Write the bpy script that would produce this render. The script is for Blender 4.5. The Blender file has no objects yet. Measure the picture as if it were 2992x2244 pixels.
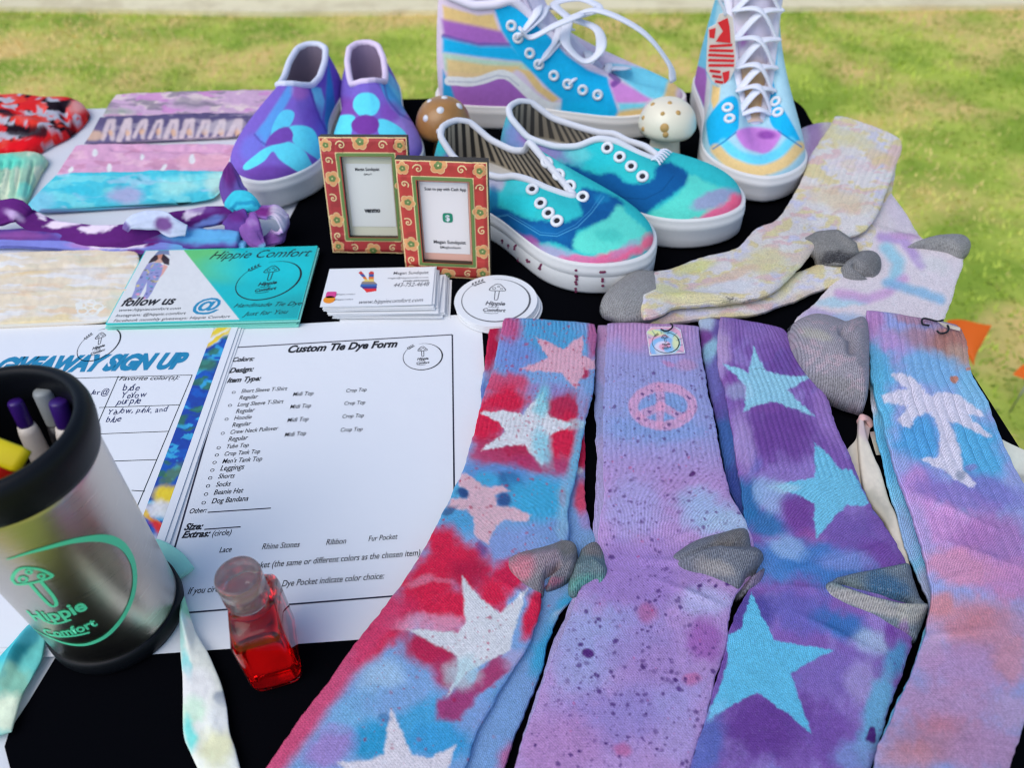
import bpy, math, random
import numpy as np
from mathutils import Matrix, Vector

# ------------------------------------------------------------------ camera
scene = bpy.context.scene
CF, CTH, CRO, CH = 2301.75, 0.77043, -0.0237815, 0.40404      # focal (px), pitch, roll, height over the table top (m)
PW, PH = 2992.0, 2244.0
cam_d = bpy.data.cameras.new("camera")
cam = bpy.data.objects.new("camera", cam_d)
scene.collection.objects.link(cam)
cam_d.sensor_width = 36.0
cam_d.lens = 36.0 * CF / PW
cam_d.clip_start = 0.01
cam_d.clip_end = 200.0
cam.matrix_world = Matrix.Translation((0, 0, CH)) @ Matrix.Rotation(math.pi / 2 - CTH, 4, 'X') @ Matrix.Rotation(CRO, 4, 'Z')
cam_d.dof.use_dof = True
cam_d.dof.focus_distance = 0.50
cam_d.dof.aperture_fstop = 7.8
scene.camera = cam
scene.render.resolution_x, scene.render.resolution_y = 1024, 769

# ------------------------------------------------------------------ world, sun, exposure
SUN_EL, SUN_AZ = math.radians(55), math.radians(-128)          # high, from the front left
world = bpy.data.worlds.new("World")
scene.world = world
world.use_nodes = True
wn = world.node_tree.nodes
wl = world.node_tree.links
wn.clear()
w_out = wn.new("ShaderNodeOutputWorld")
w_bg = wn.new("ShaderNodeBackground")
w_sky = wn.new("ShaderNodeTexSky")
w_sky.sky_type = 'NISHITA'
w_sky.sun_disc = False
w_sky.sun_elevation = SUN_EL
w_sky.sun_rotation = SUN_AZ
w_sky.air_density = 1.0
w_sky.dust_density = 1.2
w_sky.ozone_density = 2.0
w_bg.inputs[1].default_value = 0.15
wl.new(w_sky.outputs[0], w_bg.inputs[0])
wl.new(w_bg.outputs[0], w_out.inputs[0])
sun_d = bpy.data.lights.new("sun", 'SUN')
sun_d.energy = 1.15
sun_d.angle = math.radians(55)
sun_d.color = (1.0, 0.95, 0.87)
sun = bpy.data.objects.new("sun", sun_d)
scene.collection.objects.link(sun)
sd = Vector((math.sin(SUN_AZ) * math.cos(SUN_EL), math.cos(SUN_AZ) * math.cos(SUN_EL), math.sin(SUN_EL)))
sun.rotation_euler = sd.to_track_quat('Z', 'Y').to_euler()
scene.view_settings.view_transform = 'Standard'
scene.view_settings.look = 'None'
scene.view_settings.gamma = 1.0
scene.view_settings.exposure = 0.33
scene.cycles.max_bounces = 10
scene.cycles.transmission_bounces = 8
scene.cycles.use_denoising = True
scene.cycles.filter_width = 1.15

# ------------------------------------------------------------------ projection helpers (metres, table top = plane z 0)
_c, _s, _cr, _sr = math.cos(CTH), math.sin(CTH), math.cos(CRO), math.sin(CRO)

def G(p, z=0.0):
    """photo point (px of the 2992 x 2244 photo) -> point of the plane at height z"""
    p = np.asarray(p, float)
    a, b = p[..., 0] - PW / 2, p[..., 1] - PH / 2
    X, Z = (a * _cr + b * _sr) / CF, -(-a * _sr + b * _cr) / CF
    dy, dz = _c + Z * _s, -_s + Z * _c
    t = (z - CH) / dz
    return np.stack([X * t, dy * t, np.zeros_like(t) + z], -1)

def PJ(V):
    """world points -> photo px"""
    V = np.asarray(V, float)
    x, y, z = V[..., 0], V[..., 1], V[..., 2] - CH
    fw, up = y * _c - z * _s, y * _s + z * _c
    u, v = CF * x / fw, -CF * up / fw
    return np.stack([PW / 2 + u * _cr - v * _sr, PH / 2 + u * _sr + v * _cr], -1)

def Z(x0, y0, s):
    """reads points noted in an enlargement of the photo that starts at x0, y0 and is s times as large"""
    def f(*pts):
        out = [(x0 + px / s, y0 + py / s) for px, py in pts]
        return out if len(out) > 1 else out[0]
    return f
A1 = Z(0, 0, 2.212); A2 = Z(900, 0, 2.212); A3 = Z(1900, 0, 2.212); A4 = Z(0, 650, 2.212)
B1 = Z(0, 1000, 2.212); B2 = Z(0, 1500, 2.212); B3 = Z(800, 1500, 2.212); B4 = Z(1350, 800, 2.212)
B5 = Z(1992, 700, 2.212); B6 = Z(1992, 1494, 2.212)
C1 = Z(600, 880, 2.765); C2 = Z(400, 1480, 2.765); C3 = Z(0, 900, 5.53); C4 = Z(900, 720, 3.16); C5 = Z(920, 370, 4.096)
D1 = Z(640, 100, 3.191); D2 = Z(1250, 0, 2.765); D3 = Z(1280, 250, 2.353); D4 = Z(1950, 0, 2.592); D5 = Z(1720, 320, 1.929); D6 = Z(0, 250, 2.5136)
E1 = Z(1200, 1250, 3.6867); E2 = Z(2100, 1150, 3.6867); E3 = Z(2500, 950, 3.317); E4 = Z(300, 700, 3.3515); E5 = Z(0, 1050, 3.319); E6 = Z(0, 1720, 3.072); E7 = Z(1850, 900, 10.37)
FD = Z(0, 0, 0.7393)

# ------------------------------------------------------------------ colour
ILL = np.array([0.70, 0.78, 1.00])

def lin(c):
    c = np.asarray(c, float) / 255.0
    return np.where(c <= 0.04045, c / 12.92, ((c + 0.055) / 1.055) ** 2.4)

def C(*c):
    """dye or paint colour of a thing from how it looks under this daylight"""
    v = lin(c) / ILL
    return np.clip(0.6 * np.clip(v, 0, 0.92) + 0.4 * v * min(1.0, 0.90 / v.max()), 0.004, 0.92)

# ------------------------------------------------------------------ noise
class VN:
    def __init__(self, seed):
        self.t = np.random.RandomState(seed).rand(256, 256)
    def __call__(self, x, y):
        xi, yi = np.floor(x).astype(int), np.floor(y).astype(int)
        fx, fy = x - xi, y - yi
        fx, fy = fx * fx * (3 - 2 * fx), fy * fy * (3 - 2 * fy)
        t = self.t
        g = lambda i, j: t[(xi + i) % 256, (yi + j) % 256]
        return (g(0, 0) * (1 - fx) + g(1, 0) * fx) * (1 - fy) + (g(0, 1) * (1 - fx) + g(1, 1) * fx) * fy
    def fbm(self, x, y, o=4):
        r, a, n = 0, 0.5, 0
        for i in range(o):
            r = r + a * self(x * 2 ** i + 13.7 * i, y * 2 ** i + 7.3 * i); n += a; a *= 0.5
        return r / n - 0.5
NZ = [VN(i) for i in range(6)]

DEPTH = 1.12                                                  # strength of the dyes
# ------------------------------------------------------------------ dye painter
def smooth(t):
    t = np.clip(t, 0, 1)
    return t * t * (3 - 2 * t)

def poly_sd(p, poly):
    """signed distance to a polygon, negative inside"""
    poly = np.asarray(poly, float)
    d = np.full(len(p), 1e18)
    ins = np.zeros(len(p), bool)
    n = len(poly)
    for i in range(n):
        a, b = poly[i], poly[(i + 1) % n]
        e = b - a
        w = p - a
        t = np.clip((w @ e) / max(e @ e, 1e-12), 0, 1)
        q = w - t[:, None] * e
        d = np.minimum(d, np.einsum('ij,ij->i', q, q))
        c1 = (a[1] <= p[:, 1]) & (b[1] > p[:, 1])
        c2 = (a[1] > p[:, 1]) & (b[1] <= p[:, 1])
        cr = e[0] * w[:, 1] - e[1] * w[:, 0]
        ins ^= (c1 & (cr > 0)) | (c2 & (cr < 0))
    d = np.sqrt(d)
    return np.where(ins, -d, d)

def line_d(p, pts):
    d = np.full(len(p), 1e18)
    for a, b in zip(pts[:-1], pts[1:]):
        a, b = np.asarray(a, float), np.asarray(b, float)
        e = b - a
        w = p - a
        t = np.clip((w @ e) / max(e @ e, 1e-12), 0, 1)
        q = w - t[:, None] * e
        d = np.minimum(d, np.einsum('ij,ij->i', q, q))
    return np.sqrt(d)

def paint(px, base, ops, warp=6.0, wscale=28.0, seed=0, mottle=0.06):
    px = np.asarray(px, float)
    n1, n2, n3 = NZ[seed % 6], NZ[(seed + 1) % 6], NZ[(seed + 2) % 6]
    X, Y = px[:, 0], px[:, 1]
    w = px + warp * 2 * np.stack([n1.fbm(X / wscale + seed, Y / wscale, 3), n2.fbm(X / wscale, Y / wscale + seed, 3)], 1)
    col = np.tile(np.asarray(base, float), (len(px), 1))
    for op in ops:
        k = op[0]
        if k == 'b':            # soft blob: x, y, rx, ry, angle, colour, alpha, softness
            x, y, rx, ry, an, c, al = op[1:8]
            so = op[8] if len(op) > 8 else 0.9
            ca, sa = math.cos(math.radians(an)), math.sin(math.radians(an))
            dx, dy = w[:, 0] - x, w[:, 1] - y
            d = np.sqrt(((dx * ca + dy * sa) / rx) ** 2 + ((-dx * sa + dy * ca) / ry) ** 2)
            if warp > 3: d = d + 0.42 * n3.fbm(X / 21 + 3, Y / 21, 3) + 0.5 * n1.fbm(X / 60, Y / 60 + 9, 2)
            a = al * smooth((1 + so * 0.5 - d) / so)
        elif k in 'pP':         # polygon (P: rounded): points, colour, softness px, alpha
            pts, c, so, al = op[1:5]
            if k == 'P': pts = resample_closed(pts, len(pts) * 6)
            q = px if so < 3 else px * 0.65 + w * 0.35
            dd = poly_sd(q, pts)
            if warp > 3: dd = dd + 7 * n3.fbm(X / 7, Y / 7, 2) + 6 * n1.fbm(X / 24, Y / 24, 2)
            a = al * smooth(0.5 - dd / (2 * so))
        elif k in 'lL':         # line (L: rounded): points, colour, half width, softness, alpha
            pts, c, hw, so, al = op[1:6]
            if k == 'L': pts = resample(pts, len(pts) * 6)
            q = px if so < 3 else px * 0.4 + w * 0.6
            a = al * smooth((hw + so - line_d(q, pts)) / so)
        elif k == 'g':          # linear blend from p0 to p1
            p0, p1, c, al = op[1:5]
            p0, p1 = np.asarray(p0, float), np.asarray(p1, float)
            e = p1 - p0
            a = al * smooth(((w - p0) @ e) / (e @ e))
        elif k == 's':          # speckles: count, rmin, rmax, colour, seed, box, alpha
            n, r0, r1, c, sdd, bx, al = op[1:8]
            rs = np.random.RandomState(sdd)
            a = np.zeros(len(px))
            for i in range(n):
                x, y = rs.uniform(bx[0], bx[2]), rs.uniform(bx[1], bx[3])
                r = r0 + (r1 - r0) * rs.rand() ** 5
                f1, f2 = rs.uniform(0, 6.28, 2)
                m = np.nonzero((np.abs(X - x) < r * 2) & (np.abs(Y - y) < r * 2))[0]
                if len(m):
                    th = np.arctan2(Y[m] - y, X[m] - x)
                    d = np.hypot(X[m] - x, (Y[m] - y) * 1.15) * (1 + .13 * np.sin(2 * th + f1) + .09 * np.sin(5 * th + f2))
                    a[m] = np.maximum(a[m], rs.uniform(0.4, 1) * smooth((r * 1.35 - d) / (r * 0.7)))
            a = a * al
        elif k == 'n':          # noise patches: scale x, scale y, threshold, softness, colour, alpha, seed
            sx, sy, th, so, c, al, sdd = op[1:8]
            a = al * smooth((n3.fbm(w[:, 0] / sx + sdd * 3.1, w[:, 1] / sy + sdd * 1.7, 3) - th) / so)
        col = col * (1 - a[:, None]) + np.asarray(c, float) * a[:, None]
    if mottle:
        m = 1 + mottle * 2 * n2.fbm(X / 9.0, Y / 9.0, 2) + mottle * 1.2 * n1.fbm(X / 60.0, Y / 60.0, 2)
        col = col * m[:, None]
    return np.clip(np.clip(col, 0.003, 0.95) ** DEPTH, 0.003, 0.92)

# ------------------------------------------------------------------ materials
def mat(name, color=None, rough=0.8, bump=None, bscale=1.0, bstr=0.3, metal=0.0, sheen=0.0, coat=0.0, trans=0.0, ior=1.45, aniso=0.0, var=0.0, spec=None):
    """color None -> the mesh's own dye layer 'Col'"""
    m = bpy.data.materials.new(name)
    m.use_nodes = True
    nt = m.node_tree
    N, L = nt.nodes, nt.links
    b = N["Principled BSDF"]
    b.inputs["Roughness"].default_value = rough
    b.inputs["Metallic"].default_value = metal
    b.inputs["IOR"].default_value = ior
    if spec is not None: b.inputs["Specular IOR Level"].default_value = spec
    if sheen:
        b.inputs["Sheen Weight"].default_value = sheen
        b.inputs["Sheen Roughness"].default_value = 0.6
    if coat:
        b.inputs["Coat Weight"].default_value = coat
        b.inputs["Coat Roughness"].default_value = 0.15
    if trans: b.inputs["Transmission Weight"].default_value = trans
    if aniso: b.inputs["Anisotropic"].default_value = aniso
    if color is None:
        at = N.new("ShaderNodeVertexColor")
        at.layer_name = "Col"
        src = at.outputs["Color"]
    else:
        rgb = N.new("ShaderNodeRGB")
        rgb.outputs[0].default_value = (*[float(v) for v in color], 1)
        src = rgb.outputs[0]
    hgt = None
    def math_(op, a, bb=None, c=None):
        n = N.new("ShaderNodeMath"); n.operation = op
        for i, v in enumerate((a, bb, c)):
            if v is None: continue
            if isinstance(v, (int, float)): n.inputs[i].default_value = v
            else: L.new(v, n.inputs[i])
        return n.outputs[0]
    if bump == 'knit':          # rows of V stitches laid out along the cloth (UV in metres)
        uv = N.new("ShaderNodeUVMap")
        sp = N.new("ShaderNodeSeparateXYZ")
        L.new(uv.outputs[0], sp.inputs[0])
        u = math_('MULTIPLY', sp.outputs[0], 1 / (0.00155 * bscale))
        v = math_('MULTIPLY', sp.outputs[1], 1 / (0.0013 * bscale))
        wale = math_('ABSOLUTE', math_('SUBTRACT', math_('FRACT', u), 0.5))            # 0..0.5
        cour = math_('FRACT', math_('ADD', v, math_('MULTIPLY', wale, 1.6)))
        ch = math_('ABSOLUTE', math_('SUBTRACT', cour, 0.5))
        h1 = math_('SUBTRACT', 0.5, ch)
        h2 = math_('MULTIPLY', math_('SINE', math_('MULTIPLY', wale, math.pi * 2)), 0.8)
        hgt = math_('ADD', h1, h2)
        nz = N.new("ShaderNodeTexNoise"); nz.inputs["Scale"].default_value = 900; nz.inputs["Detail"].default_value = 2
        geo = N.new("ShaderNodeNewGeometry")
        L.new(geo.outputs["Position"], nz.inputs["Vector"])
        fac = math_('ADD', math_('MULTIPLY', hgt, 0.42), math_('MULTIPLY', nz.outputs[0], 0.75 if sheen == 0 else 1.0))
        k = math_('ADD', fac, 0.31 if sheen == 0 else 0.18)
        vm = N.new("ShaderNodeVectorMath"); vm.operation = 'SCALE'
        L.new(src, vm.inputs[0]); L.new(k, vm.inputs["Scale"])
        src = vm.outputs[0]
        # pale flecks of undyed yarn
        fl = N.new("ShaderNodeTexNoise"); fl.inputs["Scale"].default_value = 1500
        L.new(geo.outputs["Position"], fl.inputs["Vector"])
        fm = math_('MULTIPLY', math_('GREATER_THAN', fl.outputs[0], 0.66 if sheen == 0 else 0.60), 0.12 if sheen == 0 else 0.2)
        mx = N.new("ShaderNodeMix"); mx.data_type = 'RGBA'
        L.new(fm, mx.inputs["Factor"]); L.new(src, mx.inputs[6]); mx.inputs[7].default_value = (0.78, 0.78, 0.78, 1)
        src = mx.outputs[2]
        hgt = math_('ADD', hgt, math_('MULTIPLY', nz.outputs[0], 0.8))
    elif bump == 'weave' or bump == 'noise' or bump == 'paper':
        geo = N.new("ShaderNodeNewGeometry")
        nz = N.new("ShaderNodeTexNoise")
        nz.inputs["Scale"].default_value = bscale
        nz.inputs["Detail"].default_value = 4
        L.new(geo.outputs["Position"], nz.inputs["Vector"])
        hgt = nz.outputs[0]
        if var:
            k = math_('ADD', math_('MULTIPLY', nz.outputs[0], var * 2), 1 - var)
            vm = N.new("ShaderNodeVectorMath"); vm.operation = 'SCALE'
            L.new(src, vm.inputs[0]); L.new(k, vm.inputs["Scale"])
            src = vm.outputs[0]
    elif bump == 'brushed':
        tc = N.new("ShaderNodeTexCoord")
        mp = N.new("ShaderNodeMapping"); mp.inputs["Scale"].default_value = (30, 30, 2600)
        L.new(tc.outputs["Object"], mp.inputs[0])
        nz = N.new("ShaderNodeTexNoise"); nz.inputs["Scale"].default_value = 1; nz.inputs["Detail"].default_value = 3
        L.new(mp.outputs[0], nz.inputs["Vector"])
        hgt = nz.outputs[0]
        rg = math_('ADD', math_('MULTIPLY', nz.outputs[0], 0.22), rough - 0.11)
        L.new(rg, b.inputs["Roughness"])
    if hgt is not None and bstr:
        bp = N.new("ShaderNodeBump")
        bp.inputs["Strength"].default_value = bstr
        bp.inputs["Distance"].default_value = 0.0005
        L.new(hgt, bp.inputs["Height"])
        L.new(bp.outputs[0], b.inputs["Normal"])
    L.new(src, b.inputs["Base Color"])
    return m

M = {}
M['knit'] = mat('knit_fabric', None, 0.95, 'knit', 1.0, 0.9, spec=0.05)
M['heather'] = mat('heather_knit', None, 0.95, 'knit', 1.5, 1.0, sheen=0.02, spec=0.05)
M['cloth'] = mat('dyed_cloth', None, 0.92, 'weave', 1400, 0.25, spec=0.1)
M['canvas'] = mat('dyed_canvas', None, 0.92, 'weave', 1300, 0.7, spec=0.08, var=0.16)
M['paint'] = mat('painted_surface', None, 0.55, 'noise', 900, 0.08)
M['gloss_print'] = mat('glossy_print', None, 0.30, None, coat=0.25)
M['print'] = mat('matt_print', None, 0.75, None)
M['paper'] = mat('white_paper', (0.83, 0.83, 0.83), 0.85, 'paper', 42, 0.9, spec=0.2)
M['card'] = mat('white_card', (0.84, 0.84, 0.83), 0.6, 'paper', 200, 0.05)
M['ink'] = mat('black_ink', (0.012, 0.012, 0.016), 0.7)
M['grey_ink'] = mat('grey_ink', (0.10, 0.10, 0.11), 0.7)
M['blue_ink'] = mat('teal_blue_ink', C(20, 120, 175), 0.7)
M['pen_ink'] = mat('ballpoint_ink', (0.03, 0.04, 0.12), 0.7)
M['rubber_white'] = mat('white_rubber', (0.74, 0.73, 0.70), 0.6, 'noise', 300, 0.06, var=0.04)
M['rubber_black'] = mat('black_rubber', (0.005, 0.006, 0.008), 0.45, 'noise', 700, 0.12, spec=0.2)
M['white_trim'] = mat('white_cotton_tape', (0.74, 0.74, 0.76), 0.9, 'weave', 1500, 0.2)
M['lace'] = mat('white_cotton_lace', (0.80, 0.80, 0.86), 0.9, 'weave', 1800, 0.3)
M['metal_white'] = mat('white_enamel', (0.80, 0.80, 0.80), 0.35)
M['dark'] = mat('dark_hole', (0.02, 0.02, 0.025), 0.9)
M['steel'] = mat('brushed_steel', (0.62, 0.575, 0.51), 0.31, 'brushed', 1, 0.05, metal=1.0, aniso=0.6)
M['teal_vinyl'] = mat('mint_vinyl', C(80, 205, 175), 0.45)
M['black_cloth'] = mat('black_polyester_cloth', (0.0028, 0.0030, 0.0042), 0.95, 'weave', 1800, 0.2, spec=0.0)
M['white_cloth'] = mat('white_table_cloth', (0.74, 0.74, 0.75), 0.85, 'weave', 900, 0.15)

# ------------------------------------------------------------------ mesh helpers
COL = scene.collection

def mesh(name, V, F, m, parent=None, col=None, uv=None, smooth_=True, mats=None, midx=None):
    me = bpy.data.meshes.new(name)
    V = np.asarray(V, float)
    me.from_pydata([tuple(v) for v in V.tolist()], [], [tuple(f) for f in F])
    me.update()
    if mats:
        for q in mats: me.materials.append(q)
        me.polygons.foreach_set('material_index', midx)
    elif m is not None:
        me.materials.append(m)
    if smooth_:
        me.polygons.foreach_set('use_smooth', [True] * len(me.polygons))
    if col is not None:
        a = me.color_attributes.new('Col', 'FLOAT_COLOR', 'POINT')
        c4 = np.ones((len(V), 4)); c4[:, :3] = col
        a.data.foreach_set('color', c4.ravel().astype(np.float32))
    if uv is not None:
        l = me.uv_layers.new(name='UVMap')
        vi = np.zeros(len(me.loops), int)
        me.loops.foreach_get('vertex_index', vi)
        l.data.foreach_set('uv', np.asarray(uv, float)[vi].ravel().astype(np.float32))
    o = bpy.data.objects.new(name, me)
    COL.objects.link(o)
    if parent is not None: o.parent = parent
    return o

def tag(o, label=None, cat=None, group=None, kind=None):
    if label: o['label'] = label
    if cat: o['category'] = cat
    if group: o['group'] = group
    if kind: o['kind'] = kind
    return o

def thing(name, label, cat, group=None):
    o = bpy.data.objects.new(name, None)
    o.empty_display_size = 0.02
    COL.objects.link(o)
    return tag(o, label, cat, group)

def base_at(o, loc):
    """puts a finished thing's empty at its base while its parts stay where they are"""
    o.location = loc
    for ch in o.children:
        ch.matrix_parent_inverse = Matrix.Translation(-Vector(loc))

def grid_faces(nu, nv, wrap_u=False, off=0):
    F = []
    for j in range(nv - 1):
        for i in range(nu if wrap_u else nu - 1):
            a = off + j * nu + i
            b = off + j * nu + (i + 1) % nu
            F.append((a, b, b + nu, a + nu))
    return F

def resample(pts, n, smooth_it=True):
    """n points along a polyline, evenly spaced, rounded by Catmull-Rom"""
    p = np.asarray(pts, float)
    if smooth_it and len(p) > 2:
        q = np.vstack([2 * p[0] - p[1], p, 2 * p[-1] - p[-2]])
        out = []
        for i in range(1, len(q) - 2):
            for t in np.linspace(0, 1, 12, endpoint=False):
                a, b, c, d = q[i - 1], q[i], q[i + 1], q[i + 2]
                out.append(0.5 * (2 * b + (c - a) * t + (2 * a - 5 * b + 4 * c - d) * t * t + (3 * b - a - 3 * c + d) * t ** 3))
        out.append(p[-1])
        p = np.array(out)
    l = np.concatenate([[0], np.cumsum(np.linalg.norm(np.diff(p, axis=0), axis=1))])
    s = np.linspace(0, l[-1], n)
    return np.stack([np.interp(s, l, p[:, k]) for k in range(p.shape[1])], 1)

def resample_closed(pts, n):
    p = list(pts)
    p = np.asarray(p + p[:3], float)
    q = []
    m = len(pts)
    for i in range(m):
        a, b, c, d = [np.asarray(pts[(i + k - 1) % m], float) for k in range(4)]
        for t in np.linspace(0, 1, 12, endpoint=False):
            q.append(0.5 * (2 * b + (c - a) * t + (2 * a - 5 * b + 4 * c - d) * t * t + (3 * b - a - 3 * c + d) * t ** 3))
    q.append(q[0])
    q = np.array(q)
    l = np.concatenate([[0], np.cumsum(np.linalg.norm(np.diff(q, axis=0), axis=1))])
    s = np.linspace(0, l[-1], n, endpoint=False)
    return np.stack([np.interp(s, l, q[:, k]) for k in range(q.shape[1])], 1)

def ease_ends(v, a=0.03, b=0.03, lo=0.35):
    s = np.ones_like(v)
    if a: s = np.minimum(s, lo + (1 - lo) * np.sqrt(np.clip(v / a, 0, 1)))
    if b: s = np.minimum(s, lo + (1 - lo) * np.sqrt(np.clip((1 - v) / b, 0, 1)))
    return s

def strip(name, Lp, Rp, z0, T, m, parent, base, ops, nu=100, nv=260, exp=3.2, ribs=None, bulge=None, wrinkle=0.0006, seed=0, warp=7, wscale=30,
          ends=(0.012, 0.012), mottle=0.06, smooth_edges=True, zslope=0.0, lo=0.35):
    """a flat tube of cloth lying between two traced edges; T = thickness; painted with dye ops"""
    zm = z0 + T / 2
    L = resample(G(Lp, zm)[:, :2], nv, smooth_edges)
    R = resample(G(Rp, zm)[:, :2], nv, smooth_edges)
    nb = max(8, nu // 6)
    ph = np.concatenate([np.linspace(-math.pi / 2, math.pi / 2, nu), np.linspace(math.pi / 2, math.pi * 1.5, nb + 2)[1:-1]])
    e = 2.0 / exp
    sx = np.sign(np.sin(ph)) * np.abs(np.sin(ph)) ** e
    sz = np.sign(np.cos(ph)) * np.abs(np.cos(ph)) ** e
    # even spacing over the top
    tt = np.linspace(-1, 1, nu)
    tt = np.sign(tt) * (1 - (1 - np.abs(tt)) ** 1.25)
    sx[:nu] = tt
    sz[:nu] = (1 - np.abs(tt) ** exp) ** (1 / exp)
    n = len(ph)
    v = np.linspace(0, 1, nv)
    if nv > 200 and m is M['knit']:
        wob = .0016 * NZ[(seed + 1) % 6].fbm(v * 26 + seed * 5, v * 0, 3)[:, None] + .0010 * NZ[(seed + 2) % 6].fbm(v * 110, v * 0 + seed, 2)[:, None]
        dr_ = (R - L) / (np.linalg.norm(R - L, axis=1)[:, None] + 1e-9)
        L, R = L + dr_ * wob, R - dr_ * wob[::-1]
    mid, half = (L + R) / 2, (R - L) / 2
    ez = ease_ends(v, ends[0], ends[1], lo)
    V = np.zeros((nv, n, 3))
    V[:, :, :2] = mid[:, None] + half[:, None] * sx[None, :, None]
    top = sz > 0
    V[:, :, 2] = zm + sz[None, :] * (T / 2) * np.where(top[None, :], ez[:, None], np.minimum(1, ez[:, None] * 1.0))
    cl = np.concatenate([[0], np.cumsum(np.linalg.norm(np.diff(mid, axis=0), axis=1))])
    wid = np.linalg.norm(half, axis=1)
    U = np.stack([sx[None, :] * np.mean(wid) * np.ones((nv, 1)), cl[:, None] * np.ones((1, n))], -1)
    flat = V.reshape(-1, 3)
    px = PJ(flat)
    topm = np.tile(np.clip(sz, 0, 1), nv)
    if wrinkle:
        flat[:, 2] += topm * wrinkle * 2 * (NZ[seed % 6].fbm(flat[:, 0] * 55, flat[:, 1] * 38 + seed, 3) + 0.5 * NZ[(seed + 3) % 6].fbm(flat[:, 0] * 160, flat[:, 1] * 120, 2))
    if ribs:
        for (v0, v1, per, amp) in ribs:
            vv = np.repeat(v, n)
            w = smooth((vv - v0) / 0.02) * smooth((v1 - vv) / 0.03)
            flat[:, 2] += topm ** 0.3 * w * amp * .75 * (np.abs(np.sin(np.pi * U.reshape(-1, 2)[:, 0] / per)) ** .6 - 0.6)
    if bulge:
        for (bx, by, rx, ry, an, h) in bulge:
            ca, sa = math.cos(math.radians(an)), math.sin(math.radians(an))
            dx, dy = px[:, 0] - bx, px[:, 1] - by
            d2 = ((dx * ca + dy * sa) / rx) ** 2 + ((-dx * sa + dy * ca) / ry) ** 2
            flat[:, 2] += topm ** 0.5 * h * np.exp(-d2)
    flat[:, 2] = np.maximum(flat[:, 2], z0 * 0.0 + 0.0004)
    col = paint(px, base, ops, warp, wscale, seed, mottle)
    F = grid_faces(n, nv, True)
    F.append(tuple(range(n - 1, -1, -1)))
    F.append(tuple((nv - 1) * n + i for i in range(n)))
    return mesh(name, flat, F, m, parent, col, U.reshape(-1, 2))

def blob(name, poly, cen, z0, H, m, parent, base, ops, nr=26, na=120, exp=2.4, folds=None, seed=0, warp=6, wscale=25, mottle=0.08, tilt=None, knit_dir=0.0):
    """a soft pouch with a traced outline"""
    P = resample_closed(G(poly, z0 + H * 0.3)[:, :2], na)
    c = G(cen, z0 + H * 0.3)[:2]
    k = np.linspace(0, 1, nr) ** 0.8
    V = [np.concatenate([c, [z0 + H]])]
    px_, h = [], []
    for r in k[1:]:
        ring = c + (P - c) * r
        zz = z0 + H * (1 - r ** exp) ** (1 / exp)
        V += [np.concatenate([q, [zz]]) for q in ring]
    V.append(np.concatenate([c, [z0]]))
    V = np.array(V)
    F = []
    for i in range(na):
        F.append((0, 1 + i, 1 + (i + 1) % na))
    for j in range(nr - 2):
        for i in range(na):
            a, b = 1 + j * na + i, 1 + j * na + (i + 1) % na
            F.append((a, a + na, b + na, b))
    last = 1 + (nr - 2) * na
    for i in range(na):
        F.append((last + i, len(V) - 1, last + (i + 1) % na))
    px = PJ(V)
    if tilt: V[:-1, 2] += tilt(px[:-1])
    for f in folds or []:
        pts, hw, hh = f
        V[:-1, 2] += hh * np.exp(-(line_d(px[:-1], pts) / hw) ** 2)
    V[:-1, 2] += 0.0004 * 2 * NZ[seed % 6].fbm(V[:-1, 0] * 90, V[:-1, 1] * 90, 3)
    V[:, 2] = np.maximum(V[:, 2], 0.0004)
    col = paint(px, base, ops, warp, wscale, seed, mottle)
    ck, sk = math.cos(knit_dir), math.sin(knit_dir)
    uv = np.stack([V[:, 0] * ck + V[:, 1] * sk, -V[:, 0] * sk + V[:, 1] * ck], 1)
    return mesh(name, V, F, m, parent, col, uv)

def tube(path, r, n=10, caps=True, flat=1.0, up=(0, 0, 1), closed=False):
    """verts, faces of a round or flattened tube along 3-D points; r scalar or list (half width), flat = thickness / width"""
    P = np.asarray(path, float)
    k = len(P)
    r = np.broadcast_to(np.asarray(r, float), (k,))
    flat = np.broadcast_to(np.asarray(flat, float), (k,))
    up = np.broadcast_to(np.asarray(up, float), (k, 3))
    T = np.gradient(P, axis=0)
    if closed:
        T = np.roll(P, -1, 0) - np.roll(P, 1, 0)
    T /= np.linalg.norm(T, axis=1)[:, None] + 1e-12
    S = np.cross(T, up)
    bad = np.linalg.norm(S, axis=1) < 1e-6
    S[bad] = (1, 0, 0)
    S /= np.linalg.norm(S, axis=1)[:, None]
    Q = np.cross(S, T)
    a = np.linspace(0, 2 * math.pi, n, endpoint=False)
    V = P[:, None] + r[:, None, None] * (S[:, None] * np.cos(a)[None, :, None] + (Q * flat[:, None])[:, None] * np.sin(a)[None, :, None])
    F = grid_faces(n, k, True)
    if closed:
        for i in range(n):
            F.append(((k - 1) * n + i, (k - 1) * n + (i + 1) % n, (i + 1) % n, i))
    elif caps:
        F.append(tuple(range(n - 1, -1, -1)))
        F.append(tuple((k - 1) * n + i for i in range(n)))
    return V.reshape(-1, 3), F

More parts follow.
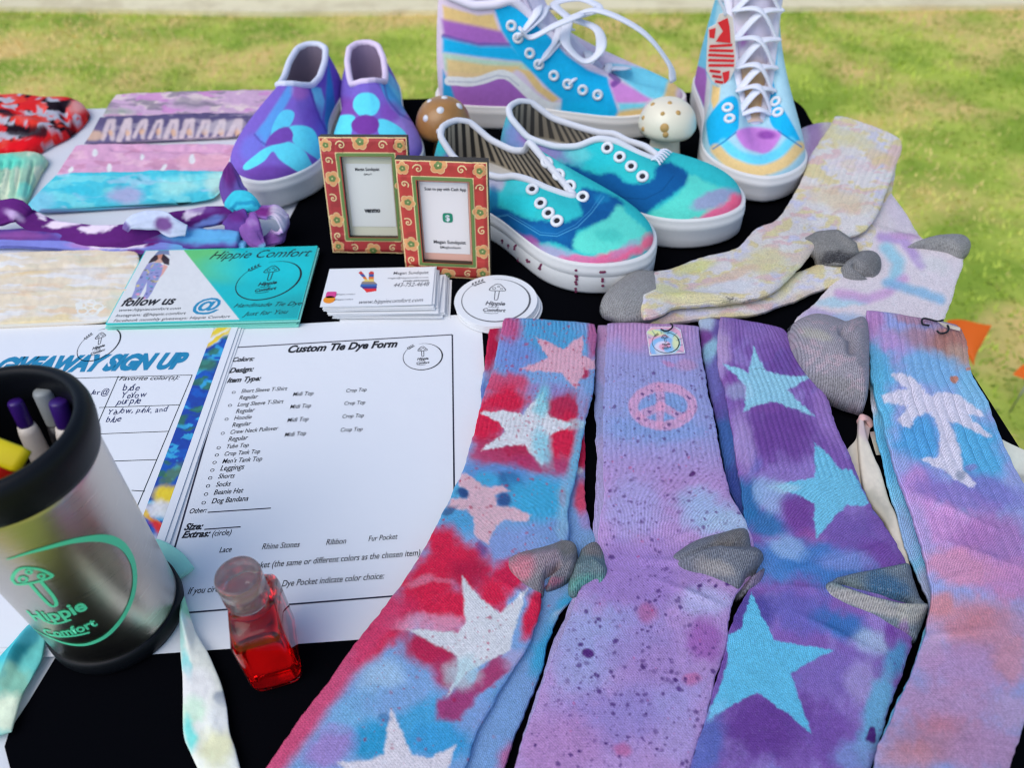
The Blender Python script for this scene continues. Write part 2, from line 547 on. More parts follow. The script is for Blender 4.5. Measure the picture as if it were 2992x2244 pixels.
class MB:
    """collects pieces into one mesh"""
    def __init__(self):
        self.V, self.F, self.n = [], [], 0
    def add(self, V, F):
        V = np.asarray(V, float)
        self.V.append(V)
        self.F += [tuple(i + self.n for i in f) for f in F]
        self.n += len(V)
        return self
    def tube(self, *a, **k): return self.add(*tube(*a, **k))
    def box(self, c, s, rz=0.0):
        x, y, z = np.asarray(s, float) / 2
        V = np.array([(-x, -y, -z), (x, -y, -z), (x, y, -z), (-x, y, -z), (-x, -y, z), (x, -y, z), (x, y, z), (-x, y, z)])
        ca, sa = math.cos(rz), math.sin(rz)
        V = np.stack([V[:, 0] * ca - V[:, 1] * sa, V[:, 0] * sa + V[:, 1] * ca, V[:, 2]], 1) + np.asarray(c, float)
        return self.add(V, [(3, 2, 1, 0), (4, 5, 6, 7), (0, 1, 5, 4), (1, 2, 6, 5), (2, 3, 7, 6), (3, 0, 4, 7)])
    def lathe(self, prof, c=(0, 0, 0), n=64, caps=(False, False)):
        a = np.linspace(0, 2 * math.pi, n, endpoint=False)
        V = np.array([(c[0] + r * math.cos(t), c[1] + r * math.sin(t), c[2] + z) for r, z in prof for t in a])
        F = grid_faces(n, len(prof), True)
        if caps[0]: F.append(tuple(range(n - 1, -1, -1)))
        if caps[1]: F.append(tuple((len(prof) - 1) * n + i for i in range(n)))
        return self.add(V, F)
    def build(self, name, m, parent=None, smooth_=True, **k):
        return mesh(name, np.concatenate(self.V), self.F, m, parent, smooth_=smooth_, **k)

# ------------------------------------------------------------------ lettering
_glyph = {}

def glyphs(s, shear=0.0, bold=0.0):
    key = (s, shear, bold)
    if key in _glyph: return _glyph[key]
    cu = bpy.data.curves.new('lettering', 'FONT')
    cu.body = s
    cu.shear = shear
    cu.offset = bold
    cu.resolution_u = 3
    cu.fill_mode = 'FRONT'
    o = bpy.data.objects.new('lettering', cu)
    COL.objects.link(o)
    dg = bpy.context.evaluated_depsgraph_get()
    ev = o.evaluated_get(dg)
    me = ev.to_mesh()
    V = np.array([v.co[:2] for v in me.vertices]) if len(me.vertices) else np.zeros((0, 2))
    F = [tuple(p.vertices) for p in me.polygons]
    ev.to_mesh_clear()
    bpy.data.objects.remove(o)
    bpy.data.curves.remove(cu)
    _glyph[key] = (V, F)
    return V, F

def put_text(mb, s, p0, p1, z, k=1.0, shear=0.0, bold=0.0, surf=None):
    """lettering whose baseline runs from photo point p0 to p1 on the plane z (k stretches its height)"""
    V, F = glyphs(s, shear, bold)
    if not len(V): return
    V = V - [V[:, 0].min(), 0]
    w = V[:, 0].max()
    a, b = (G(p0, z)[:2], G(p1, z)[:2]) if surf is None else (np.asarray(p0, float), np.asarray(p1, float))
    e1 = (b - a) / w
    e2 = np.array([-e1[1], e1[0]]) * k
    q = a + V[:, :1] * e1 + V[:, 1:] * e2
    if surf is None:
        mb.add(np.column_stack([q, np.full(len(q), z)]), F)
    else:
        mb.add(surf(q), F)

def ribbon2(pts, w):
    """flat stroke in 2-D: verts, faces"""
    p = np.asarray(pts, float)
    w = np.broadcast_to(np.asarray(w, float), (len(p),))
    t = np.gradient(p, axis=0)
    t /= np.linalg.norm(t, axis=1)[:, None] + 1e-12
    n = np.stack([-t[:, 1], t[:, 0]], 1) * w[:, None] / 2
    V = np.concatenate([p + n, p - n])
    k = len(p)
    return V, [(i, k + i, k + i + 1, i + 1) for i in range(k - 1)]

def logo(mb, surf, thick=1.0, ring=True):
    """round emblem: open ring ending in a wheat ear, a mushroom, and the words; unit radius"""
    def st(pts, w):
        V, F = ribbon2(pts, w); mb.add(surf(V), F)
    if ring:
        a = np.radians(np.linspace(100, -222, 90))
        w = thick * np.interp(np.linspace(0, 1, 90), [0, .12, .3, .6, .85, 1], [.006, .035, .075, .055, .03, .02])
        st(np.stack([np.cos(a), np.sin(a)], 1), w)
        for i, t in enumerate((139, 133, 127, 121)):
            c = np.array([math.cos(math.radians(t)), math.sin(math.radians(t))])
            tg = np.array([math.sin(math.radians(t)), -math.cos(math.radians(t))])
            for sgn in (1, -1):
                d = tg * 0.8 + c * 0.75 * sgn
                d /= np.linalg.norm(d)
                nn = np.array([-d[1], d[0]])
                l = 0.15
                mb.add(surf(np.array([c, c + d * l * .5 + nn * .035, c + d * l, c + d * l * .5 - nn * .035])), [(0, 3, 2, 1)])
    ou = resample([(-.24, .48), (-.20, .58), (-.08, .73), (.0, .77), (.08, .74), (.2, .58), (.25, .48), (.2, .44), (0, .43), (-.2, .44), (-.24, .48)], 60)
    st(ou, .035 * thick)
    st(resample([(-.055, .43), (-.05, .2), (-.04, .02), (0, -.02), (.05, .03), (.06, .2), (.07, .43)], 40), .03 * thick)
    for cx, cy, r in ((-.1, .55, .05), (.03, .64, .035), (.12, .53, .035)):
        t = np.linspace(0, 2 * math.pi, 20)
        st(np.stack([cx + r * np.cos(t), cy + r * np.sin(t)], 1), .022 * thick)
    for s, y, w in (("Hippie", -.25, .58), ("Comfort", -.55, .66)):
        V, F = glyphs(s, 0.25, 0.03)
        V = V - [V[:, 0].min(), 0]
        k = w / V[:, 0].max()
        q = V * [k, k * 1.15] + [-w / 2 + .0, y]
        mb.add(surf(q), F)
    st(resample([(-.2, -.33), (-.05, -.36), (.12, -.33)], 16), .025 * thick)
    st(resample([(-.3, -.6), (-.1, -.64), (.12, -.62)], 16), .025 * thick)

def plane_surf(c, e1, e2, z):
    c, e1, e2 = (np.asarray(v, float) for v in (c, e1, e2))
    return lambda q: np.column_stack([c + np.asarray(q)[:, :1] * e1 + np.asarray(q)[:, 1:2] * e2, np.full(len(q), z)])

def px_surf(cen, right, top, z):
    """emblem frame on the plane z from its centre, its right end and its top end in the photo"""
    c = G(cen, z)[:2]
    return plane_surf(c, G(right, z)[:2] - c, G(top, z)[:2] - c, z)
# ================================================================== SETTING
GZ = -0.74
def ground_material(name, c1, c2, c3, s1, s2, rough=0.95):
    m = bpy.data.materials.new(name); m.use_nodes = True
    N, L = m.node_tree.nodes, m.node_tree.links
    b = N["Principled BSDF"]; b.inputs["Roughness"].default_value = rough; b.inputs["Specular IOR Level"].default_value = 0.1
    geo = N.new("ShaderNodeNewGeometry")
    def noise(sc, d):
        n = N.new("ShaderNodeTexNoise"); n.inputs["Scale"].default_value = sc; n.inputs["Detail"].default_value = d
        L.new(geo.outputs["Position"], n.inputs["Vector"]); return n.outputs[0]
    def ramp(f, a, bb):
        r = N.new("ShaderNodeValToRGB"); r.color_ramp.elements[0].position = a; r.color_ramp.elements[1].position = bb
        r.color_ramp.elements[0].color = (0, 0, 0, 1); r.color_ramp.elements[1].color = (1, 1, 1, 1)
        L.new(f, r.inputs[0]); return r.outputs[0]
    def mix(f, a, bb):
        x = N.new("ShaderNodeMix"); x.data_type = 'RGBA'; L.new(f, x.inputs["Factor"])
        for i, v in ((6, a), (7, bb)):
            if isinstance(v, tuple): x.inputs[i].default_value = (*v, 1)
            else: L.new(v, x.inputs[i])
        return x.outputs[2]
    a = mix(ramp(noise(s1, 4), .38, .62), tuple(c1), tuple(c2))
    a = mix(ramp(noise(s2, 5), .45, .66), a, tuple(c3))
    bp = N.new("ShaderNodeBump"); bp.inputs["Strength"].default_value = 0.5; bp.inputs["Distance"].default_value = 0.01
    L.new(noise(60, 4), bp.inputs["Height"]); L.new(bp.outputs[0], b.inputs["Normal"])
    L.new(a, b.inputs["Base Color"])
    return m

M['lawn'] = ground_material('lawn_soil', C(158, 176, 84), C(118, 146, 58), C(196, 176, 122), 5.0, 3.2)
M['pavement'] = ground_material('pale_concrete', C(212, 207, 188), C(200, 196, 178), C(190, 184, 164), 1.2, 9.0)
V = [(-40, -12, GZ), (40, -12, GZ), (40, 60, GZ), (-40, 60, GZ)]
tag(mesh('lawn', V, [(0, 1, 2, 3)], M['lawn'], smooth_=False), kind='structure')
V = [(-14, 4.25, GZ + .02), (-2.1, 3.50, GZ + .02), (-.95, 3.36, GZ + .02), (2.1, 3.24, GZ + .02), (14, 2.9, GZ + .02), (14, 9, GZ + .02), (-14, 9, GZ + .02)]
V += [(x, y, GZ) for x, y, z in V]
tag(mesh('pavement', V, [(0, 1, 2, 3, 4, 5, 6)] + [(i, i + 7, (i + 1) % 7 + 7, (i + 1) % 7) for i in range(7)], M['pavement'], smooth_=False), kind='structure')

rs = np.random.RandomState(4)
n = 60000
gx, gy = rs.uniform(-2.7, 2.9, n), rs.uniform(0.75, 3.5, n)
keep = ~((gx < 0.36) & (gx > -1.6) & (gy < 0.95)) & (gy < 3.34 - 0.05 * gx + np.where(gx < -.9, -(gx + .9) * .07, 0) + rs.normal(0, .02, n))
gx, gy = gx[keep], gy[keep]; n = len(gx)
dens = NZ[0].fbm(gx * 2.2, gy * 2.2, 3)
hh = rs.uniform(.006, .016, n) * (1 + dens)
an = rs.uniform(0, 6.28, n); lean = rs.uniform(.004, .022, n); wd = rs.uniform(.0018, .0036, n)
V = np.zeros((n, 3, 3))
V[:, 0] = np.stack([gx - np.cos(an) * wd, gy - np.sin(an) * wd, np.full(n, GZ)], 1)
V[:, 1] = np.stack([gx + np.cos(an) * wd, gy + np.sin(an) * wd, np.full(n, GZ)], 1)
V[:, 2] = np.stack([gx + np.sin(an) * lean, gy - np.cos(an) * lean, GZ + hh], 1)
dry = smooth((NZ[1].fbm(gx * 1.7 + 5, gy * 2.6, 4) + .12 + rs.normal(0, .10, n) - .20 * (gx > .3) + .10 * (gx < -.2)) / .3)
tuft = smooth((NZ[3].fbm(gx * 7, gy * 7, 3) + .16) / .32)[:, None]
cg = (C(118, 148, 52) * (1 - tuft) + C(172, 194, 92) * tuft) * (1 - dry[:, None]) + C(216, 196, 142) * dry[:, None]
cg = cg * rs.uniform(.88, 1.12, (n, 1))
tag(mesh('grass', V.reshape(-1, 3), np.arange(3 * n).reshape(-1, 3).tolist(), mat('grass_blades', None, .8, spec=.1), None, np.repeat(cg, 3, 0), smooth_=False), kind='stuff')

# ------------------------------------------------------------------ marker flags in the lawn
M['flag'] = mat('orange_vinyl', (.92, .17, .004), .6)
_n, _l = M['flag'].node_tree.nodes, M['flag'].node_tree.links
_t = _n.new('ShaderNodeBsdfTranslucent'); _t.inputs[0].default_value = (1.0, .18, .01, 1)
_m = _n.new('ShaderNodeMixShader'); _m.inputs[0].default_value = .2
_l.new(_n['Principled BSDF'].outputs[0], _m.inputs[1]); _l.new(_t.outputs[0], _m.inputs[2]); _l.new(_m.outputs[0], _n['Material Output'].inputs[0])
def GY(p, y):
    a, b = p[0] - PW / 2, p[1] - PH / 2
    X, Zz = (a * _cr + b * _sr) / CF, (a * _sr - b * _cr) / CF
    t = y / (_c + Zz * _s)
    return np.array([X * t, y, CH + (-_s + Zz * _c) * t])
for lab, pts, y in (("orange triangular marker flag just beyond the palm tree sock cuff", [(2765, 938), (2893, 944), (2842, 1064)], 1.02),
                    ("orange marker flag at the very edge of the lawn, farther right", [(2960, 1095), (3060, 1030), (3075, 1150)], 1.06)):
    q = [GY(p, y + (.045 if i_ < 2 else -.02)) for i_, p in enumerate(pts)]
    t = thing('marker_flag', lab, 'flag', 'orange flags marking the lawn')
    n_ = 12
    Vf, Ff = [], []
    for i in range(n_ + 1):
        for j in range(n_ + 1):
            u, v = i / n_, j / n_
            p = q[0] * (1 - u) + q[1] * u
            p = p * (1 - v) + q[2] * v
            Vf.append(p + np.array([0, .006 * math.sin(u * 5 + v * 2), 0]))
    Vb = [p + np.array([0, .0006, 0]) for p in Vf]
    k = n_ + 1
    F1 = grid_faces(k, k)
    mesh('pennant', np.array(Vf + Vb), F1 + [tuple(a + k * k for a in reversed(f)) for f in F1], M['flag'], t)
    top = (q[0] + q[2]) / 2 if y < 1.04 else q[0]
    mb = MB(); mb.tube([(q[0][0], y + .003, q[0][2] + .01), (q[0][0], y + .003, GZ)], .0014, 8)
    mb.build('wire_stake', mat('stake_wire', (.3, .3, .3), .4, metal=.8), t)
    base_at(t, (q[0][0], y, GZ))

# ------------------------------------------------------------------ table and its two cloths
tb = thing('folding_table', 'long folding table under the white and black tablecloths', 'table')
mb = MB(); mb.box((-.555, .51, -.0215), (1.78, .77, .035)); mb.build('table_top', mat('table_plastic', (.6, .6, .58), .5), tb, smooth_=False)
for lx in (-1.25, .14):
    for ly in (.25, .77):
        mb = MB(); mb.tube([(lx, ly, -.04), (lx, ly, GZ)], .014, 12); mb.build('leg', mat('table_leg_metal', (.25, .25, .26), .4, metal=.7), tb)
base_at(tb, (-.555, .51, GZ))

def draped(name, outline, hang, top, m, label, cat, drop=.26, wave=.012, seed=0):
    """tablecloth: flat top, rounded edge, hanging skirt on the edges flagged in hang"""
    P = np.asarray(outline, float)
    k = len(P)
    nx, pv = np.roll(P, -1, 0), np.roll(P, 1, 0)
    t = nx - pv; t /= np.linalg.norm(t, axis=1)[:, None]
    out = np.stack([t[:, 1], -t[:, 0]], 1)
    hang = np.asarray(hang, float)[:, None]
    rows = [np.column_stack([P - out * .005 * hang, np.full(k, top)])]
    for a in (30, 60, 90):
        r = math.radians(a)
        rows.append(np.column_stack([P - out * .005 * (1 - math.sin(r)) * hang, top - .005 * (1 - math.cos(r)) * hang[:, 0]]))
    l = np.cumsum(np.linalg.norm(t, axis=1) * np.linalg.norm(nx - P, axis=1))
    for d in np.linspace(.03, drop, 8):
        w = wave * (d / drop) * np.sin(l * 26 + seed) + .01 * d / drop
        rows.append(np.column_stack([P + out * w[:, None] * hang, top - (.005 + d) * hang[:, 0] - .0008 * (1 - hang[:, 0])]))
    V = np.concatenate(rows)
    F = grid_faces(k, len(rows), True)
    F = [tuple(reversed(f)) for f in F]
    F.append(tuple(range(k)))
    return tag(mesh(name, V, F, m, None, smooth_=False), label, cat)

def seg(a, b, n): return [tuple(np.asarray(a) + (np.asarray(b) - np.asarray(a)) * i / n) for i in range(n)]
def arc(cx, cy, r, a0, a1, n): return [(cx + r * math.cos(math.radians(a0 + (a1 - a0) * i / n)), cy + r * math.sin(math.radians(a0 + (a1 - a0) * i / n))) for i in range(n)]
o = seg((-.235, .10), (.29, .10), 30) + arc(.29, .15, .052, -90, 0, 8) + seg((.342, .15), (.341, .855), 40) + arc(.289, .855, .053, 0, 90, 10) + seg((.289, .908), (-.18, .908), 30)
hg = [1] * len(o)
o2 = seg((-.18, .908), (-.2085, .638), 12) + seg((-.2085, .638), (-.252, .208), 16) + [(-.258, .185), (-.2615, .170), (-.2605, .162), (-.252, .150), (-.243, .128)]
draped('black_tablecloth', o + o2, hg + [0] * len(o2), 0.0, M['black_cloth'], 'black tablecloth under the shoes and socks, hanging over the far right corner', 'tablecloth')
o = seg((-1.42, .098), (.1, .098), 30) + seg((.1, .098), (.1, .905), 8) + seg((.1, .905), (-1.42, .905), 40) + seg((-1.42, .905), (-1.42, .098), 30)
draped('white_tablecloth', o, [1] * 30 + [0] * 8 + [1] * 70, -.0013, M['white_cloth'], 'off white tablecloth under the folded headbands on the left', 'tablecloth', seed=2)

# ================================================================== PAPER GOODS
def page(name, tl, yaw, w, h, z, th, m, label, cat, group=None, nseg=24, curl=0.0):
    """a sheet with its top left corner at tl"""
    c, s = math.cos(yaw), math.sin(yaw)
    V, F = [], []
    us, vs = np.linspace(0, 1, nseg), np.linspace(0, 1, nseg)
    for zz in (z, z + th):
        for v in vs:
            for u in us:
                x, y = u * w, -v * h
                V.append((tl[0] + x * c - y * s, tl[1] + x * s + y * c, zz + curl * (max(0, u - .9) * 10) ** 2))
    k = nseg
    top = [tuple(i + k * k for i in reversed(f)) for f in grid_faces(k, k)]
    bot = grid_faces(k, k)
    F = top + bot
    edge = [i for i in range(k)] + [j * k + k - 1 for j in range(1, k)] + [(k - 1) * k + i for i in range(k - 2, -1, -1)] + [j * k for j in range(k - 2, 0, -1)]
    for a, b in zip(edge, edge[1:] + edge[:1]):
        F.append((a, a + k * k, b + k * k, b))
    root = mesh(name, V, F, m, None, smooth_=False)
    return tag(root, label, cat, group)

# --- order form
FZ = 0.0006
form_lab = 'custom tie dye order form sheet with a list of item types and a black border'
page('order_form', (-.2394, .4876), .051, .2159, .2794, .0003, .0003, M['paper'], form_lab, 'form')
form = bpy.data.objects['order_form']
tz = FZ + .00015
def rule(mb, p0, p1, z, w):
    a, b = G(p0, z)[:2], G(p1, z)[:2]
    V, F = ribbon2([a, b], w)
    mb.add(np.column_stack([V, np.full(len(V), z)]), F)
mb = MB()
bTL, bTR, bBR, bBL = (678.8, 1015.6), (1321.5, 977.6), (1330.6, 1727.8), (453.5, 1798.5)
for a, b in ((bTL, bTR), (bTR, bBR), (bBR, bBL), (bBL, bTL)): rule(mb, a, b, tz, .0011)
rule(mb, C2((572, 48)), C2((1082, 14)), tz, .0008)
rule(mb, C2((545, 186)), C2((838, 165)), tz, .0008)
mb.build('border_line', mat('form_line_ink', (.03, .03, .05), .7), form, smooth_=False)
def text_line(name, s, a, b, zz_, k, sh_, bold, m, par):
    mb = MB(); put_text(mb, s, a, b, zz_, k, sh_, bold); return mb.build(name, m, par, smooth_=False)
text_line('heading', "Custom Tie Dye Form", *C1((664, 415), (1552, 368)), tz, 1.25, .3, .04, M['ink'], form)
for s, a, b in (("Colors:", (217, 489), (392, 480)), ("Design:", (190, 580), (388, 565)), ("Item Type:", (172, 659), (448, 640))):
    text_line('heading', s, *C1(a, b), tz, 1.3, .32, .035, M['ink'], form)
for s, a, b in (("Size:", (378, 192), (530, 184)), ("Extras:", (360, 255), (588, 242))):
    text_line('heading', s, *C2(a, b), tz, 1.15, .32, .035, M['ink'], form)
its = [("Short Sleeve T-Shirt", (287, 741), (660, 719)), ("Regular", (272, 795), (424, 785)), ("Long Sleeve T-Shirt", (258, 850), (630, 824)), ("Regular", (245, 906), (398, 893)),
       ("Hoodie", (230, 960), (372, 949)), ("Regular", (215, 1017), (369, 1002)), ("Crew Neck Pullover", (200, 1074), (588, 1040)), ("Regular", (184, 1133), (343, 1117)),
       ("Tube Top", (170, 1190), (349, 1176)), ("Crop Tank Top", (152, 1250), (441, 1228)), ("Men's Tank Top", (135, 1311), (457, 1289)), ("Leggings", (118, 1371), (311, 1356)),
       ("Shorts", (101, 1434), (234, 1427)), ("Socks", (83, 1500), (202, 1492)), ("Beanie Hat", (66, 1565), (304, 1547)), ("Dog Bandana", (48, 1636), (344, 1612)),
       ("Midi Top", (705, 767), (872, 757)), ("Midi Top", (682, 869), (853, 858)), ("Midi Top", (660, 977), (832, 966)), ("Midi Top", (638, 1096), (813, 1081)),
       ("Crop Top", (1137, 736), (1302, 726)), ("Crop Top", (1122, 839), (1291, 830)), ("Crop Top", (1106, 945), (1280, 936)), ("Crop Top", (1091, 1056), (1269, 1047))]
for s, a, b in its: text_line('printed_line', s, *C1(a, b), tz, 1.4, .22, .007, M['ink'], form)
for s, a, b in (("Other:", (422, 58), (560, 48)), ("(circle)", (607, 240), (760, 228)), ("Lace", (664, 374), (762, 366)), ("Rhine Stones", (1008, 348), (1314, 328)), ("Ribbon", (1527, 312), (1690, 300)),
                ("Fur Pocket", (1870, 282), (2106, 262)), ("Tie Dye Pocket (the same or different colors as the chosen item)", (690, 522), (2290, 396)),
                ("If you circled Fur and/or a Tie Dye Pocket indicate color choice:", (410, 709), (1998, 584))):
    text_line('printed_line', s, *C2(a, b), tz, 1.4, .22, .007, M['ink'], form)
mb = MB()
for p in [(229, 737), (199, 842), (171, 954), (140, 1068), (107, 1185), (92, 1244), (74, 1304), (56, 1366), (39, 1429), (21, 1494), (5, 1560), (-14, 1630)]:
    c = G(C1(p), tz)[:2]
    t = np.linspace(0, 2 * math.pi, 18)
    V, F = ribbon2(np.stack([c[0] + .00115 * np.cos(t), c[1] + .00115 * np.sin(t)], 1), .0004)
    mb.add(np.column_stack([V, np.full(len(V), tz)]), F)
mb.build('bullet', M['ink'], form, smooth_=False)
mb = MB(); logo(mb, px_surf(C1((1756, 446)), C1((1914, 434)), C1((1752, 342)), tz), 1.0); mb.build('emblem', M['ink'], form, smooth_=False)

# --- giveaway sign-up sheets
SX, SY, SW = -.2176, .4950, .2159
for i, (dx, dy, r) in enumerate(((.0045, -.006, -.008), (.0024, -.002, .004))):
    page('signup_sheet', (SX + dx - SW * math.cos(.012 + r), SY + dy - SW * math.sin(.012 + r)), .012 + r, SW, .2794, .0009 + .0007 * i, .0003, M['paper'], 'blank white sheet peeking out under the giveaway sign up sheet', 'sheet', 'spare sheets under the sign up sheet')
su = page('signup_sheet', (SX - SW * math.cos(.012), SY - SW * math.sin(.012)), .012, SW, .2794, .0024, .0003, M['paper'], 'giveaway sign up sheet with a handwritten table and a tie dye stripe', 'sheet')
z = .0027 + .00015
mb = MB()
put_text(mb, "GIVEAWAY SIGN UP", A4((-50, 972)), A4((1190, 938)), z, 1.5, .32, .07)
mb.build('heading', M['blue_ink'], su, smooth_=False)
mb = MB(); logo(mb, px_surf(C3((1600, 585)), C3((1945, 480)), C3((1640, 345)), z), 1.0); mb.build('emblem', M['ink'], su, smooth_=False)
mb = MB()
for a, b in (((300, 1012), (1242, 985)), ((1242, 985), (860, 1900)), ((765, 993), (480, 1650)), ((640, 1196), (1158, 1179)), ((560, 1370), (1088, 1350)), ((480, 1552), (1012, 1533))):
    rule(mb, A4(a), A4(b), z, .0006)
rule(mb, B1((850, 958)), B1((936, 964)), z, .0006)
mb.build('table_line', mat('thin_line_ink', (.05, .06, .06), .7), su, smooth_=False)
mb = MB(); put_text(mb, "Favorite color(s):", A4((768, 1021)), A4((1155, 1014)), z, 1.0, .22, .006); mb.build('printed_text', M['ink'], su, smooth_=False)
mb = MB()
hr = random.Random(9)
for s, a, b in (("blue", (790, 1088), (900, 1086)), ("Yellow", (776, 1138), (946, 1130)), ("purple", (752, 1178), (908, 1172)), ("Yellow, pink, and", (690, 1240), (1080, 1222)), ("blue", (682, 1293), (780, 1288)), ("ller@", (575, 1118), (706, 1105))):
    a, b = np.array(a, float), np.array(b, float)
    gw = []
    for ch in s:
        Vg, _ = glyphs(ch, 0.0, .004) if ch != ' ' else (np.zeros((0, 2)), 0)
        gw.append(.28 if ch == ' ' else Vg[:, 0].max() - Vg[:, 0].min())
    tot = sum(gw) + .10 * len(s); acc = 0; dr = (b - a) / tot
    for ch, w_ in zip(s, gw):
        j0 = np.array([hr.uniform(-1.5, 1.5), hr.uniform(-4, 4)]); j1 = j0 + [0, hr.uniform(-3, 3)]
        if ch != ' ': put_text(mb, ch, A4(tuple(a + dr * acc + j0)), A4(tuple(a + dr * (acc + w_) + j1)), z, hr.uniform(1.2, 1.5), .0, .004)
        acc += w_ + .10
mb.build('handwriting', M['pen_ink'], su, smooth_=False)

def patch(name, quad, z, nu, nv, m, parent, base, ops, th=0.0, **k):
    """flat printed area between four photo points (TL, TR, BR, BL)"""
    tl, tr, br, bl = [G(p, z)[:2] for p in quad]
    u, v = np.meshgrid(np.linspace(0, 1, nu), np.linspace(0, 1, nv))
    u, v = u.ravel()[:, None], v.ravel()[:, None]
    q = (tl * (1 - u) + tr * u) * (1 - v) + (bl * (1 - u) + br * u) * v
    V = np.column_stack([q, np.full(len(q), z)])
    col = paint(PJ(V), base, ops, **k)
    F = [tuple(reversed(f)) for f in grid_faces(nu, nv)]
    return mesh(name, V, F, m, parent, col, smooth_=False)
ops = [('n', 60, 22, .02, .1, C(20, 90, 190), .9, 1), ('n', 40, 16, .08, .1, C(60, 170, 225), .8, 2), ('n', 50, 20, .12, .12, C(50, 110, 80), .8, 5),
       ('b', 636, 975, 60, 22, -30, C(215, 220, 240), 1), ('b', 650, 958, 60, 9, -25, C(245, 200, 70), 1), ('b', 635, 990, 60, 7, -35, C(245, 200, 70), 1), ('b', 600, 1065, 30, 18, 0, C(60, 120, 90), .8),
       ('b', 505, 1385, 40, 14, -40, C(90, 130, 60), .7), ('b', 495, 1450, 45, 28, 0, C(235, 200, 60), 1), ('b', 470, 1490, 70, 25, 0, C(225, 225, 240), .9), ('b', 440, 1515, 60, 10, 40, C(240, 190, 60), .9), ('b', 465, 1545, 40, 14, 50, C(220, 50, 60), 1), ('b', 440, 1600, 60, 40, 0, C(200, 210, 240), .8)]
patch('tie_dye_stripe', [A4((1388, 667)), A4((1500, 661)), B1((1005, 1290)), B1((895, 1200))], z - .00008, 30, 160, M['print'], su, C(25, 70, 170), ops, warp=10, wscale=26, mottle=.12)

# --- postcards
_a, _b = G((425, 731.4), .0085), G((938, 717.8), .0085)
pc_yaw, PCX, PCY = math.atan2(_b[1] - _a[1], _b[0] - _a[0]), _a[0], _a[1]
c_, s_ = math.cos(pc_yaw), math.sin(pc_yaw)
rr = random.Random(3)
for i in range(6):
    dx, dy = rr.uniform(-.0015, .002), rr.uniform(-.003, .0004)
    if i == 5: dx = dy = 0
    pz = .0008 + .00136 * i
    card = page('postcard', (PCX + dx, PCY + dy), pc_yaw + (rr.uniform(-.008, .008) if i < 5 else 0), .1524, .1016, pz, .0009, mat('postcard_edge', C(120, 200, 205), .5) if i < 5 else mat('teal_card', C(40, 190, 205), .4),
                'top teal and white postcard of the pile, showing a woman in a jumpsuit' if i == 5 else 'teal postcard in the pile under the top postcard', 'postcard', None if i == 5 else 'postcards in the pile')
z = pz + .0009 + .0001
Q = [(425, 731.4), (938, 717.8), (888, 943.9), (318.7, 950.6)]
Q = [PJ(np.array([PCX + u * c_ - v * s_, PCY + u * s_ + v * c_, z])) for u, v in ((.0008, -.0008), (.1516, -.0008), (.1516, -.1008), (.0008, -.1008))]
ops = [('b', 560, 740, 140, 60, 20, C(100, 190, 120), .95), ('b', 900, 900, 120, 40, 0, C(30, 150, 165), .6), ('b', 760, 780, 160, 40, 0, C(0, 195, 220), .6),
       ('p', E4((400, 80), (785, 92), (1345, 790), (1345, 900), (0, 900)), (.86, .84, .79), .7, 1)]
jump = E4((455, 225), (560, 225), (590, 250), (578, 330), (550, 385), (520, 440), (480, 520), (440, 578), (385, 585), (425, 500), (435, 410), (400, 480), (350, 575), (275, 578), (310, 500), (330, 420), (375, 350), (420, 270))
ops += [('p', E4((440, 235), (400, 300), (360, 370), (375, 375), (430, 290)), C(150, 110, 150), 1, 1), ('p', E4((600, 240), (640, 260), (590, 340), (540, 390), (560, 340)), C(205, 160, 160), 1, 1),
        ('p', jump, C(140, 145, 205), .8, 1)]
rs = np.random.RandomState(2)
for _ in range(70):
    x, y = rs.uniform(270, 600), rs.uniform(225, 585)
    p = E4((x, y))
    if poly_sd(np.array([p]), jump)[0] < -2:
        ops.append(('b', p[0], p[1], rs.uniform(3, 8), rs.uniform(1.5, 3), rs.uniform(-60, 20), C(*[(90, 160, 200), (200, 190, 110), (205, 150, 190), (90, 100, 160), (160, 190, 150), (110, 120, 90)][rs.randint(6)]), .85))
ops += [('p', E4((520, 140), (600, 140), (655, 190), (650, 250), (600, 235), (560, 180), (520, 210), (445, 232), (470, 190)), C(50, 28, 35), 1, 1), ('p', E4((535, 140), (590, 140), (575, 185), (545, 190)), C(185, 135, 120), 1, 1), ('p', E4((540, 190), (575, 190), (590, 225), (500, 225)), C(190, 145, 130), 1, .8),
        ('p', E4((560, 95), (650, 100), (652, 140), (665, 152), (590, 140), (505, 155), (535, 120)), C(115, 130, 175), 1, 1), ('p', E4((275, 578), (300, 572), (285, 592), (240, 592)), C(120, 90, 90), 1, 1)]
patch('picture', Q, z, 300, 170, M['gloss_print'], card, C(15, 180, 200), ops, warp=3, wscale=20, mottle=.03)
z += .00012
mb = MB()
put_text(mb, "Hippie Comfort", *E4((1040, 190), (2040, 160)), z, 1.25, .5, .0)
put_text(mb, "Handmade Tie Dye", *E4((1280, 665), (1950, 640)), z, 1.1, .5, .0)
put_text(mb, "Just for You", *E4((1365, 748), (1815, 722)), z, 1.1, .5, .0)
put_text(mb, "follow us", *E4((175, 650), (700, 632)), z, 1.35, .3, .03)
put_text(mb, "www.hippiecomfort.com", *E4((155, 703), (760, 682)), z, 1.0, .2)
put_text(mb, "Instagram: @hippie.comfort", *E4((125, 757), (812, 730)), z, 1.0, .2)
put_text(mb, "Facebook monthly giveaways: Hippie Comfort", *E4((103, 806), (1244, 763)), z, .95, .2)
logo(mb, px_surf(E4((1625, 395)), E4((1938, 355)), E4((1680, 215)), z), .9)
mb.build('printed_text', M['ink'], card, smooth_=False)
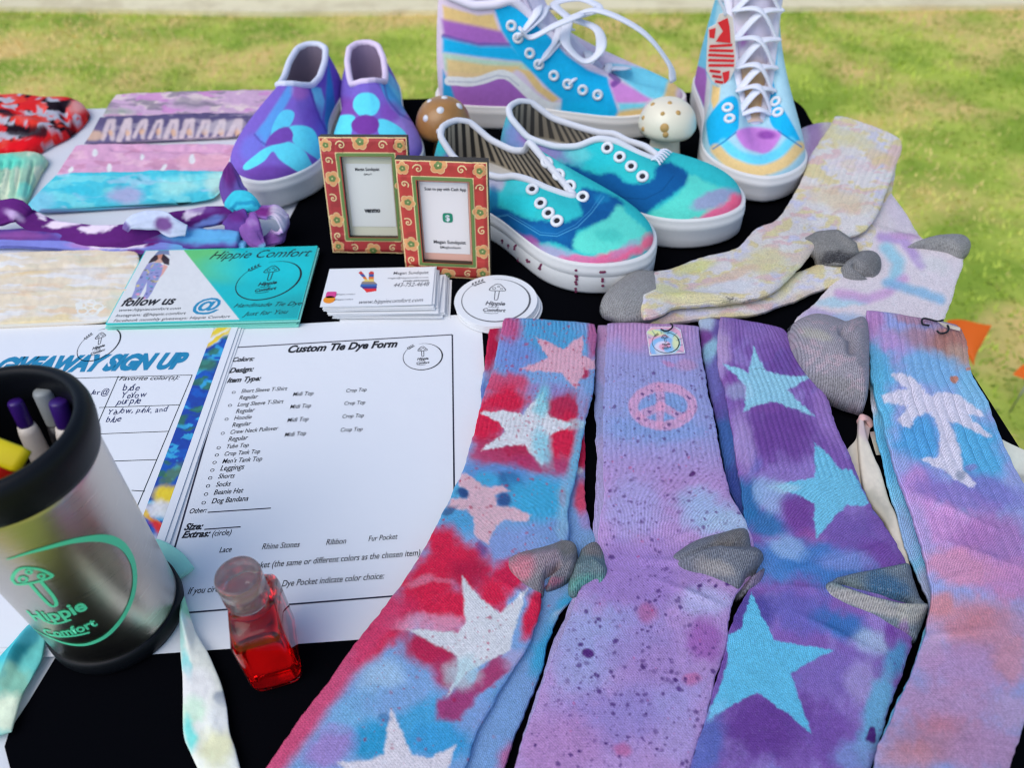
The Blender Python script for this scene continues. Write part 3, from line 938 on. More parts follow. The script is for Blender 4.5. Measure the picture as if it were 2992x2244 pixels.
mb = MB(); put_text(mb, "@", E4((872, 700)), E4((1138, 688)), z, 1.0, .1, .02); mb.build('at_sign', mat('at_sign_print', C(30, 130, 185), .5), card, smooth_=False)

# --- business cards
BX, BY, by_ = -.1513, .5463, -.003
for i in range(12):
    f = i / 11
    dx, dy = .014 * (1 - f) * rr.uniform(.6, 1), -.004 * (1 - f) * rr.uniform(.2, 1.2)
    yaw = by_ + rr.uniform(-.03, .03)
    if i == 11: dx = dy = 0; yaw = by_
    bz = .0005 + .00118 * i
    bc = page('business_card', (BX + dx, BY + dy), yaw, .0889, .0508, bz, .00062, M['card'], 'printed business card on top of its pile, with a rainbow peace hand' if i == 11 else 'white business card in the pile under the top one', 'card', None if i == 11 else 'business cards in the pile')
z = bz + .00062 + .00012
mb = MB()
put_text(mb, "Megan Sundquist", *C4((788, 258), (1113, 250)), z, 1.3, .1, .01)
put_text(mb, "megan@hippiecomfort.com", *C4((735, 298), (1110, 290)), z, 1.0, .2)
put_text(mb, "(762) 499-0332", *C4((880, 326), (1112, 322)), z, 1.0, .2)
rule(mb, C4((876, 318)), C4((1116, 312)), z + .00005, .0004)
put_text(mb, "443-752-4648", *C4((788, 374), (1120, 362)), z, 1.5, .35)
put_text(mb, "@hippie.comfort", *C4((252, 448), (436, 444)), z, 1.1, .2)
put_text(mb, "@hippiecomfort", *C4((238, 496), (416, 492)), z, 1.1, .2)
put_text(mb, "www.hippiecomfort.com", *C4((470, 530), (1062, 508)), z, 1.4, .4)
mb.build('printed_text', M['grey_ink'], bc, smooth_=False)
hand = C4((465, 240), (490, 226), (512, 250), (560, 318), (562, 240), (583, 226), (606, 235), (608, 320), (638, 345), (630, 410), (540, 424), (520, 400), (480, 365), (500, 325), (525, 310))
xs, ys = [p[0] for p in hand], [p[1] for p in hand]
hq = [(min(xs) - 1, min(ys) - 1), (max(xs) + 1, min(ys) - 1), (max(xs) + 1, max(ys) + 1), (min(xs) - 1, max(ys) + 1)]
bands = [(226, 255, (190, 60, 60)), (255, 280, (60, 90, 170)), (280, 300, (235, 130, 60)), (300, 325, (240, 205, 130)), (325, 348, (130, 130, 145)), (348, 368, (60, 110, 190)), (368, 388, (60, 60, 150)), (388, 430, (220, 50, 60))]
ops = [('p', hand, C(60, 50, 80), 1, 1)]
for a, b, c in bands:
    yy = C4((0, a))[1], C4((0, b))[1]
    ops.append(('p', [(1040, yy[0]), (1110, yy[0]), (1110, yy[1]), (1040, yy[1])], C(*c), .7, .9))
def clip_out(o_): return o_
hm = patch('hand_emblem', hq, z - .00005, 60, 70, M['print'], bc, C(225, 225, 230), ops, warp=0, mottle=0)
# keep only the hand's own outline
me = hm.data
co = np.array([v.co[:] for v in me.vertices])
ins = poly_sd(PJ(co), hand) < 0.6
import bmesh
bm = bmesh.new(); bm.from_mesh(me); bm.verts.ensure_lookup_table()
bmesh.ops.delete(bm, geom=[v for v in bm.verts if not ins[v.index]], context='VERTS')
bm.to_mesh(me); bm.free()
for p, c, nm in (((213, 445), (190, 60, 140), 'photo_badge'), ((196, 490), (240, 140, 30), 'shop_badge')):
    cc = G(C4(p), z)[:2]
    t = np.linspace(0, 2 * math.pi, 28, endpoint=False)
    r = .0042
    if nm == 'photo_badge':
        Vq = np.stack([cc[0] + r * np.sign(np.cos(t)) * np.abs(np.cos(t)) ** .4, cc[1] + r * np.sign(np.sin(t)) * np.abs(np.sin(t)) ** .4], 1)
    else: Vq = np.stack([cc[0] + r * 1.15 * np.cos(t), cc[1] + r * 1.15 * np.sin(t)], 1)
    mesh(nm, np.column_stack([Vq, np.full(28, z)]), [tuple(range(28))], mat(nm + '_print', C(*c), .6), bc, smooth_=False)

# --- round stickers
for i in range(6):
    f = i / 5
    x, y = -.0115 + .004 * (1 - f) * rr.uniform(.3, 1), .507 - .003 * (1 - f) * rr.uniform(0, 1)
    zz = .0008 + .0012 * i
    mb = MB(); mb.lathe([(.0, 0), (.0337, 0), (.0339, .0004), (.0337, .0009), (0, .0009)], (x, y, zz), 80)
    stk = mb.build('round_sticker', M['card'], None, smooth_=False)
    tag(stk, 'round white sticker with the mushroom emblem, top of its pile' if i == 5 else 'round white sticker in the pile under the top one', 'sticker', None if i == 5 else 'round stickers in the pile')
z = zz + .0009 + .00012
cc = np.array([-.0115, .507]); k = .82
er = G(C4((1990, 500)), z)[:2] - cc; er = er / np.linalg.norm(er) * .0338 * k
et = np.array([-er[1], er[0]])
mb = MB(); logo(mb, plane_surf(cc, er, et, z), .8); mb.build('emblem', M['grey_ink'], stk, smooth_=False)
# ================================================================== SOCKS
RED, CRIM, MAG = C(205, 48, 92), C(178, 42, 88), C(190, 70, 130)
LBLUE, CYAN, DBLUE = C(128, 168, 228), C(75, 172, 228), C(60, 105, 175)
LAV, PALE, PURP, VIO = C(166, 152, 218), C(212, 216, 240), C(130, 98, 182), C(112, 74, 158)
GREY = C(140, 140, 146)

def sock(name, label, group):
    return thing(name, label, 'sock', group)

# --- pair with red, blue and white stars
g1 = 'red and blue star socks'
s1b = sock('sock', 'under sock of the red and blue star pair, showing along the right edge', g1)
Lb = [(1429, 960), (1420, 1030), (1405, 1150), (1400, 1290), (1370, 1400), (1325, 1500), (1270, 1620), (1190, 1750), (1100, 1870), (1010, 1990), (940, 2090), (880, 2190), (850, 2300)]
Rb = [(1660, 965), (1690, 1040), (1705, 1160), (1708, 1279), (1710, 1342), (1708, 1433), (1714, 1480), (1729, 1545), (1750, 1600), (1700, 1720), (1641, 1789), (1609, 1862), (1587, 1943), (1564, 2011), (1541, 2074), (1505, 2155), (1478, 2240), (1455, 2320)]
ops = [('b', 1425, 1000, 40, 90, 0, CRIM, 1), ('b', 1410, 1180, 40, 60, 0, C(90, 110, 190), .8), ('b', 1700, 1320, 25, 60, 0, RED, 1), ('b', 1700, 1450, 25, 50, 0, C(215, 90, 130), 1), ('b', 1690, 1380, 12, 10, 0, PALE, .9),
       ('b', 1725, 1520, 30, 30, 0, LAV, .8), ('b', 1740, 1580, 40, 30, 0, C(130, 170, 225), .9), ('b', 1670, 1760, 50, 30, -30, CYAN, 1), ('b', 1650, 1800, 40, 20, -30, PALE, .8), ('b', 1610, 1900, 50, 90, 20, CYAN, 1), ('b', 1560, 2060, 60, 60, 20, LBLUE, .9),
       ('b', 1500, 2220, 40, 50, 0, C(190, 110, 170), .8), ('s', 60, 1.5, 5, CRIM, 5, (1400, 950, 1760, 2244), .7)]
strip('body', Lb, Rb, .0005, .0075, M['knit'], s1b, LBLUE, ops, 90, 260, ribs=[(0.0, .42, .0032, .0008)], seed=1)
blob('heel', [(1770, 1625), (1779, 1690), (1764, 1726), (1730, 1738), (1690, 1742), (1662, 1738), (1660, 1700), (1668, 1660), (1690, 1630), (1700, 1605), (1740, 1585)], (1720, 1680), .004, .015, M['heather'], s1b, C(98, 122, 140),
     [('b', 1720, 1710, 60, 30, 0, C(90, 150, 155), .9), ('b', 1740, 1600, 40, 25, 0, C(120, 115, 125), .8)], folds=[([(1740, 1690), (1700, 1715), (1690, 1750)], 10, -.005), ([(1690, 1660), (1730, 1640), (1765, 1670)], 12, .003)], seed=2)
base_at(s1b, G((1560, 1500)).tolist())

s1 = sock('sock', 'upper sock of the red and blue star pair, white stars on red dye', g1)
L = [(1474, 931), (1458, 1000), (1441, 1080), (1409, 1175), (1377, 1288), (1350, 1383), (1293, 1500), (1257, 1577), (1202, 1667), (1134, 1762), (1053, 1862), (1008, 1925), (949, 2011), (890, 2083), (845, 2146), (809, 2205), (770, 2270), (740, 2330)]
R = [(1739, 949), (1742, 985), (1739, 1071), (1732, 1157), (1712, 1234), (1698, 1311), (1680, 1401), (1664, 1469), (1661, 1520), (1660, 1590), (1650, 1660), (1592, 1718), (1578, 1789), (1546, 1880), (1519, 1925), (1469, 2006), (1433, 2070), (1392, 2142), (1368, 2219), (1340, 2290), (1320, 2340)]
starA = B4((470, 400), (655, 485), (785, 400), (775, 530), (868, 560), (866, 620), (795, 620), (735, 752), (650, 645), (370, 618), (555, 545))
starB = B4((125, 900), (250, 885), (400, 910), (450, 830), (525, 765), (555, 910), (720, 972), (560, 1050), (540, 1130), (520, 1245), (400, 1110), (290, 1110), (125, 1145), (200, 1080), (290, 1030), (230, 960))
starC = E1((540, 490), (620, 500), (770, 610), (860, 640), (960, 625), (1070, 680), (920, 730), (930, 840), (1130, 870), (1310, 950), (1250, 1020), (1000, 1000), (920, 1060), (840, 1260), (700, 1180), (670, 960), (600, 880), (390, 860), (430, 760), (600, 770), (620, 690), (520, 620))
starD = B3((1215, 408), (1290, 500), (1370, 585), (1460, 640), (1560, 560), (1640, 490), (1590, 640), (1545, 770), (1530, 890), (1380, 960), (1250, 1030), (1115, 1190), (1185, 1050), (1190, 920), (1060, 860), (860, 745), (1050, 760), (1190, 770), (1240, 690))
starE = B3((755, 1260), (830, 1420), (890, 1560), (1000, 1580), (1180, 1500), (1130, 1640), (1060, 1720), (600, 1760), (410, 1610), (620, 1600), (710, 1560))
box = (1250, 930, 1740, 2244)
ops = [('b', 1610, 985, 110, 60, 0, C(85, 165, 225), .9), ('b', 1490, 960, 35, 50, 0, C(190, 90, 150), .9), ('b', 1735, 990, 18, 60, 0, MAG, .7), ('b', 1500, 1040, 70, 50, 0, C(120, 150, 225), .9),
       # red above and below the second star
       ('b', 1470, 1120, 90, 28, 5, C(200, 80, 125), .9), ('b', 1475, 1170, 80, 45, 0, RED, 1), ('b', 1420, 1240, 60, 60, 0, RED, 1), ('b', 1650, 1190, 65, 45, 10, CRIM, .95), ('b', 1712, 1090, 16, 14, 0, CRIM, .9),
       ('b', 1640, 1290, 70, 75, 0, RED, 1), ('b', 1500, 1330, 110, 45, 8, CRIM, .95), ('b', 1580, 1360, 100, 30, 8, C(175, 70, 125), .9), ('b', 1430, 1340, 60, 40, 0, C(180, 80, 130), .8), ('b', 1600, 1140, 60, 25, 0, C(150, 140, 210), .8),
       ('b', 1690, 1330, 22, 90, 10, C(120, 185, 230), .95), ('b', 1700, 1180, 14, 60, 0, C(150, 165, 225), .8),
       # blue band and dark spots round the third star
       ('b', 1450, 1385, 130, 30, 6, C(95, 150, 220), .9), ('b', 1490, 1410, 40, 26, 0, C(60, 110, 175), .95), ('b', 1590, 1470, 110, 70, 10, CYAN, 1), ('b', 1420, 1400, 40, 24, 20, CYAN, .9),
       ('b', 1330, 1440, 30, 26, 0, C(90, 170, 225), 1), ('b', 1330, 1520, 70, 50, 20, C(90, 165, 225), 1), ('b', 1620, 1580, 90, 60, 0, C(130, 165, 228), .9),
       ('b', 1480, 1600, 90, 50, -20, C(135, 160, 226), .9), ('b', 1645, 1455, 9, 26, 10, C(150, 90, 150), .9), ('b', 1650, 1500, 24, 90, 5, C(150, 195, 235), .7),
       ('p', starA, C(228, 178, 212), 4, 1), ('p', starB, C(208, 216, 240), 4, 1), ('b', 1585, 1165, 22, 50, 10, C(120, 205, 235), .75), ('b', 1585, 1310, 26, 55, -8, C(140, 205, 238), .85), ('b', 1690, 1240, 30, 14, 0, C(170, 215, 240), .6),
       ('p', starC, C(226, 188, 216), 5, 1),
       ('b', 1352, 1442, 18, 14, 20, C(55, 85, 150), .95), ('b', 1470, 1462, 20, 20, 0, C(60, 95, 160), .95), ('b', 1312, 1490, 26, 10, -30, C(70, 95, 150), .8), ('b', 1405, 1608, 20, 22, 0, C(70, 90, 165), .9),
       # the foot: large red fields
       ('b', 1290, 1590, 60, 60, -30, RED, 1), ('b', 1330, 1650, 100, 60, 0, RED, 1), ('b', 1240, 1720, 120, 80, -40, RED, 1), ('b', 1380, 1680, 70, 50, 0, CRIM, .95), ('b', 1480, 1690, 60, 50, 0, C(200, 50, 100), 1), ('b', 1320, 1770, 90, 70, 0, RED, 1),
       ('b', 1440, 1740, 50, 50, 10, RED, 1), ('b', 1555, 1800, 26, 80, 20, RED, 1), ('b', 1150, 1810, 90, 50, -45, C(200, 60, 110), 1), ('b', 1100, 1870, 90, 40, -50, RED, .95), ('b', 1270, 1900, 90, 55, 15, C(180, 52, 100), 1), ('b', 1250, 1820, 120, 25, 0, C(215, 170, 215), .7),
       ('b', 1225, 1700, 40, 14, -20, C(225, 150, 190), .6), ('b', 1300, 1700, 40, 8, 10, C(225, 140, 180), .5), ('b', 1310, 1970, 50, 50, 20, C(178, 60, 115), .9), 
       ('L', [(1140, 1790), (1060, 1890), (960, 2015), (865, 2145), (780, 2255)], C(204, 78, 130), 16, 42, .9), ('b', 1120, 1990, 70, 60, -30, C(160, 195, 240), .9), ('b', 1060, 2080, 90, 55, -30, C(125, 180, 235), 1), ('b', 1190, 2060, 120, 60, 0, C(130, 170, 230), 1), ('b', 1260, 2110, 160, 60, -20, C(80, 165, 225), 1), ('b', 1090, 2170, 70, 60, 0, C(60, 160, 220), 1), ('b', 1290, 2170, 90, 50, 0, C(70, 160, 225), 1), ('b', 960, 2190, 80, 50, -30, C(160, 140, 215), .9), ('b', 1380, 2080, 60, 60, 0, C(140, 165, 228), .7),
       ('b', 1420, 1985, 70, 26, -38, C(175, 70, 130), .95, .5), ('b', 1340, 2050, 70, 40, -38, C(160, 66, 130), .95, .5), ('b', 1460, 1950, 40, 30, -35, C(165, 75, 130), .95, .5),
       ('b', 1500, 1930, 30, 40, 30, C(185, 175, 225), .6), ('b', 1310, 1985, 20, 24, 0, C(165, 55, 110), .7),
       ('p', starD, C(206, 214, 238), 5, 1), ('b', 1350, 1970, 50, 50, -50, C(180, 215, 240), .7), ('p', starE, C(212, 212, 238), 5, 1), ('b', 1122, 2098, 18, 12, 0, C(70, 120, 180), .6),
       ('s', 620, 1.4, 5.5, CRIM, 7, (1400, 930, 1745, 1330), .6), ('s', 480, 1.4, 5.5, CRIM, 8, (1250, 1330, 1700, 1900), .65), ('s', 230, 1.6, 7.5, C(160, 40, 90), 9, (1000, 1800, 1600, 2244), .7)]
strip('body', L, R, .0068, .0085, M['knit'], s1, LBLUE, ops, 170, 520, ribs=[(0.0, .36, .0034, .0007), (0, .05, .0034, .0012)], seed=3, warp=9, bulge=[(1600, 1600, 70, 60, 0, .004), (1540, 1585, 90, 9, -28, .0016), (1500, 1640, 110, 10, -14, .0014), (1530, 1740, 80, 9, 30, .0014), (1610, 1545, 70, 8, -40, .0012)])
blob('heel', B3((1490, 330), (1560, 280), (1650, 258), (1790, 222), (1890, 186), (1955, 205), (1968, 290), (1950, 380), (1880, 440), (1780, 480), (1742, 470), (1738, 520), (1650, 500), (1560, 440)), B3((1760, 340)), .008, .0155, M['heather'], s1, C(116, 118, 136),
     [('b', 1520, 1660, 40, 40, 0, C(190, 120, 150), .7), ('b', 1600, 1640, 40, 30, 0, C(150, 135, 160), .6), ('b', 1620, 1700, 30, 14, 0, C(150, 90, 125), .7), ('b', 1660, 1605, 30, 24, 0, C(125, 125, 130), .8)],
     folds=[(B3((1830, 330), (1770, 380), (1745, 480)), 9, -.009), (B3((1560, 370), (1700, 290), (1840, 260)), 16, .003), (B3((1900, 420), (1930, 330)), 14, .003)], seed=4, knit_dir=.5)
base_at(s1, G((1500, 1500)).tolist())

# --- lilac pair with the peace sign
g2 = 'lilac peace sign socks'
s2b = sock('sock', 'under sock of the lilac peace sign pair, a sliver along its left edge', g2)
Lb = [(1744, 952), (1741, 1003), (1738, 1162), (1740, 1275), (1742, 1401), (1733, 1541), (1725, 1600), (1690, 1700), (1655, 1790), (1610, 1900), (1570, 2020), (1530, 2150), (1490, 2300)]
Rb = [(1960, 960), (1990, 1100), (2010, 1300), (2060, 1450), (2090, 1560), (2070, 1700), (2040, 1850), (2000, 2000), (1960, 2150), (1920, 2300)]
strip('body', Lb, Rb, .0005, .0075, M['knit'], s2b, C(168, 165, 222), [('b', 1745, 980, 30, 40, 0, C(185, 150, 205), .9), ('b', 1740, 1200, 30, 100, 0, C(140, 160, 220), .8), ('s', 60, 1.5, 4, VIO, 3, (1730, 950, 1800, 1600), .7)], 70, 220, ribs=[(0, .5, .0034, .0007)], seed=2)
base_at(s2b, G((1850, 1500)).tolist())
s2 = sock('sock', 'upper lilac sock with a pink peace sign and purple speckles', g2)
L = [(1777, 947), (1770, 1026), (1764, 1162), (1761, 1252), (1764, 1365), (1766, 1455), (1750, 1525), (1742, 1600), (1705, 1700), (1672, 1780), (1640, 1862), (1605, 1950), (1575, 2040), (1540, 2130), (1510, 2220), (1480, 2320)]
R = [(2042, 956), (2048, 1026), (2067, 1144), (2085, 1207), (2096, 1288), (2114, 1365), (2137, 1451), (2164, 1501), (2182, 1537), (2200, 1600), (2195, 1680), (2152, 1740), (2132, 1801), (2123, 1878), (2105, 1946), (2082, 2014), (2064, 2095), (2042, 2163), (2019, 2235), (1990, 2330)]
pc = np.array([1936, 1187.])
t = np.radians(np.linspace(0, 360, 50))
ring = [tuple(pc + [86 * math.cos(a), 56 * math.sin(a)]) for a in t]
pk = C(222, 168, 218)
ops = [('g', (1900, 980), (1900, 1180), C(150, 165, 228), .75), ('g', (1900, 1240), (1900, 1420), C(178, 150, 216), .9), ('b', 1900, 960, 150, 60, 0, C(182, 150, 208), .9), ('b', 2010, 1000, 60, 60, 0, C(172, 150, 214), .6), ('b', 1910, 1250, 130, 40, 0, C(135, 165, 230), .8),
       ('b', 1940, 1185, 80, 50, 0, C(128, 165, 228), .8), ('b', 2060, 1500, 90, 60, 20, C(160, 185, 235), .9), ('b', 2120, 1530, 70, 40, 0, C(170, 195, 238), .9), ('b', 1850, 1480, 80, 90, 0, C(165, 165, 228), .8),
       ('b', 1850, 1690, 170, 100, 0, C(150, 128, 208), .7), ('b', 1780, 1860, 150, 80, -10, C(150, 165, 230), .7), ('b', 1900, 2060, 150, 70, -10, C(150, 160, 228), .6), ('b', 2060, 1760, 80, 40, 0, C(175, 180, 235), .8), ('b', 1700, 1900, 110, 140, 0, C(158, 168, 228), .8), ('b', 1900, 1920, 120, 120, 0, C(160, 140, 212), .7), ('b', 2060, 1870, 50, 60, 0, C(150, 95, 185), .75), ('b', 1890, 1790, 30, 26, 0, C(170, 70, 130), .5),
       ('b', 1800, 2100, 160, 90, 0, C(152, 140, 214), .8), ('b', 1640, 2180, 120, 90, 0, C(175, 140, 205), .8), ('b', 1820, 2190, 26, 20, 0, C(190, 70, 130), .45), ('b', 2020, 1985, 24, 16, 0, C(190, 90, 150), .5), ('b', 1980, 2150, 60, 90, 0, C(170, 160, 226), .7),
       ('l', ring + [ring[0]], pk, 10, 8, .78), ('l', [(1928, 1132), (1930, 1187)], pk, 9, 8, .72), ('l', [(1930, 1187), (1868, 1214)], pk, 8, 8, .72), ('l', [(1930, 1187), (1990, 1216)], pk, 8, 8, .72), ('l', [(1930, 1187), (1928, 1240)], pk, 8, 8, .72),
       ('b', 1952, 1062, 20, 8, 20, C(205, 130, 190), .5), ('b', 2000, 1070, 30, 16, 0, C(195, 150, 200), .5),
       ('s', 900, 1.2, 6, C(88, 52, 135), 11, (1760, 1060, 2180, 1560), .75), ('s', 1500, 1.1, 3.2, C(96, 70, 160), 14, (1500, 1350, 2180, 2244), .7), ('s', 900, 1.5, 8.5, C(76, 42, 128), 12, (1540, 1560, 2140, 2244), .9), ('s', 130, 1.5, 5, C(190, 70, 140), 13, (1600, 1100, 2120, 2200), .6), ('b', 1716, 1909, 17, 15, 0, C(85, 40, 130), .95, .4), ('b', 2020, 1384, 9, 8, 0, C(85, 40, 120), .9, .5)]
strip('body', L, R, .0068, .0085, M['knit'], s2, C(158, 160, 224), ops, 170, 520, ribs=[(0.0, .42, .0034, .0008), (0, .06, .0034, .0012)], seed=5, bulge=[(2120, 1600, 70, 60, 0, .004), (2010, 1560, 110, 10, -20, .0016), (1940, 1640, 110, 11, 4, .0014), (2030, 1740, 100, 10, 22, .0016), (2100, 1520, 70, 8, -30, .0012)])
blob('heel', [(1955, 1637), (1985, 1608), (2029, 1583), (2100, 1562), (2178, 1547), (2198, 1590), (2238, 1634), (2238, 1670), (2224, 1705), (2190, 1724), (2160, 1728), (2145, 1722), (2070, 1695), (1990, 1672)], (2110, 1640), .008, .0165, M['heather'], s2, C(108, 116, 138),
     [('b', 2140, 1570, 60, 22, -15, C(112, 112, 120), .8), ('b', 2210, 1690, 30, 24, 0, C(120, 110, 150), .8), ('b', 2080, 1660, 60, 20, 10, C(150, 150, 160), .6)], folds=[([(2232, 1640), (2190, 1672), (2160, 1740)], 9, -.010), ([(1975, 1640), (2080, 1592), (2200, 1590)], 7, -.003), ([(2000, 1640), (2100, 1612), (2210, 1625)], 16, .004)], seed=6, knit_dir=.3)
base_at(s2, G((1950, 1500)).tolist())
# cardboard tag pinned to its cuff
zt = .0172
tq = [G(p, zt) for p in E7((540, 575), (1265, 560), (1440, 655), (1575, 1345), (505, 1430), (405, 720))]
tg = thing('hang_tag', 'small blue tie dye cardboard tag lying on the lilac sock cuff', 'tag')
V = [list(p) for p in tq]
V2 = [[p[0], p[1], p[2] - .0007] for p in tq]
n = 6
mesh('card', V + V2, [tuple(reversed(range(n))), tuple(range(n, 2 * n))] + [(i, (i + 1) % n, n + (i + 1) % n, n + i) for i in range(n)], M['card'], tg, smooth_=False)
tp = E7((540, 585), (1265, 568), (1430, 662), (1560, 1335), (515, 1410), (412, 722))
tb4 = [(min(p[0] for p in tp), min(p[1] for p in tp)), (max(p[0] for p in tp), min(p[1] for p in tp)), (max(p[0] for p in tp), max(p[1] for p in tp)), (min(p[0] for p in tp), max(p[1] for p in tp))]
cx, cy = E7((900, 1120))
sp = []
for th in np.radians(np.arange(0, 640, 14)):
    r = 3 + th * 6.2
    sp.append((cx + r * math.cos(-th + 2.6) * 1.05, cy + r * math.sin(-th + 2.6) * .8))
ops = [('b', cx, cy, 34, 26, 0, C(205, 200, 235), .9), ('l', sp[2:], C(235, 165, 205), 5, 6, .9), ('l', [(x + 9, y + 5) for x, y in sp[4:30]], C(120, 175, 232), 4, 5, .9), ('b', 1913, 972, 26, 8, 5, C(235, 230, 150), .8), ('b', 1975, 1000, 10, 22, 0, C(232, 226, 160), .7), ('b', 1893, 985, 16, 10, 0, C(235, 170, 200), .7)]
for a in range(0, 360, 24):
    ca, sa = math.cos(math.radians(a)), math.sin(math.radians(a))
    ops.append(('l', [(cx + 45 * ca, cy + 34 * sa), (cx + 62 * ca, cy + 48 * sa)], C(60, 110, 160), .8, 1.2, .6))
pt = patch('tag_print', tb4, zt + .0002, 70, 60, M['gloss_print'], tg, C(140, 195, 232), ops, warp=3, wscale=12)
def keep_inside(o, poly, tol=0.3):
    me = o.data
    co = np.array([v.co[:] for v in me.vertices])
    ok = poly_sd(PJ(co), poly) < tol
    bm = bmesh.new(); bm.from_mesh(me); bm.verts.ensure_lookup_table()
    bmesh.ops.delete(bm, geom=[v for v in bm.verts if not ok[v.index]], context='VERTS')
    bm.to_mesh(me); bm.free()
keep_inside(pt, tp)
mb = MB(); logo(mb, px_surf(E7((985, 1040)), E7((1390, 1010)), E7((930, 735)), zt + .0004), 1.1); mb.build('emblem', M['ink'], tg, smooth_=False)
base_at(tg, G((1945, 1000), zt).tolist())
pn = MB(); pth = resample(np.array([np.append(G(E7(p), zt + dz)[:2], zt + dz) for p, dz in (((850, 640), .001), ((940, 685), .0022), ((1060, 680), .003), ((1170, 610), .0032), ((1195, 540), .003), ((1170, 490), .0015), ((1130, 470), -.001))]), 30)
pn.tube(pth, .0006, 8)
tag(pn.build('safety_pin', mat('black_wire', (.015, .015, .02), .35, metal=.6)), 'black safety pin holding the tie dye tag to the lilac sock', 'pin')

# --- purple pair with blue stars
g3 = 'purple socks with blue stars'
s3b = sock('sock', 'under sock of the purple star pair, darker and showing on its left', g3)
Lb = [(2042, 930), (2046, 981), (2055, 1053), (2073, 1144), (2091, 1234), (2110, 1342), (2128, 1433), (2160, 1505), (2190, 1570), (2215, 1640), (2190, 1750), (2160, 1860), (2130, 1960), (2100, 2060), (2060, 2180), (2020, 2310)]
Rb = [(2288, 962), (2300, 1000), (2330, 1100), (2380, 1220), (2430, 1330), (2480, 1440), (2530, 1560), (2560, 1680), (2570, 1780), (2540, 1900), (2500, 2020), (2460, 2150), (2420, 2310)]
ops = [('b', 2062, 945, 30, 26, 0, C(170, 195, 235), .9), ('b', 2060, 985, 26, 26, 0, C(130, 85, 170), .9), ('b', 2075, 1030, 18, 50, 20, C(150, 200, 236), .9), ('b', 2075, 1110, 30, 60, 0, C(120, 125, 205), .8), ('b', 2120, 1300, 40, 80, 0, C(70, 115, 190), .9), ('b', 2150, 1450, 50, 80, 0, C(60, 85, 165), .9), ('b', 2260, 960, 60, 30, 0, C(140, 110, 190), .9)]
strip('body', Lb, Rb, .0005, .0075, M['knit'], s3b, C(110, 100, 185), ops, 80, 240, ribs=[(0, .5, .0034, .0007)], seed=3)
base_at(s3b, G((2300, 1500)).tolist())
s3 = sock('sock', 'upper purple sock with three large blue stars', g3)
L = [(2103, 927), (2095, 1003), (2097, 1071), (2114, 1135), (2132, 1230), (2146, 1320), (2164, 1433), (2178, 1541), (2215, 1640), (2190, 1720), (2150, 1790), (2122, 1880), (2100, 1960), (2078, 2040), (2052, 2130), (2026, 2220), (1998, 2320)]
R = [(2284, 962), (2304, 985), (2345, 1045), (2376, 1093), (2408, 1143), (2430, 1211), (2453, 1274), (2485, 1342), (2516, 1423), (2553, 1494), (2589, 1544), (2625, 1607), (2650, 1660), (2664, 1740), (2668, 1840), (2656, 1915), (2638, 1964), (2616, 2018), (2593, 2091), (2571, 2163), (2548, 2235), (2520, 2320)]
st1 = B5((465, 690), (505, 780), (545, 850), (690, 880), (830, 885), (760, 930), (690, 970), (770, 1060), (855, 1140), (700, 1090), (590, 1050), (490, 1070), (400, 1118), (410, 1010), (415, 945), (350, 880), (270, 805), (360, 830), (430, 855))
st2 = E2((1030, 530), (1110, 600), (1200, 680), (1310, 800), (1440, 820), (1620, 1180), (1560, 1200), (1390, 1205), (1250, 1320), (1150, 1450), (1045, 1580), (1035, 1380), (1030, 1185), (850, 1090), (600, 1000), (760, 950), (1040, 910), (1040, 700))
st3 = B6((450, 520), (520, 680), (600, 835), (780, 870), (985, 895), (850, 970), (700, 1050), (760, 1220), (842, 1442), (680, 1310), (490, 1168), (330, 1250), (160, 1350), (230, 1180), (290, 1000), (300, 800), (380, 760), (420, 640))
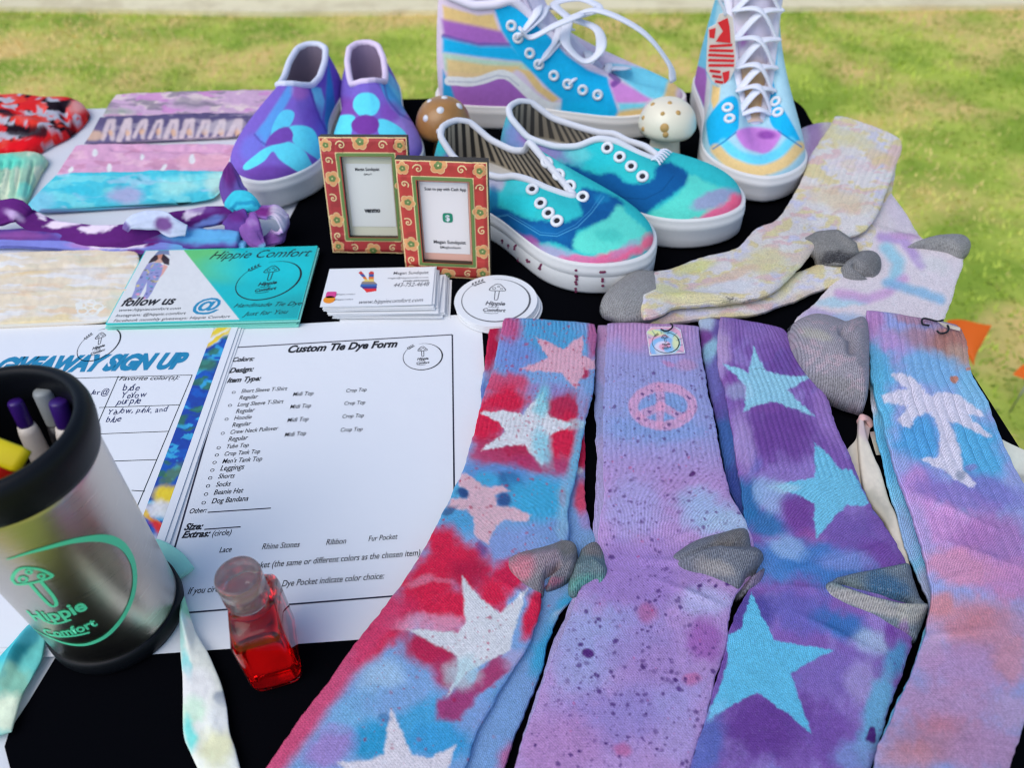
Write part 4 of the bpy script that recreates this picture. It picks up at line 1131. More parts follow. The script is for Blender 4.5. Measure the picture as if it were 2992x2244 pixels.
ops = [('n', 45, 60, .02, .2, C(150, 138, 214), .65, 1), ('n', 60, 60, .08, .2, C(115, 135, 215), .5, 3), ('b', 2110, 1010, 26, 90, 0, C(185, 170, 222), .7), ('b', 2200, 960, 110, 30, 8, C(140, 115, 195), .8), ('b', 2300, 1060, 60, 50, 0, C(112, 76, 165), .7), ('b', 2150, 1110, 40, 40, 0, C(128, 88, 175), .9),
       ('b', 2290, 1270, 110, 75, 10, C(112, 78, 165), .9), ('b', 2230, 1180, 70, 26, 0, C(125, 88, 175), .9), ('b', 2170, 1290, 30, 90, -8, C(165, 150, 215), .8), ('b', 2420, 1210, 40, 90, -20, C(155, 130, 208), .8),
       ('b', 2180, 1460, 50, 60, 0, C(55, 115, 180), .95), ('b', 2240, 1530, 70, 40, 20, C(55, 120, 185), .9), ('b', 2250, 1450, 36, 60, -30, C(150, 180, 232), .8), ('b', 2330, 1500, 50, 55, 0, C(118, 78, 165), .95), ('b', 2360, 1580, 40, 30, 0, C(150, 90, 170), .8),
       ('b', 2500, 1560, 100, 60, 20, C(118, 98, 182), .9), ('b', 2580, 1620, 60, 40, 30, C(120, 85, 175), .9), ('b', 2260, 1640, 90, 60, 0, C(85, 140, 215), .9), ('b', 2400, 1650, 140, 60, 15, C(70, 130, 205), .9), ('b', 2300, 1600, 60, 30, 20, C(150, 180, 232), .7), ('b', 2470, 1640, 80, 30, 0, C(135, 150, 222), .6),
       ('b', 2340, 1790, 110, 60, 15, C(108, 108, 195), .9), ('b', 2460, 1830, 80, 40, 20, C(60, 120, 195), .9), ('b', 2200, 1790, 60, 50, 0, C(80, 80, 165), .8), ('b', 2550, 1880, 60, 40, 10, C(165, 190, 232), .8), ('b', 2620, 1930, 36, 50, 10, C(70, 150, 205), .8), ('b', 2600, 1860, 20, 40, 0, C(115, 75, 170), .8),
       ('b', 2440, 1970, 130, 80, 0, C(128, 112, 195), .9), ('b', 2520, 2000, 50, 60, 0, C(175, 172, 228), .5), ('b', 2250, 2120, 170, 90, 0, C(105, 72, 160), .95), ('b', 2420, 2150, 90, 90, 0, C(120, 92, 180), .9), ('b', 2560, 2080, 36, 130, 15, C(110, 178, 228), .9), ('b', 2500, 2210, 60, 50, 0, C(130, 160, 225), .7), ('b', 2060, 2180, 50, 100, 15, C(90, 115, 195), .8), ('b', 2140, 1900, 30, 120, 12, C(95, 70, 155), .6),
       ('p', st1, C(146, 200, 238), 4, 1), ('b', 2160, 1140, 40, 26, 0, C(170, 205, 240), .4), ('p', st2, C(118, 192, 236), 3.5, 1), ('b', 2290, 1425, 40, 16, 0, C(165, 205, 240), .7), ('p', st3, C(102, 186, 234), 3, 1), ('b', 2090, 2080, 40, 16, -40, C(130, 190, 238), .5),
       ('s', 40, 2, 7, C(85, 45, 140), 21, (2550, 1830, 2680, 2230), .9), ('b', 2545, 2150, 12, 26, 10, C(80, 35, 130), .95, .4), ('l', B5((470, 835), (500, 830), (535, 838)), C(60, 60, 90), .6, .8, .5)]
strip('body', L, R, .0068, .0085, M['knit'], s3, C(130, 104, 188), ops, 170, 520, ribs=[(0.0, .45, .0042, .0011), (0, .06, .0034, .001)], seed=1, warp=8, bulge=[(2560, 1740, 80, 70, 0, .003), (2430, 1640, 130, 11, -14, .0016), (2350, 1720, 110, 11, 5, .0014), (2440, 1850, 120, 11, 26, .0016), (2560, 1600, 80, 9, -24, .0012)])
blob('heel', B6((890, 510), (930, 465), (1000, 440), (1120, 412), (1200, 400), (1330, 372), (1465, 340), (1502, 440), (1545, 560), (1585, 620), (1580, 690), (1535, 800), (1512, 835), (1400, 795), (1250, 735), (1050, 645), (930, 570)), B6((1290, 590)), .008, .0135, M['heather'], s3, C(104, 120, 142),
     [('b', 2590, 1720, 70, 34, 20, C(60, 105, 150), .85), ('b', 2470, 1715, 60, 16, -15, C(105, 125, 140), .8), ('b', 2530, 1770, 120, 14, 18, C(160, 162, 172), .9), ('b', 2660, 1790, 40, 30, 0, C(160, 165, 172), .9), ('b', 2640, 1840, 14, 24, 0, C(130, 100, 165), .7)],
     folds=[(B6((960, 500), (1200, 590), (1400, 640), (1560, 640)), 13, .006), (B6((1050, 480), (1250, 540), (1480, 580)), 12, -.009), (B6((1000, 450), (1250, 395), (1450, 360)), 8, .003)], seed=1, knit_dir=-.3)
base_at(s3, G((2350, 1500)).tolist())

# --- blue and pink pair with palm trees
g4 = 'blue and pink palm tree socks'
s4b = sock('sock', 'under sock of the palm tree pair, a blue ridge along its left edge', g4)
Lb = [(2532, 960), (2540, 1060), (2542, 1152), (2557, 1265), (2580, 1356), (2598, 1441), (2618, 1500), (2648, 1607), (2690, 1711), (2712, 1774), (2690, 1880), (2650, 1990), (2610, 2080), (2570, 2180), (2530, 2320)]
Rb = [(2780, 990), (2800, 1080), (2850, 1220), (2900, 1350), (2960, 1480), (3040, 1640), (3080, 1760), (3040, 1880), (2980, 2000), (2940, 2150), (2900, 2320)]
strip('body', Lb, Rb, .0068, .008, M['knit'], s4b, C(120, 185, 230), [('b', 2545, 1180, 20, 40, 0, C(200, 205, 235), .8), ('b', 2580, 1330, 30, 90, -12, C(95, 175, 228), .9), ('b', 2640, 1560, 40, 90, -12, C(140, 170, 222), .9), ('b', 2700, 1740, 40, 60, 0, C(160, 170, 215), .9)], 80, 240, seed=4, ribs=[(0, .5, .0042, .0009)])
base_at(s4b, G((2750, 1500)).tolist())
s4 = sock('sock', 'upper blue and pink sock with a white palm tree and rust coloured cuff', g4)
L = [(2528, 908), (2531, 965), (2541, 1039), (2545, 1107), (2562, 1175), (2580, 1242), (2595, 1310), (2613, 1369), (2640, 1441), (2662, 1500), (2686, 1584), (2711, 1675), (2721, 1747), (2712, 1801), (2689, 1901), (2661, 1973), (2625, 2046), (2598, 2118), (2566, 2181), (2553, 2244), (2525, 2330)]
R = [(2797, 953), (2820, 998), (2833, 1075), (2852, 1122), (2887, 1188), (2914, 1261), (2938, 1324), (2965, 1378), (2995, 1425), (3040, 1500), (3090, 1600), (3130, 1700), (3140, 1800), (3100, 1890), (3050, 1970), (3010, 2060), (2980, 2150), (2950, 2240), (2925, 2330)]
palm = E3((355, 490), (440, 465), (540, 510), (620, 580), (680, 660), (720, 690), (800, 655), (930, 655), (1030, 690), (1090, 760), (1200, 820), (1240, 885), (1150, 880), (1100, 870), (1130, 920), (1230, 990), (1320, 1085), (1230, 1070), (1100, 1000), (980, 950), (890, 930), (960, 1040), (1000, 1150), (1030, 1290), (1040, 1400), (1100, 1480), (1160, 1530), (1140, 1585), (1050, 1550), (960, 1500), (880, 1420), (740, 1350), (640, 1290), (720, 1270), (800, 1290), (805, 1180), (810, 1030), (770, 920), (720, 840), (640, 870), (570, 900), (530, 1010), (450, 995), (410, 920), (470, 840), (500, 790), (400, 770), (290, 750), (240, 680), (330, 650), (440, 630), (500, 620), (420, 560))
rust = C(168, 128, 130)
ops = [('b', 2720, 990, 110, 36, 8, C(165, 135, 160), .85), ('b', 2790, 1000, 70, 60, 20, rust, .95), ('b', 2810, 1050, 50, 40, 20, C(180, 160, 160), .8), ('b', 2545, 930, 40, 50, 0, C(180, 140, 205), .9), ('b', 2590, 1010, 70, 45, 20, C(180, 155, 220), .85), ('b', 2620, 1050, 60, 30, 30, C(175, 150, 222), .7), ('b', 2680, 930, 70, 18, 8, C(170, 135, 165), .8),
       ('b', 2560, 1090, 50, 80, 0, C(95, 180, 232), .9), ('b', 2720, 1080, 110, 50, 15, C(125, 180, 236), .9), ('b', 2570, 1200, 40, 90, -12, C(95, 180, 230), .9), ('b', 2680, 1280, 70, 70, 0, C(88, 165, 230), .95), ('b', 2850, 1330, 80, 110, -15, C(92, 175, 232), .95), ('b', 2860, 1150, 60, 70, -20, C(130, 190, 238), .9),
       ('b', 2640, 1390, 50, 60, -15, C(150, 165, 228), .8), ('b', 2700, 1420, 70, 50, 20, C(140, 140, 222), .8), ('b', 2680, 1430, 40, 60, -20, C(195, 150, 220), .7), ('b', 2900, 1440, 110, 40, 20, C(128, 130, 210), .9), ('b', 2790, 1450, 120, 36, 15, C(140, 125, 205), .8),
       ('b', 2760, 1540, 140, 60, 15, C(195, 150, 218), .9), ('b', 2900, 1600, 120, 100, 0, C(165, 125, 195), .85), ('b', 2690, 1560, 30, 90, -12, C(165, 160, 222), .7), ('b', 2950, 1700, 110, 60, 0, C(185, 140, 200), .9), ('b', 2800, 1660, 110, 50, 10, C(200, 150, 195), .9),
       ('b', 2780, 1800, 120, 60, 0, C(205, 150, 175), .62, 1.4), ('b', 2880, 1840, 120, 80, 0, C(200, 128, 138), .62, 1.4), ('b', 2750, 1770, 50, 36, 0, C(200, 145, 165), .8), ('b', 2720, 1900, 40, 60, 10, C(190, 165, 212), .8), ('b', 2830, 1960, 160, 70, 0, C(180, 150, 205), .85), ('b', 2960, 1930, 60, 60, 0, C(195, 150, 180), .8), ('b', 2760, 2060, 160, 80, 0, C(182, 150, 200), .85),
       ('b', 2750, 2160, 160, 60, 10, C(190, 125, 140), .62, 1.4), ('b', 2650, 2210, 90, 40, 0, C(195, 135, 145), .62, 1.4), ('b', 2900, 2190, 120, 70, 0, C(175, 145, 195), .85), ('b', 2960, 2080, 60, 60, 0, C(180, 160, 210), .8),
       ('p', palm, C(206, 208, 240), 5, .95), ('b', 2805, 1390, 14, 18, 0, C(110, 130, 165), .6), ('b', 2786, 1111, 11, 11, 0, C(190, 130, 110), .9, .5), ('b', 2830, 1080, 6, 5, 0, C(190, 130, 110), .8), ('b', 2835, 1365, 20, 10, 0, C(140, 120, 200), .6),
       ('s', 30, 1.5, 5, C(150, 90, 170), 31, (2600, 1100, 2950, 1700), .5)]
strip('body', L, R, .0150, .009, M['knit'], s4, C(150, 165, 228), ops, 180, 540, ribs=[(0.0, .42, .0062, .0016), (0.4, .62, .0062, .0007), (0, .075, .0032, .0012)], seed=2, warp=8, bulge=[(2800, 1500, 160, 12, 24, .0014), (2860, 1620, 150, 12, 20, .0014), (2760, 1700, 90, 10, -20, .0012), (2790, 1850, 120, 12, -6, .0012)])
base_at(s4, G((2800, 1500)).tolist())
# pin and swing ticket at its cuff
zz = .0262
mb = MB()
for path in ([(1550, 530), (1560, 510), (1600, 515), (1650, 528), (1690, 520)], [(1550, 530), (1560, 548), (1600, 555)], [(1650, 590), (1670, 605), (1710, 600), (1725, 575), (1715, 550)]):
    mb.tube(resample(np.array([np.append(G(B5(p), zz + .001)[:2], zz + .001) for p in path]), 16), .00075, 8)
tag(mb.build('safety_pin', mat('dark_wire', (.02, .02, .025), .35, metal=.6)), 'dark safety pin through the rust coloured cuff of the palm tree sock', 'pin')
q = [G(B5(p), zz + .0006 + dz) for p, dz in (((1655, 528), .002), ((1800, 568), .001), ((1798, 590), -.001), ((1700, 565), -.001))]
mesh_t = mesh('hang_tag', [list(p) for p in q] + [[p[0], p[1] + .0005, p[2] - .0006] for p in q], [(3, 2, 1, 0), (4, 5, 6, 7), (0, 1, 5, 4), (1, 2, 6, 5), (2, 3, 7, 6), (3, 0, 4, 7)], mat('grey_card', C(165, 165, 170), .6), None, smooth_=False)
tag(mesh_t, 'grey swing ticket seen edge on behind the palm tree sock cuff', 'tag')

# --- yellow and white pair
DEPTH = 1.0
YEL, CRM, PNK = C(232, 222, 135), np.array((.92, .83, .76)), C(228, 200, 200)
g5 = 'yellow and white tie dye socks'
def yel_ops(sd, y0=340, y1=960):
    return [('n', 46, 22, .03, .12, (.92, .76, .38), .9, sd), ('n', 60, 18, .08, .12, (.90, .62, .58), .85, sd + 3), ('n', 50, 26, .09, .12, (.78, .75, .88), .8, sd + 5), ('b', 2480, 400, 90, 22, 20, (.90, .80, .48), .8), ('b', 2540, 350, 70, 20, 20, C(228, 205, 222), .6), ('b', 2570, 460, 40, 20, 20, (.88, .66, .36), .7),
            ('b', 2440, 580, 90, 34, 15, (.90, .70, .42), .7), ('b', 2480, 480, 60, 20, 10, C(215, 205, 225), .7), ('b', 2240, 760, 70, 40, -10, (.90, .78, .40), .8), ('b', 2320, 800, 60, 20, -50, C(218, 222, 185), .6), ('b', 2150, 800, 70, 14, -20, C(226, 195, 185), .8), ('b', 2120, 840, 90, 16, -8, C(205, 212, 235), .9), ('b', 2030, 780, 60, 16, -14, C(232, 222, 150), .8),
            ('b', 2050, 880, 130, 16, 4, (.90, .78, .38), .85), ('b', 2290, 850, 40, 16, -45, (.88, .80, .46), .7), ('b', 1950, 850, 60, 16, 10, C(232, 226, 160), .7), ('b', 2350, 750, 40, 20, -40, C(226, 205, 205), .8)]
s5b = sock('sock', 'under sock of the yellow and white pair, its grey heel poking out on the right', g5)
Lb = [(2560, 460), (2540, 540), (2500, 640), (2470, 720), (2400, 770), (2300, 810), (2180, 850), (2050, 880), (1960, 895), (1880, 905), (1840, 915), (1805, 926)]
Rb = [(2618, 480), (2606, 560), (2590, 640), (2575, 720), (2560, 800), (2472, 822), (2394, 851), (2290, 893), (2187, 923), (2083, 929), (1969, 944), (1901, 957), (1850, 954), (1806, 940)]
strip('body', Lb, Rb, .0005, .012, M['knit'], s5b, CRM, yel_ops(2) + [('b', 2570, 600, 40, 90, 0, C(226, 205, 160), .7), ('b', 2330, 870, 60, 14, -25, C(226, 205, 200), .7), ('b', 2150, 925, 90, 12, 0, (.90, .78, .38), .8), ('b', 2000, 935, 60, 10, -8, C(226, 200, 200), .6)], 60, 240, seed=2, exp=2.2)
blob('toe', [(1790, 925), (1830, 912), (1900, 900), (1965, 905), (1966, 944), (1901, 957), (1850, 956), (1805, 944)], (1885, 930), .001, .013, M['heather'], s5b, C(126, 130, 142), [], seed=3)
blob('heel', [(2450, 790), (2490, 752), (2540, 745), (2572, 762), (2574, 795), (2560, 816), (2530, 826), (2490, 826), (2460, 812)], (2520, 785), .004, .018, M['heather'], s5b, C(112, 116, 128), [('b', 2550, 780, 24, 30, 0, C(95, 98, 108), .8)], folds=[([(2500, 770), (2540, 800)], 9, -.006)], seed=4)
base_at(s5b, G((2300, 860)).tolist())
s5 = sock('sock', 'upper yellow and white sock with a grey toe and dark folded heel', g5)
L = [(2441, 341), (2415, 385), (2368, 455), (2337, 538), (2295, 610), (2262, 650), (2207, 674), (2150, 729), (2052, 757), (1964, 790), (1917, 800), (1870, 806), (1830, 822)]
R = [(2632, 413), (2634, 440), (2612, 496), (2596, 548), (2570, 610), (2534, 668), (2460, 700), (2394, 712), (2352, 763), (2295, 825), (2249, 859), (2190, 878), (2114, 887), (2031, 893), (1969, 900), (1930, 920), (1880, 932)]
strip('body', L, R, .012, .014, M['knit'], s5, CRM, yel_ops(1) + [('s', 14, 2, 4.5, C(20, 20, 24), 41, (2112, 872, 2216, 886), 1.0), ('l', [(2112, 884), (2216, 874)], C(40, 40, 44), .8, 1, .5)], 130, 320, seed=5, exp=2.6, ribs=[(0, .42, .005, .0012)], bulge=[(2050, 870, 120, 14, 2, .004)], zslope=0)
blob('toe', D5((375, 925), (250, 925), (130, 1000), (66, 1080), (78, 1140), (130, 1165), (210, 1188), (370, 1168), (470, 1110), (440, 1010), (400, 940)), D5((280, 1050)), .010, .018, M['heather'], s5, C(128, 132, 144), [('b', 1900, 900, 12, 8, 0, C(200, 200, 110), .5)], seed=5, knit_dir=.2)
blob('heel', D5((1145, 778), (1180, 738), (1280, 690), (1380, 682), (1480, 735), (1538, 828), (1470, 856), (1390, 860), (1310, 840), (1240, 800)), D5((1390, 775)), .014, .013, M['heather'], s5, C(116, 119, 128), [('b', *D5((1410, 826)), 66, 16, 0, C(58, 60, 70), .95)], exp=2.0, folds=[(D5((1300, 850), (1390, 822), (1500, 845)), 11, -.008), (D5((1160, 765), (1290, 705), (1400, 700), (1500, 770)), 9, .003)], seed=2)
base_at(s5, G((2300, 700)).tolist())

# --- lilac and white sock of the pair beneath
g6 = None
s6 = sock('sock', 'white and lilac sock with a fat grey toe beneath the yellow pair', None)
L = [(2335, 380), (2345, 470), (2390, 590), (2440, 700), (2440, 800), (2400, 865), (2360, 905), (2330, 930), (2310, 960)]
R = [(2425, 360), (2540, 450), (2603, 565), (2645, 624), (2700, 705), (2808, 745), (2795, 830), (2760, 930), (2700, 1040), (2640, 1100), (2560, 1150)]
ops = [('b', 2620, 600, 40, 90, -30, C(205, 200, 232), .8), ('l', [(2575, 690), (2640, 700), (2690, 770)], C(165, 140, 215), 4, 22, .8), ('l', [(2590, 725), (2625, 765), (2615, 815)], C(130, 195, 232), 6, 26, .8), ('b', 2470, 880, 80, 14, -5, C(150, 200, 235), .7), ('l', [(2450, 858), (2540, 872), (2600, 850), (2640, 815)], C(192, 155, 218), 4, 20, .8),
       ('l', [(2590, 825), (2680, 852), (2750, 875)], C(125, 180, 230), 4, 20, .85), ('b', 2730, 770, 50, 24, 20, C(200, 205, 225), .8), ('b', 2650, 690, 50, 10, 8, C(190, 155, 215), .7), ('b', 2400, 930, 60, 24, 15, C(175, 165, 220), .9), ('b', 2480, 940, 50, 24, 0, C(150, 180, 228), .8), ('b', 2370, 400, 40, 60, 0, C(175, 150, 215), 1), ('b', 2345, 400, 20, 40, 0, C(190, 195, 235), .8)]
strip('body', L, R, .0005, .012, M['knit'], s6, C(212, 208, 232), ops, 120, 220, seed=1, exp=2.3)
blob('toe', B5((682, 600), (700, 560), (760, 530), (830, 518), (950, 548), (1045, 582), (1110, 565), (1200, 560), (1215, 800), (1200, 1052), (1130, 1058), (1020, 1022), (900, 960), (800, 860), (715, 730)), B5((960, 770)), .006, .034, M['heather'], s6, C(130, 130, 152), [('b', 2440, 1130, 90, 30, 10, C(120, 122, 135), .8), ('b', 2380, 975, 60, 16, 15, C(150, 152, 156), .8), ('n', 20, 12, .1, .1, C(165, 145, 170), .5, 2)], folds=[(B5((1045, 582), (1100, 620), (1100, 700)), 14, -.006)], seed=3)
zz = .030
mb = MB()
q = resample(np.array([np.append(G(B5(p), dz)[:2], dz) for p, dz in (((688, 588), .018), ((740, 540), .022), ((830, 513), .026), ((930, 535), .030), ((1042, 578), .032))]), 60)
q[:, 2] += .0006 * np.sin(np.arange(60) * 1.6)
mb.tube(q, .0012, 8); mb.build('stitching', M['dark'], s6)
blob('heel', B5((1440, 60), (1560, 20), (1700, 0), (1830, 5), (1872, 40), (1850, 85), (1800, 112), (1700, 85), (1560, 70)), B5((1700, 50)), .006, .016, M['heather'], s6, C(128, 132, 144), [], seed=4)
base_at(s6, G((2560, 850)).tolist())

DEPTH = 1.15
# ================================================================== HEADBANDS
def hb(name, label, group='folded tie dye headbands'):
    return thing(name, label, 'headband', group)
def band(label, L, R, z0, T, base, ops, folds=None, **k):
    t = hb('headband', label)
    o = strip('fabric', L, R, z0, T, M['cloth'], t, base, ops, k.pop('nu', 80), k.pop('nv', 150), exp=k.pop('exp', 3.0), wrinkle=k.pop('wrinkle', .0012), **k)
    if folds:
        me = o.data
        co = np.zeros(len(me.vertices) * 3); me.vertices.foreach_get('co', co); co = co.reshape(-1, 3)
        px = PJ(co); top = co[:, 2] > z0 + T * .5
        for pts, hw, hh in folds: co[:, 2] += top * hh * np.exp(-(line_d(px, pts) / hw) ** 2)
        me.vertices.foreach_set('co', co.ravel()); me.update()
    base_at(t, np.append(G(np.mean(np.array(list(L) + list(R)), 0))[:2], 0).tolist())
    return t
band('lilac and grey headband, farthest in the stack of four', [(340, 276), (318, 305), (300, 338)], [(840, 263), (820, 295), (800, 335)], .0005, .0045, C(188, 165, 205),
     [('n', 50, 14, .0, .15, C(205, 195, 210), .9, 1), ('n', 60, 12, .06, .12, C(130, 125, 150), .8, 4), ('n', 40, 16, .1, .1, C(190, 140, 205), .8, 7), ('b', 330, 325, 60, 12, 0, C(150, 170, 165), .6), ('b', 560, 300, 60, 14, 0, C(145, 138, 165), .7)], nu=140, nv=60)
tri = [D6((735, y)) for y in (300,)]
ops = [('b', 520, 350, 300, 30, 0, C(95, 90, 135), 1), ('n', 40, 16, .08, .12, C(150, 145, 175), .7, 3)]
for i in range(10):
    x = 300 + i * 46
    ops.append(('l', [(x, 402 + 4 * math.sin(i * 2.1)), (x + 20 + 3 * math.sin(i), 354), (x + 33, 352), (x + 27, 402)], C(214, 200, 218), 3 + 1.5 * math.sin(i * 1.7), 8, .8))
    ops.append(('b', x + 24, 385, 8, 10, 0, C(215, 175, 150), .7))
ops += [('b', 275, 395, 26, 14, 0, C(205, 180, 170), .8), ('b', 640, 370, 60, 16, -8, C(200, 195, 215), .6)]
band('navy headband with a white zigzag, second from the back', [(292, 342), (272, 380), (246, 420)], [(775, 330), (745, 362), (690, 398)], .0005, .0045, C(110, 105, 150), ops, nu=150, nv=60, warp=5)
ops = [('n', 60, 20, .02, .14, C(212, 178, 212), .9, 2), ('n', 60, 14, .08, .12, C(186, 140, 180), .7, 6), ('b', 600, 470, 90, 20, 0, C(215, 170, 195), .6)]
for x, y in ((693, 495), (1042, 515), (1412, 535), (520, 615), (805, 597), (1200, 610)):
    p = D6((x, y)); ops.append(('b', p[0], p[1], 7, 11, 25, C(240, 236, 245), 1, .5))
band('pale pink headband with white dashes, third from the back', [(222, 426), (195, 465), (165, 512)], [(715, 425), (712, 455), (660, 510)], .0010, .0055, C(200, 162, 205), ops, nu=130, nv=70, folds=[([(330, 434), (700, 440)], 7, -.002)])
ops = [('n', 60, 20, .0, .14, C(120, 205, 228), .9, 3), ('n', 70, 20, .08, .12, C(150, 195, 230), .8, 5), ('b', 370, 570, 50, 26, 0, C(165, 165, 215), .8), ('b', 520, 540, 60, 26, 0, C(160, 220, 232), .8), ('b', 120, 590, 40, 30, 0, C(130, 195, 232), .8), ('b', 240, 560, 60, 14, 10, C(70, 190, 225), .8), ('l', [(120, 618), (300, 618), (520, 598)], C(120, 110, 180), 3, 6, .7), ('b', 640, 530, 40, 30, 0, C(185, 215, 222), .7)]
band('aqua blue headband at the front of the stack of four', [(165, 512), (120, 555), (82, 602), (110, 618)], [(662, 502), (655, 535), (625, 575), (560, 588)], .0010, .0065, C(80, 190, 222), ops, nu=130, nv=80, folds=[([(410, 520), (520, 524), (640, 512)], 5, -.003), ([(520, 590), (620, 570), (655, 540)], 6, -.003)])
# red and black scrunched band
t = hb('headband', 'red and black tie dye headband bunched at the far left')
ops = [('n', 55, 26, -.02, .05, C(36, 24, 40), 1, 2), ('n', 50, 20, .07, .05, C(172, 178, 205), .95, 5), ('n', 44, 22, .08, .05, C(226, 70, 62), .9, 8), ('b', 75, 420, 80, 18, -20, C(208, 30, 48), 1), ('b', 225, 310, 30, 22, -20, C(236, 160, 170), 1), ('b', 205, 362, 16, 18, 30, C(120, 14, 28), 1), ('l', D6((0, 190), (100, 230)), C(40, 30, 50), 8, 8, .9), ('l', D6((80, 330), (330, 350)), C(36, 22, 36), 7, 8, .9)]
blob('fabric', [(-120, 290), (-20, 284), (60, 280), (150, 290), (225, 292), (256, 318), (245, 345), (200, 385), (150, 410), (90, 440), (10, 448), (-110, 450)], (60, 350), .0005, .020, M['cloth'], t, C(200, 45, 55), ops, 34, 150, 2.6, folds=[(D6((450, 150), (480, 260), (540, 300)), 9, -.006), (D6((0, 240), (200, 260), (400, 340)), 14, .005), (D6((100, 180), (300, 170)), 10, -.006)], seed=3, warp=9)
base_at(t, G((60, 370)).tolist())
t = hb('headband', 'mint and white gathered headband at the left, behind the purple one')
ops = [('n', 18, 60, .0, .1, C(195, 212, 205), .9, 2), ('n', 14, 40, .08, .1, C(130, 165, 160), .8, 4), ('b', 20, 470, 60, 20, 0, C(95, 205, 200), .9), ('b', 100, 470, 40, 16, 0, C(125, 185, 180), .8), ('b', 70, 555, 20, 20, 0, C(110, 205, 205), .8)]
o = blob('fabric', [(-110, 455), (-20, 452), (60, 446), (110, 446), (138, 466), (118, 500), (95, 545), (70, 590), (20, 585), (-120, 590)], (30, 515), .0005, .010, M['cloth'], t, C(150, 190, 182), ops, 34, 150, 3, folds=[([(x, 470), (x - 22, 575)], 5, -.0018) for x in (8, 34, 62, 96)], seed=5)
base_at(t, G((30, 520)).tolist())
# cream band with a flower
DEPTH = .95
ops = [('n', 140, 22, -.02, .22, (.90, .81, .70), .9, 1), ('n', 110, 16, .04, .2, (.88, .60, .36), .7, 3), ('n', 80, 20, .08, .2, (.66, .68, .48), .5, 6), ('n', 120, 12, .06, .16, (.90, .86, .80), .8, 8), ('b', 330, 755, 50, 20, 0, C(234, 214, 200), .7), ('b', 120, 935, 120, 12, -4, C(224, 200, 150), .6), ('b', 60, 800, 80, 8, -3, C(228, 190, 130), .5), ('b', 250, 840, 80, 8, -5, C(214, 200, 160), .5)]
fl = [C3((1405, 30)), ]
cxf, cyf = A4((575, 548))
for k in range(5):
    a = math.radians(72 * k - 80)
    px_, py_ = cxf + 20 * math.cos(a) * 1.35, cyf + 14 * math.sin(a)
    tt = np.linspace(0, 6.283, 22)
    ops.append(('l', [(px_ + 15 * math.cos(b), py_ + 9 * math.sin(b)) for b in tt], C(244, 242, 238), 1.3, 1.2, 1))
ops += [('p', A4((475, 600), (515, 580), (570, 600), (615, 600), (560, 612), (470, 608)), C(244, 242, 238), 1, 1), ('p', A4((610, 590), (650, 545), (685, 545), (640, 575)), C(244, 242, 238), 1, 1), ('p', A4((490, 560), (520, 500), (535, 515), (515, 550)), C(244, 242, 238), 1, 1)]
t = band('cream and orange headband with a white flower print, left of the postcards', [(-90, 748), (-95, 850), (-100, 958)], [(372, 732), (398, 738), (408, 762), (404, 830), (372, 905), (335, 932), (300, 940)], .0022, .006, np.array((.88, .72, .50)), ops, nu=230, nv=110, smooth_edges=True, wrinkle=.0008, lo=.6,
         folds=[([(-50, 790), (150, 780), (390, 775)], 7, -.0012), ([(-50, 870), (200, 850), (390, 850)], 8, .0012)])
strip('under_layer', [(100, 745), (230, 742), (330, 734), (360, 728)], [(100, 752), (230, 752), (330, 748), (380, 742)], .001, .006, M['cloth'], t, C(225, 120, 60), [], 20, 40)
strip('under_edge', [(-95, 955), (100, 948), (250, 940), (340, 928), (385, 880)], [(-95, 963), (100, 956), (250, 948), (350, 936), (396, 884)], .0004, .003, M['cloth'], t, C(205, 170, 110), [], 16, 60)

# purple knotted headband
DEPTH = 1.2
t = hb('headband', 'purple and white tie dye headband tied in a knot with a turquoise loop')
def pband(name, pts, w, fl, up, base, ops, n=120, ns=48):
    """pts: (photo px, height); w: half widths (m)"""
    P3 = np.array([G((a, b), h) for a, b, h in pts])
    P3 = resample(P3, n)
    wv = np.interp(np.linspace(0, 1, n), np.linspace(0, 1, len(w)), w)
    fv = np.interp(np.linspace(0, 1, n), np.linspace(0, 1, len(fl)), fl)
    uv_ = np.asarray(up, float)
    if uv_.ndim > 1: uv_ = np.stack([np.interp(np.linspace(0, 1, n), np.linspace(0, 1, len(uv_)), uv_[:, i]) for i in range(3)], 1)
    V, F = tube(P3, wv, ns, True, fv, uv_)
    aa = np.tile(np.linspace(0, 2 * math.pi, ns, endpoint=False), n); tt_ = np.repeat(np.linspace(0, 1, n), ns)
    Pc = np.repeat(P3, ns, 0)
    V = Pc + (V - Pc) * (1 + .10 * np.sin(3 * aa + 5 * tt_ + len(name)) + .08 * np.sin(7 * aa - 9 * tt_))[:, None]
    d = NZ[2].fbm(V[:, 0] * 70, V[:, 1] * 90 + V[:, 2] * 90, 2) * .0022
    V[:, 2] = np.maximum(V[:, 2] + d, .0006)
    return mesh(name, V, F, M['cloth'], t, paint(PJ(V), base, ops, 7, 25, 4))
WH = C(205, 200, 235)
pp = C(98, 48, 132)
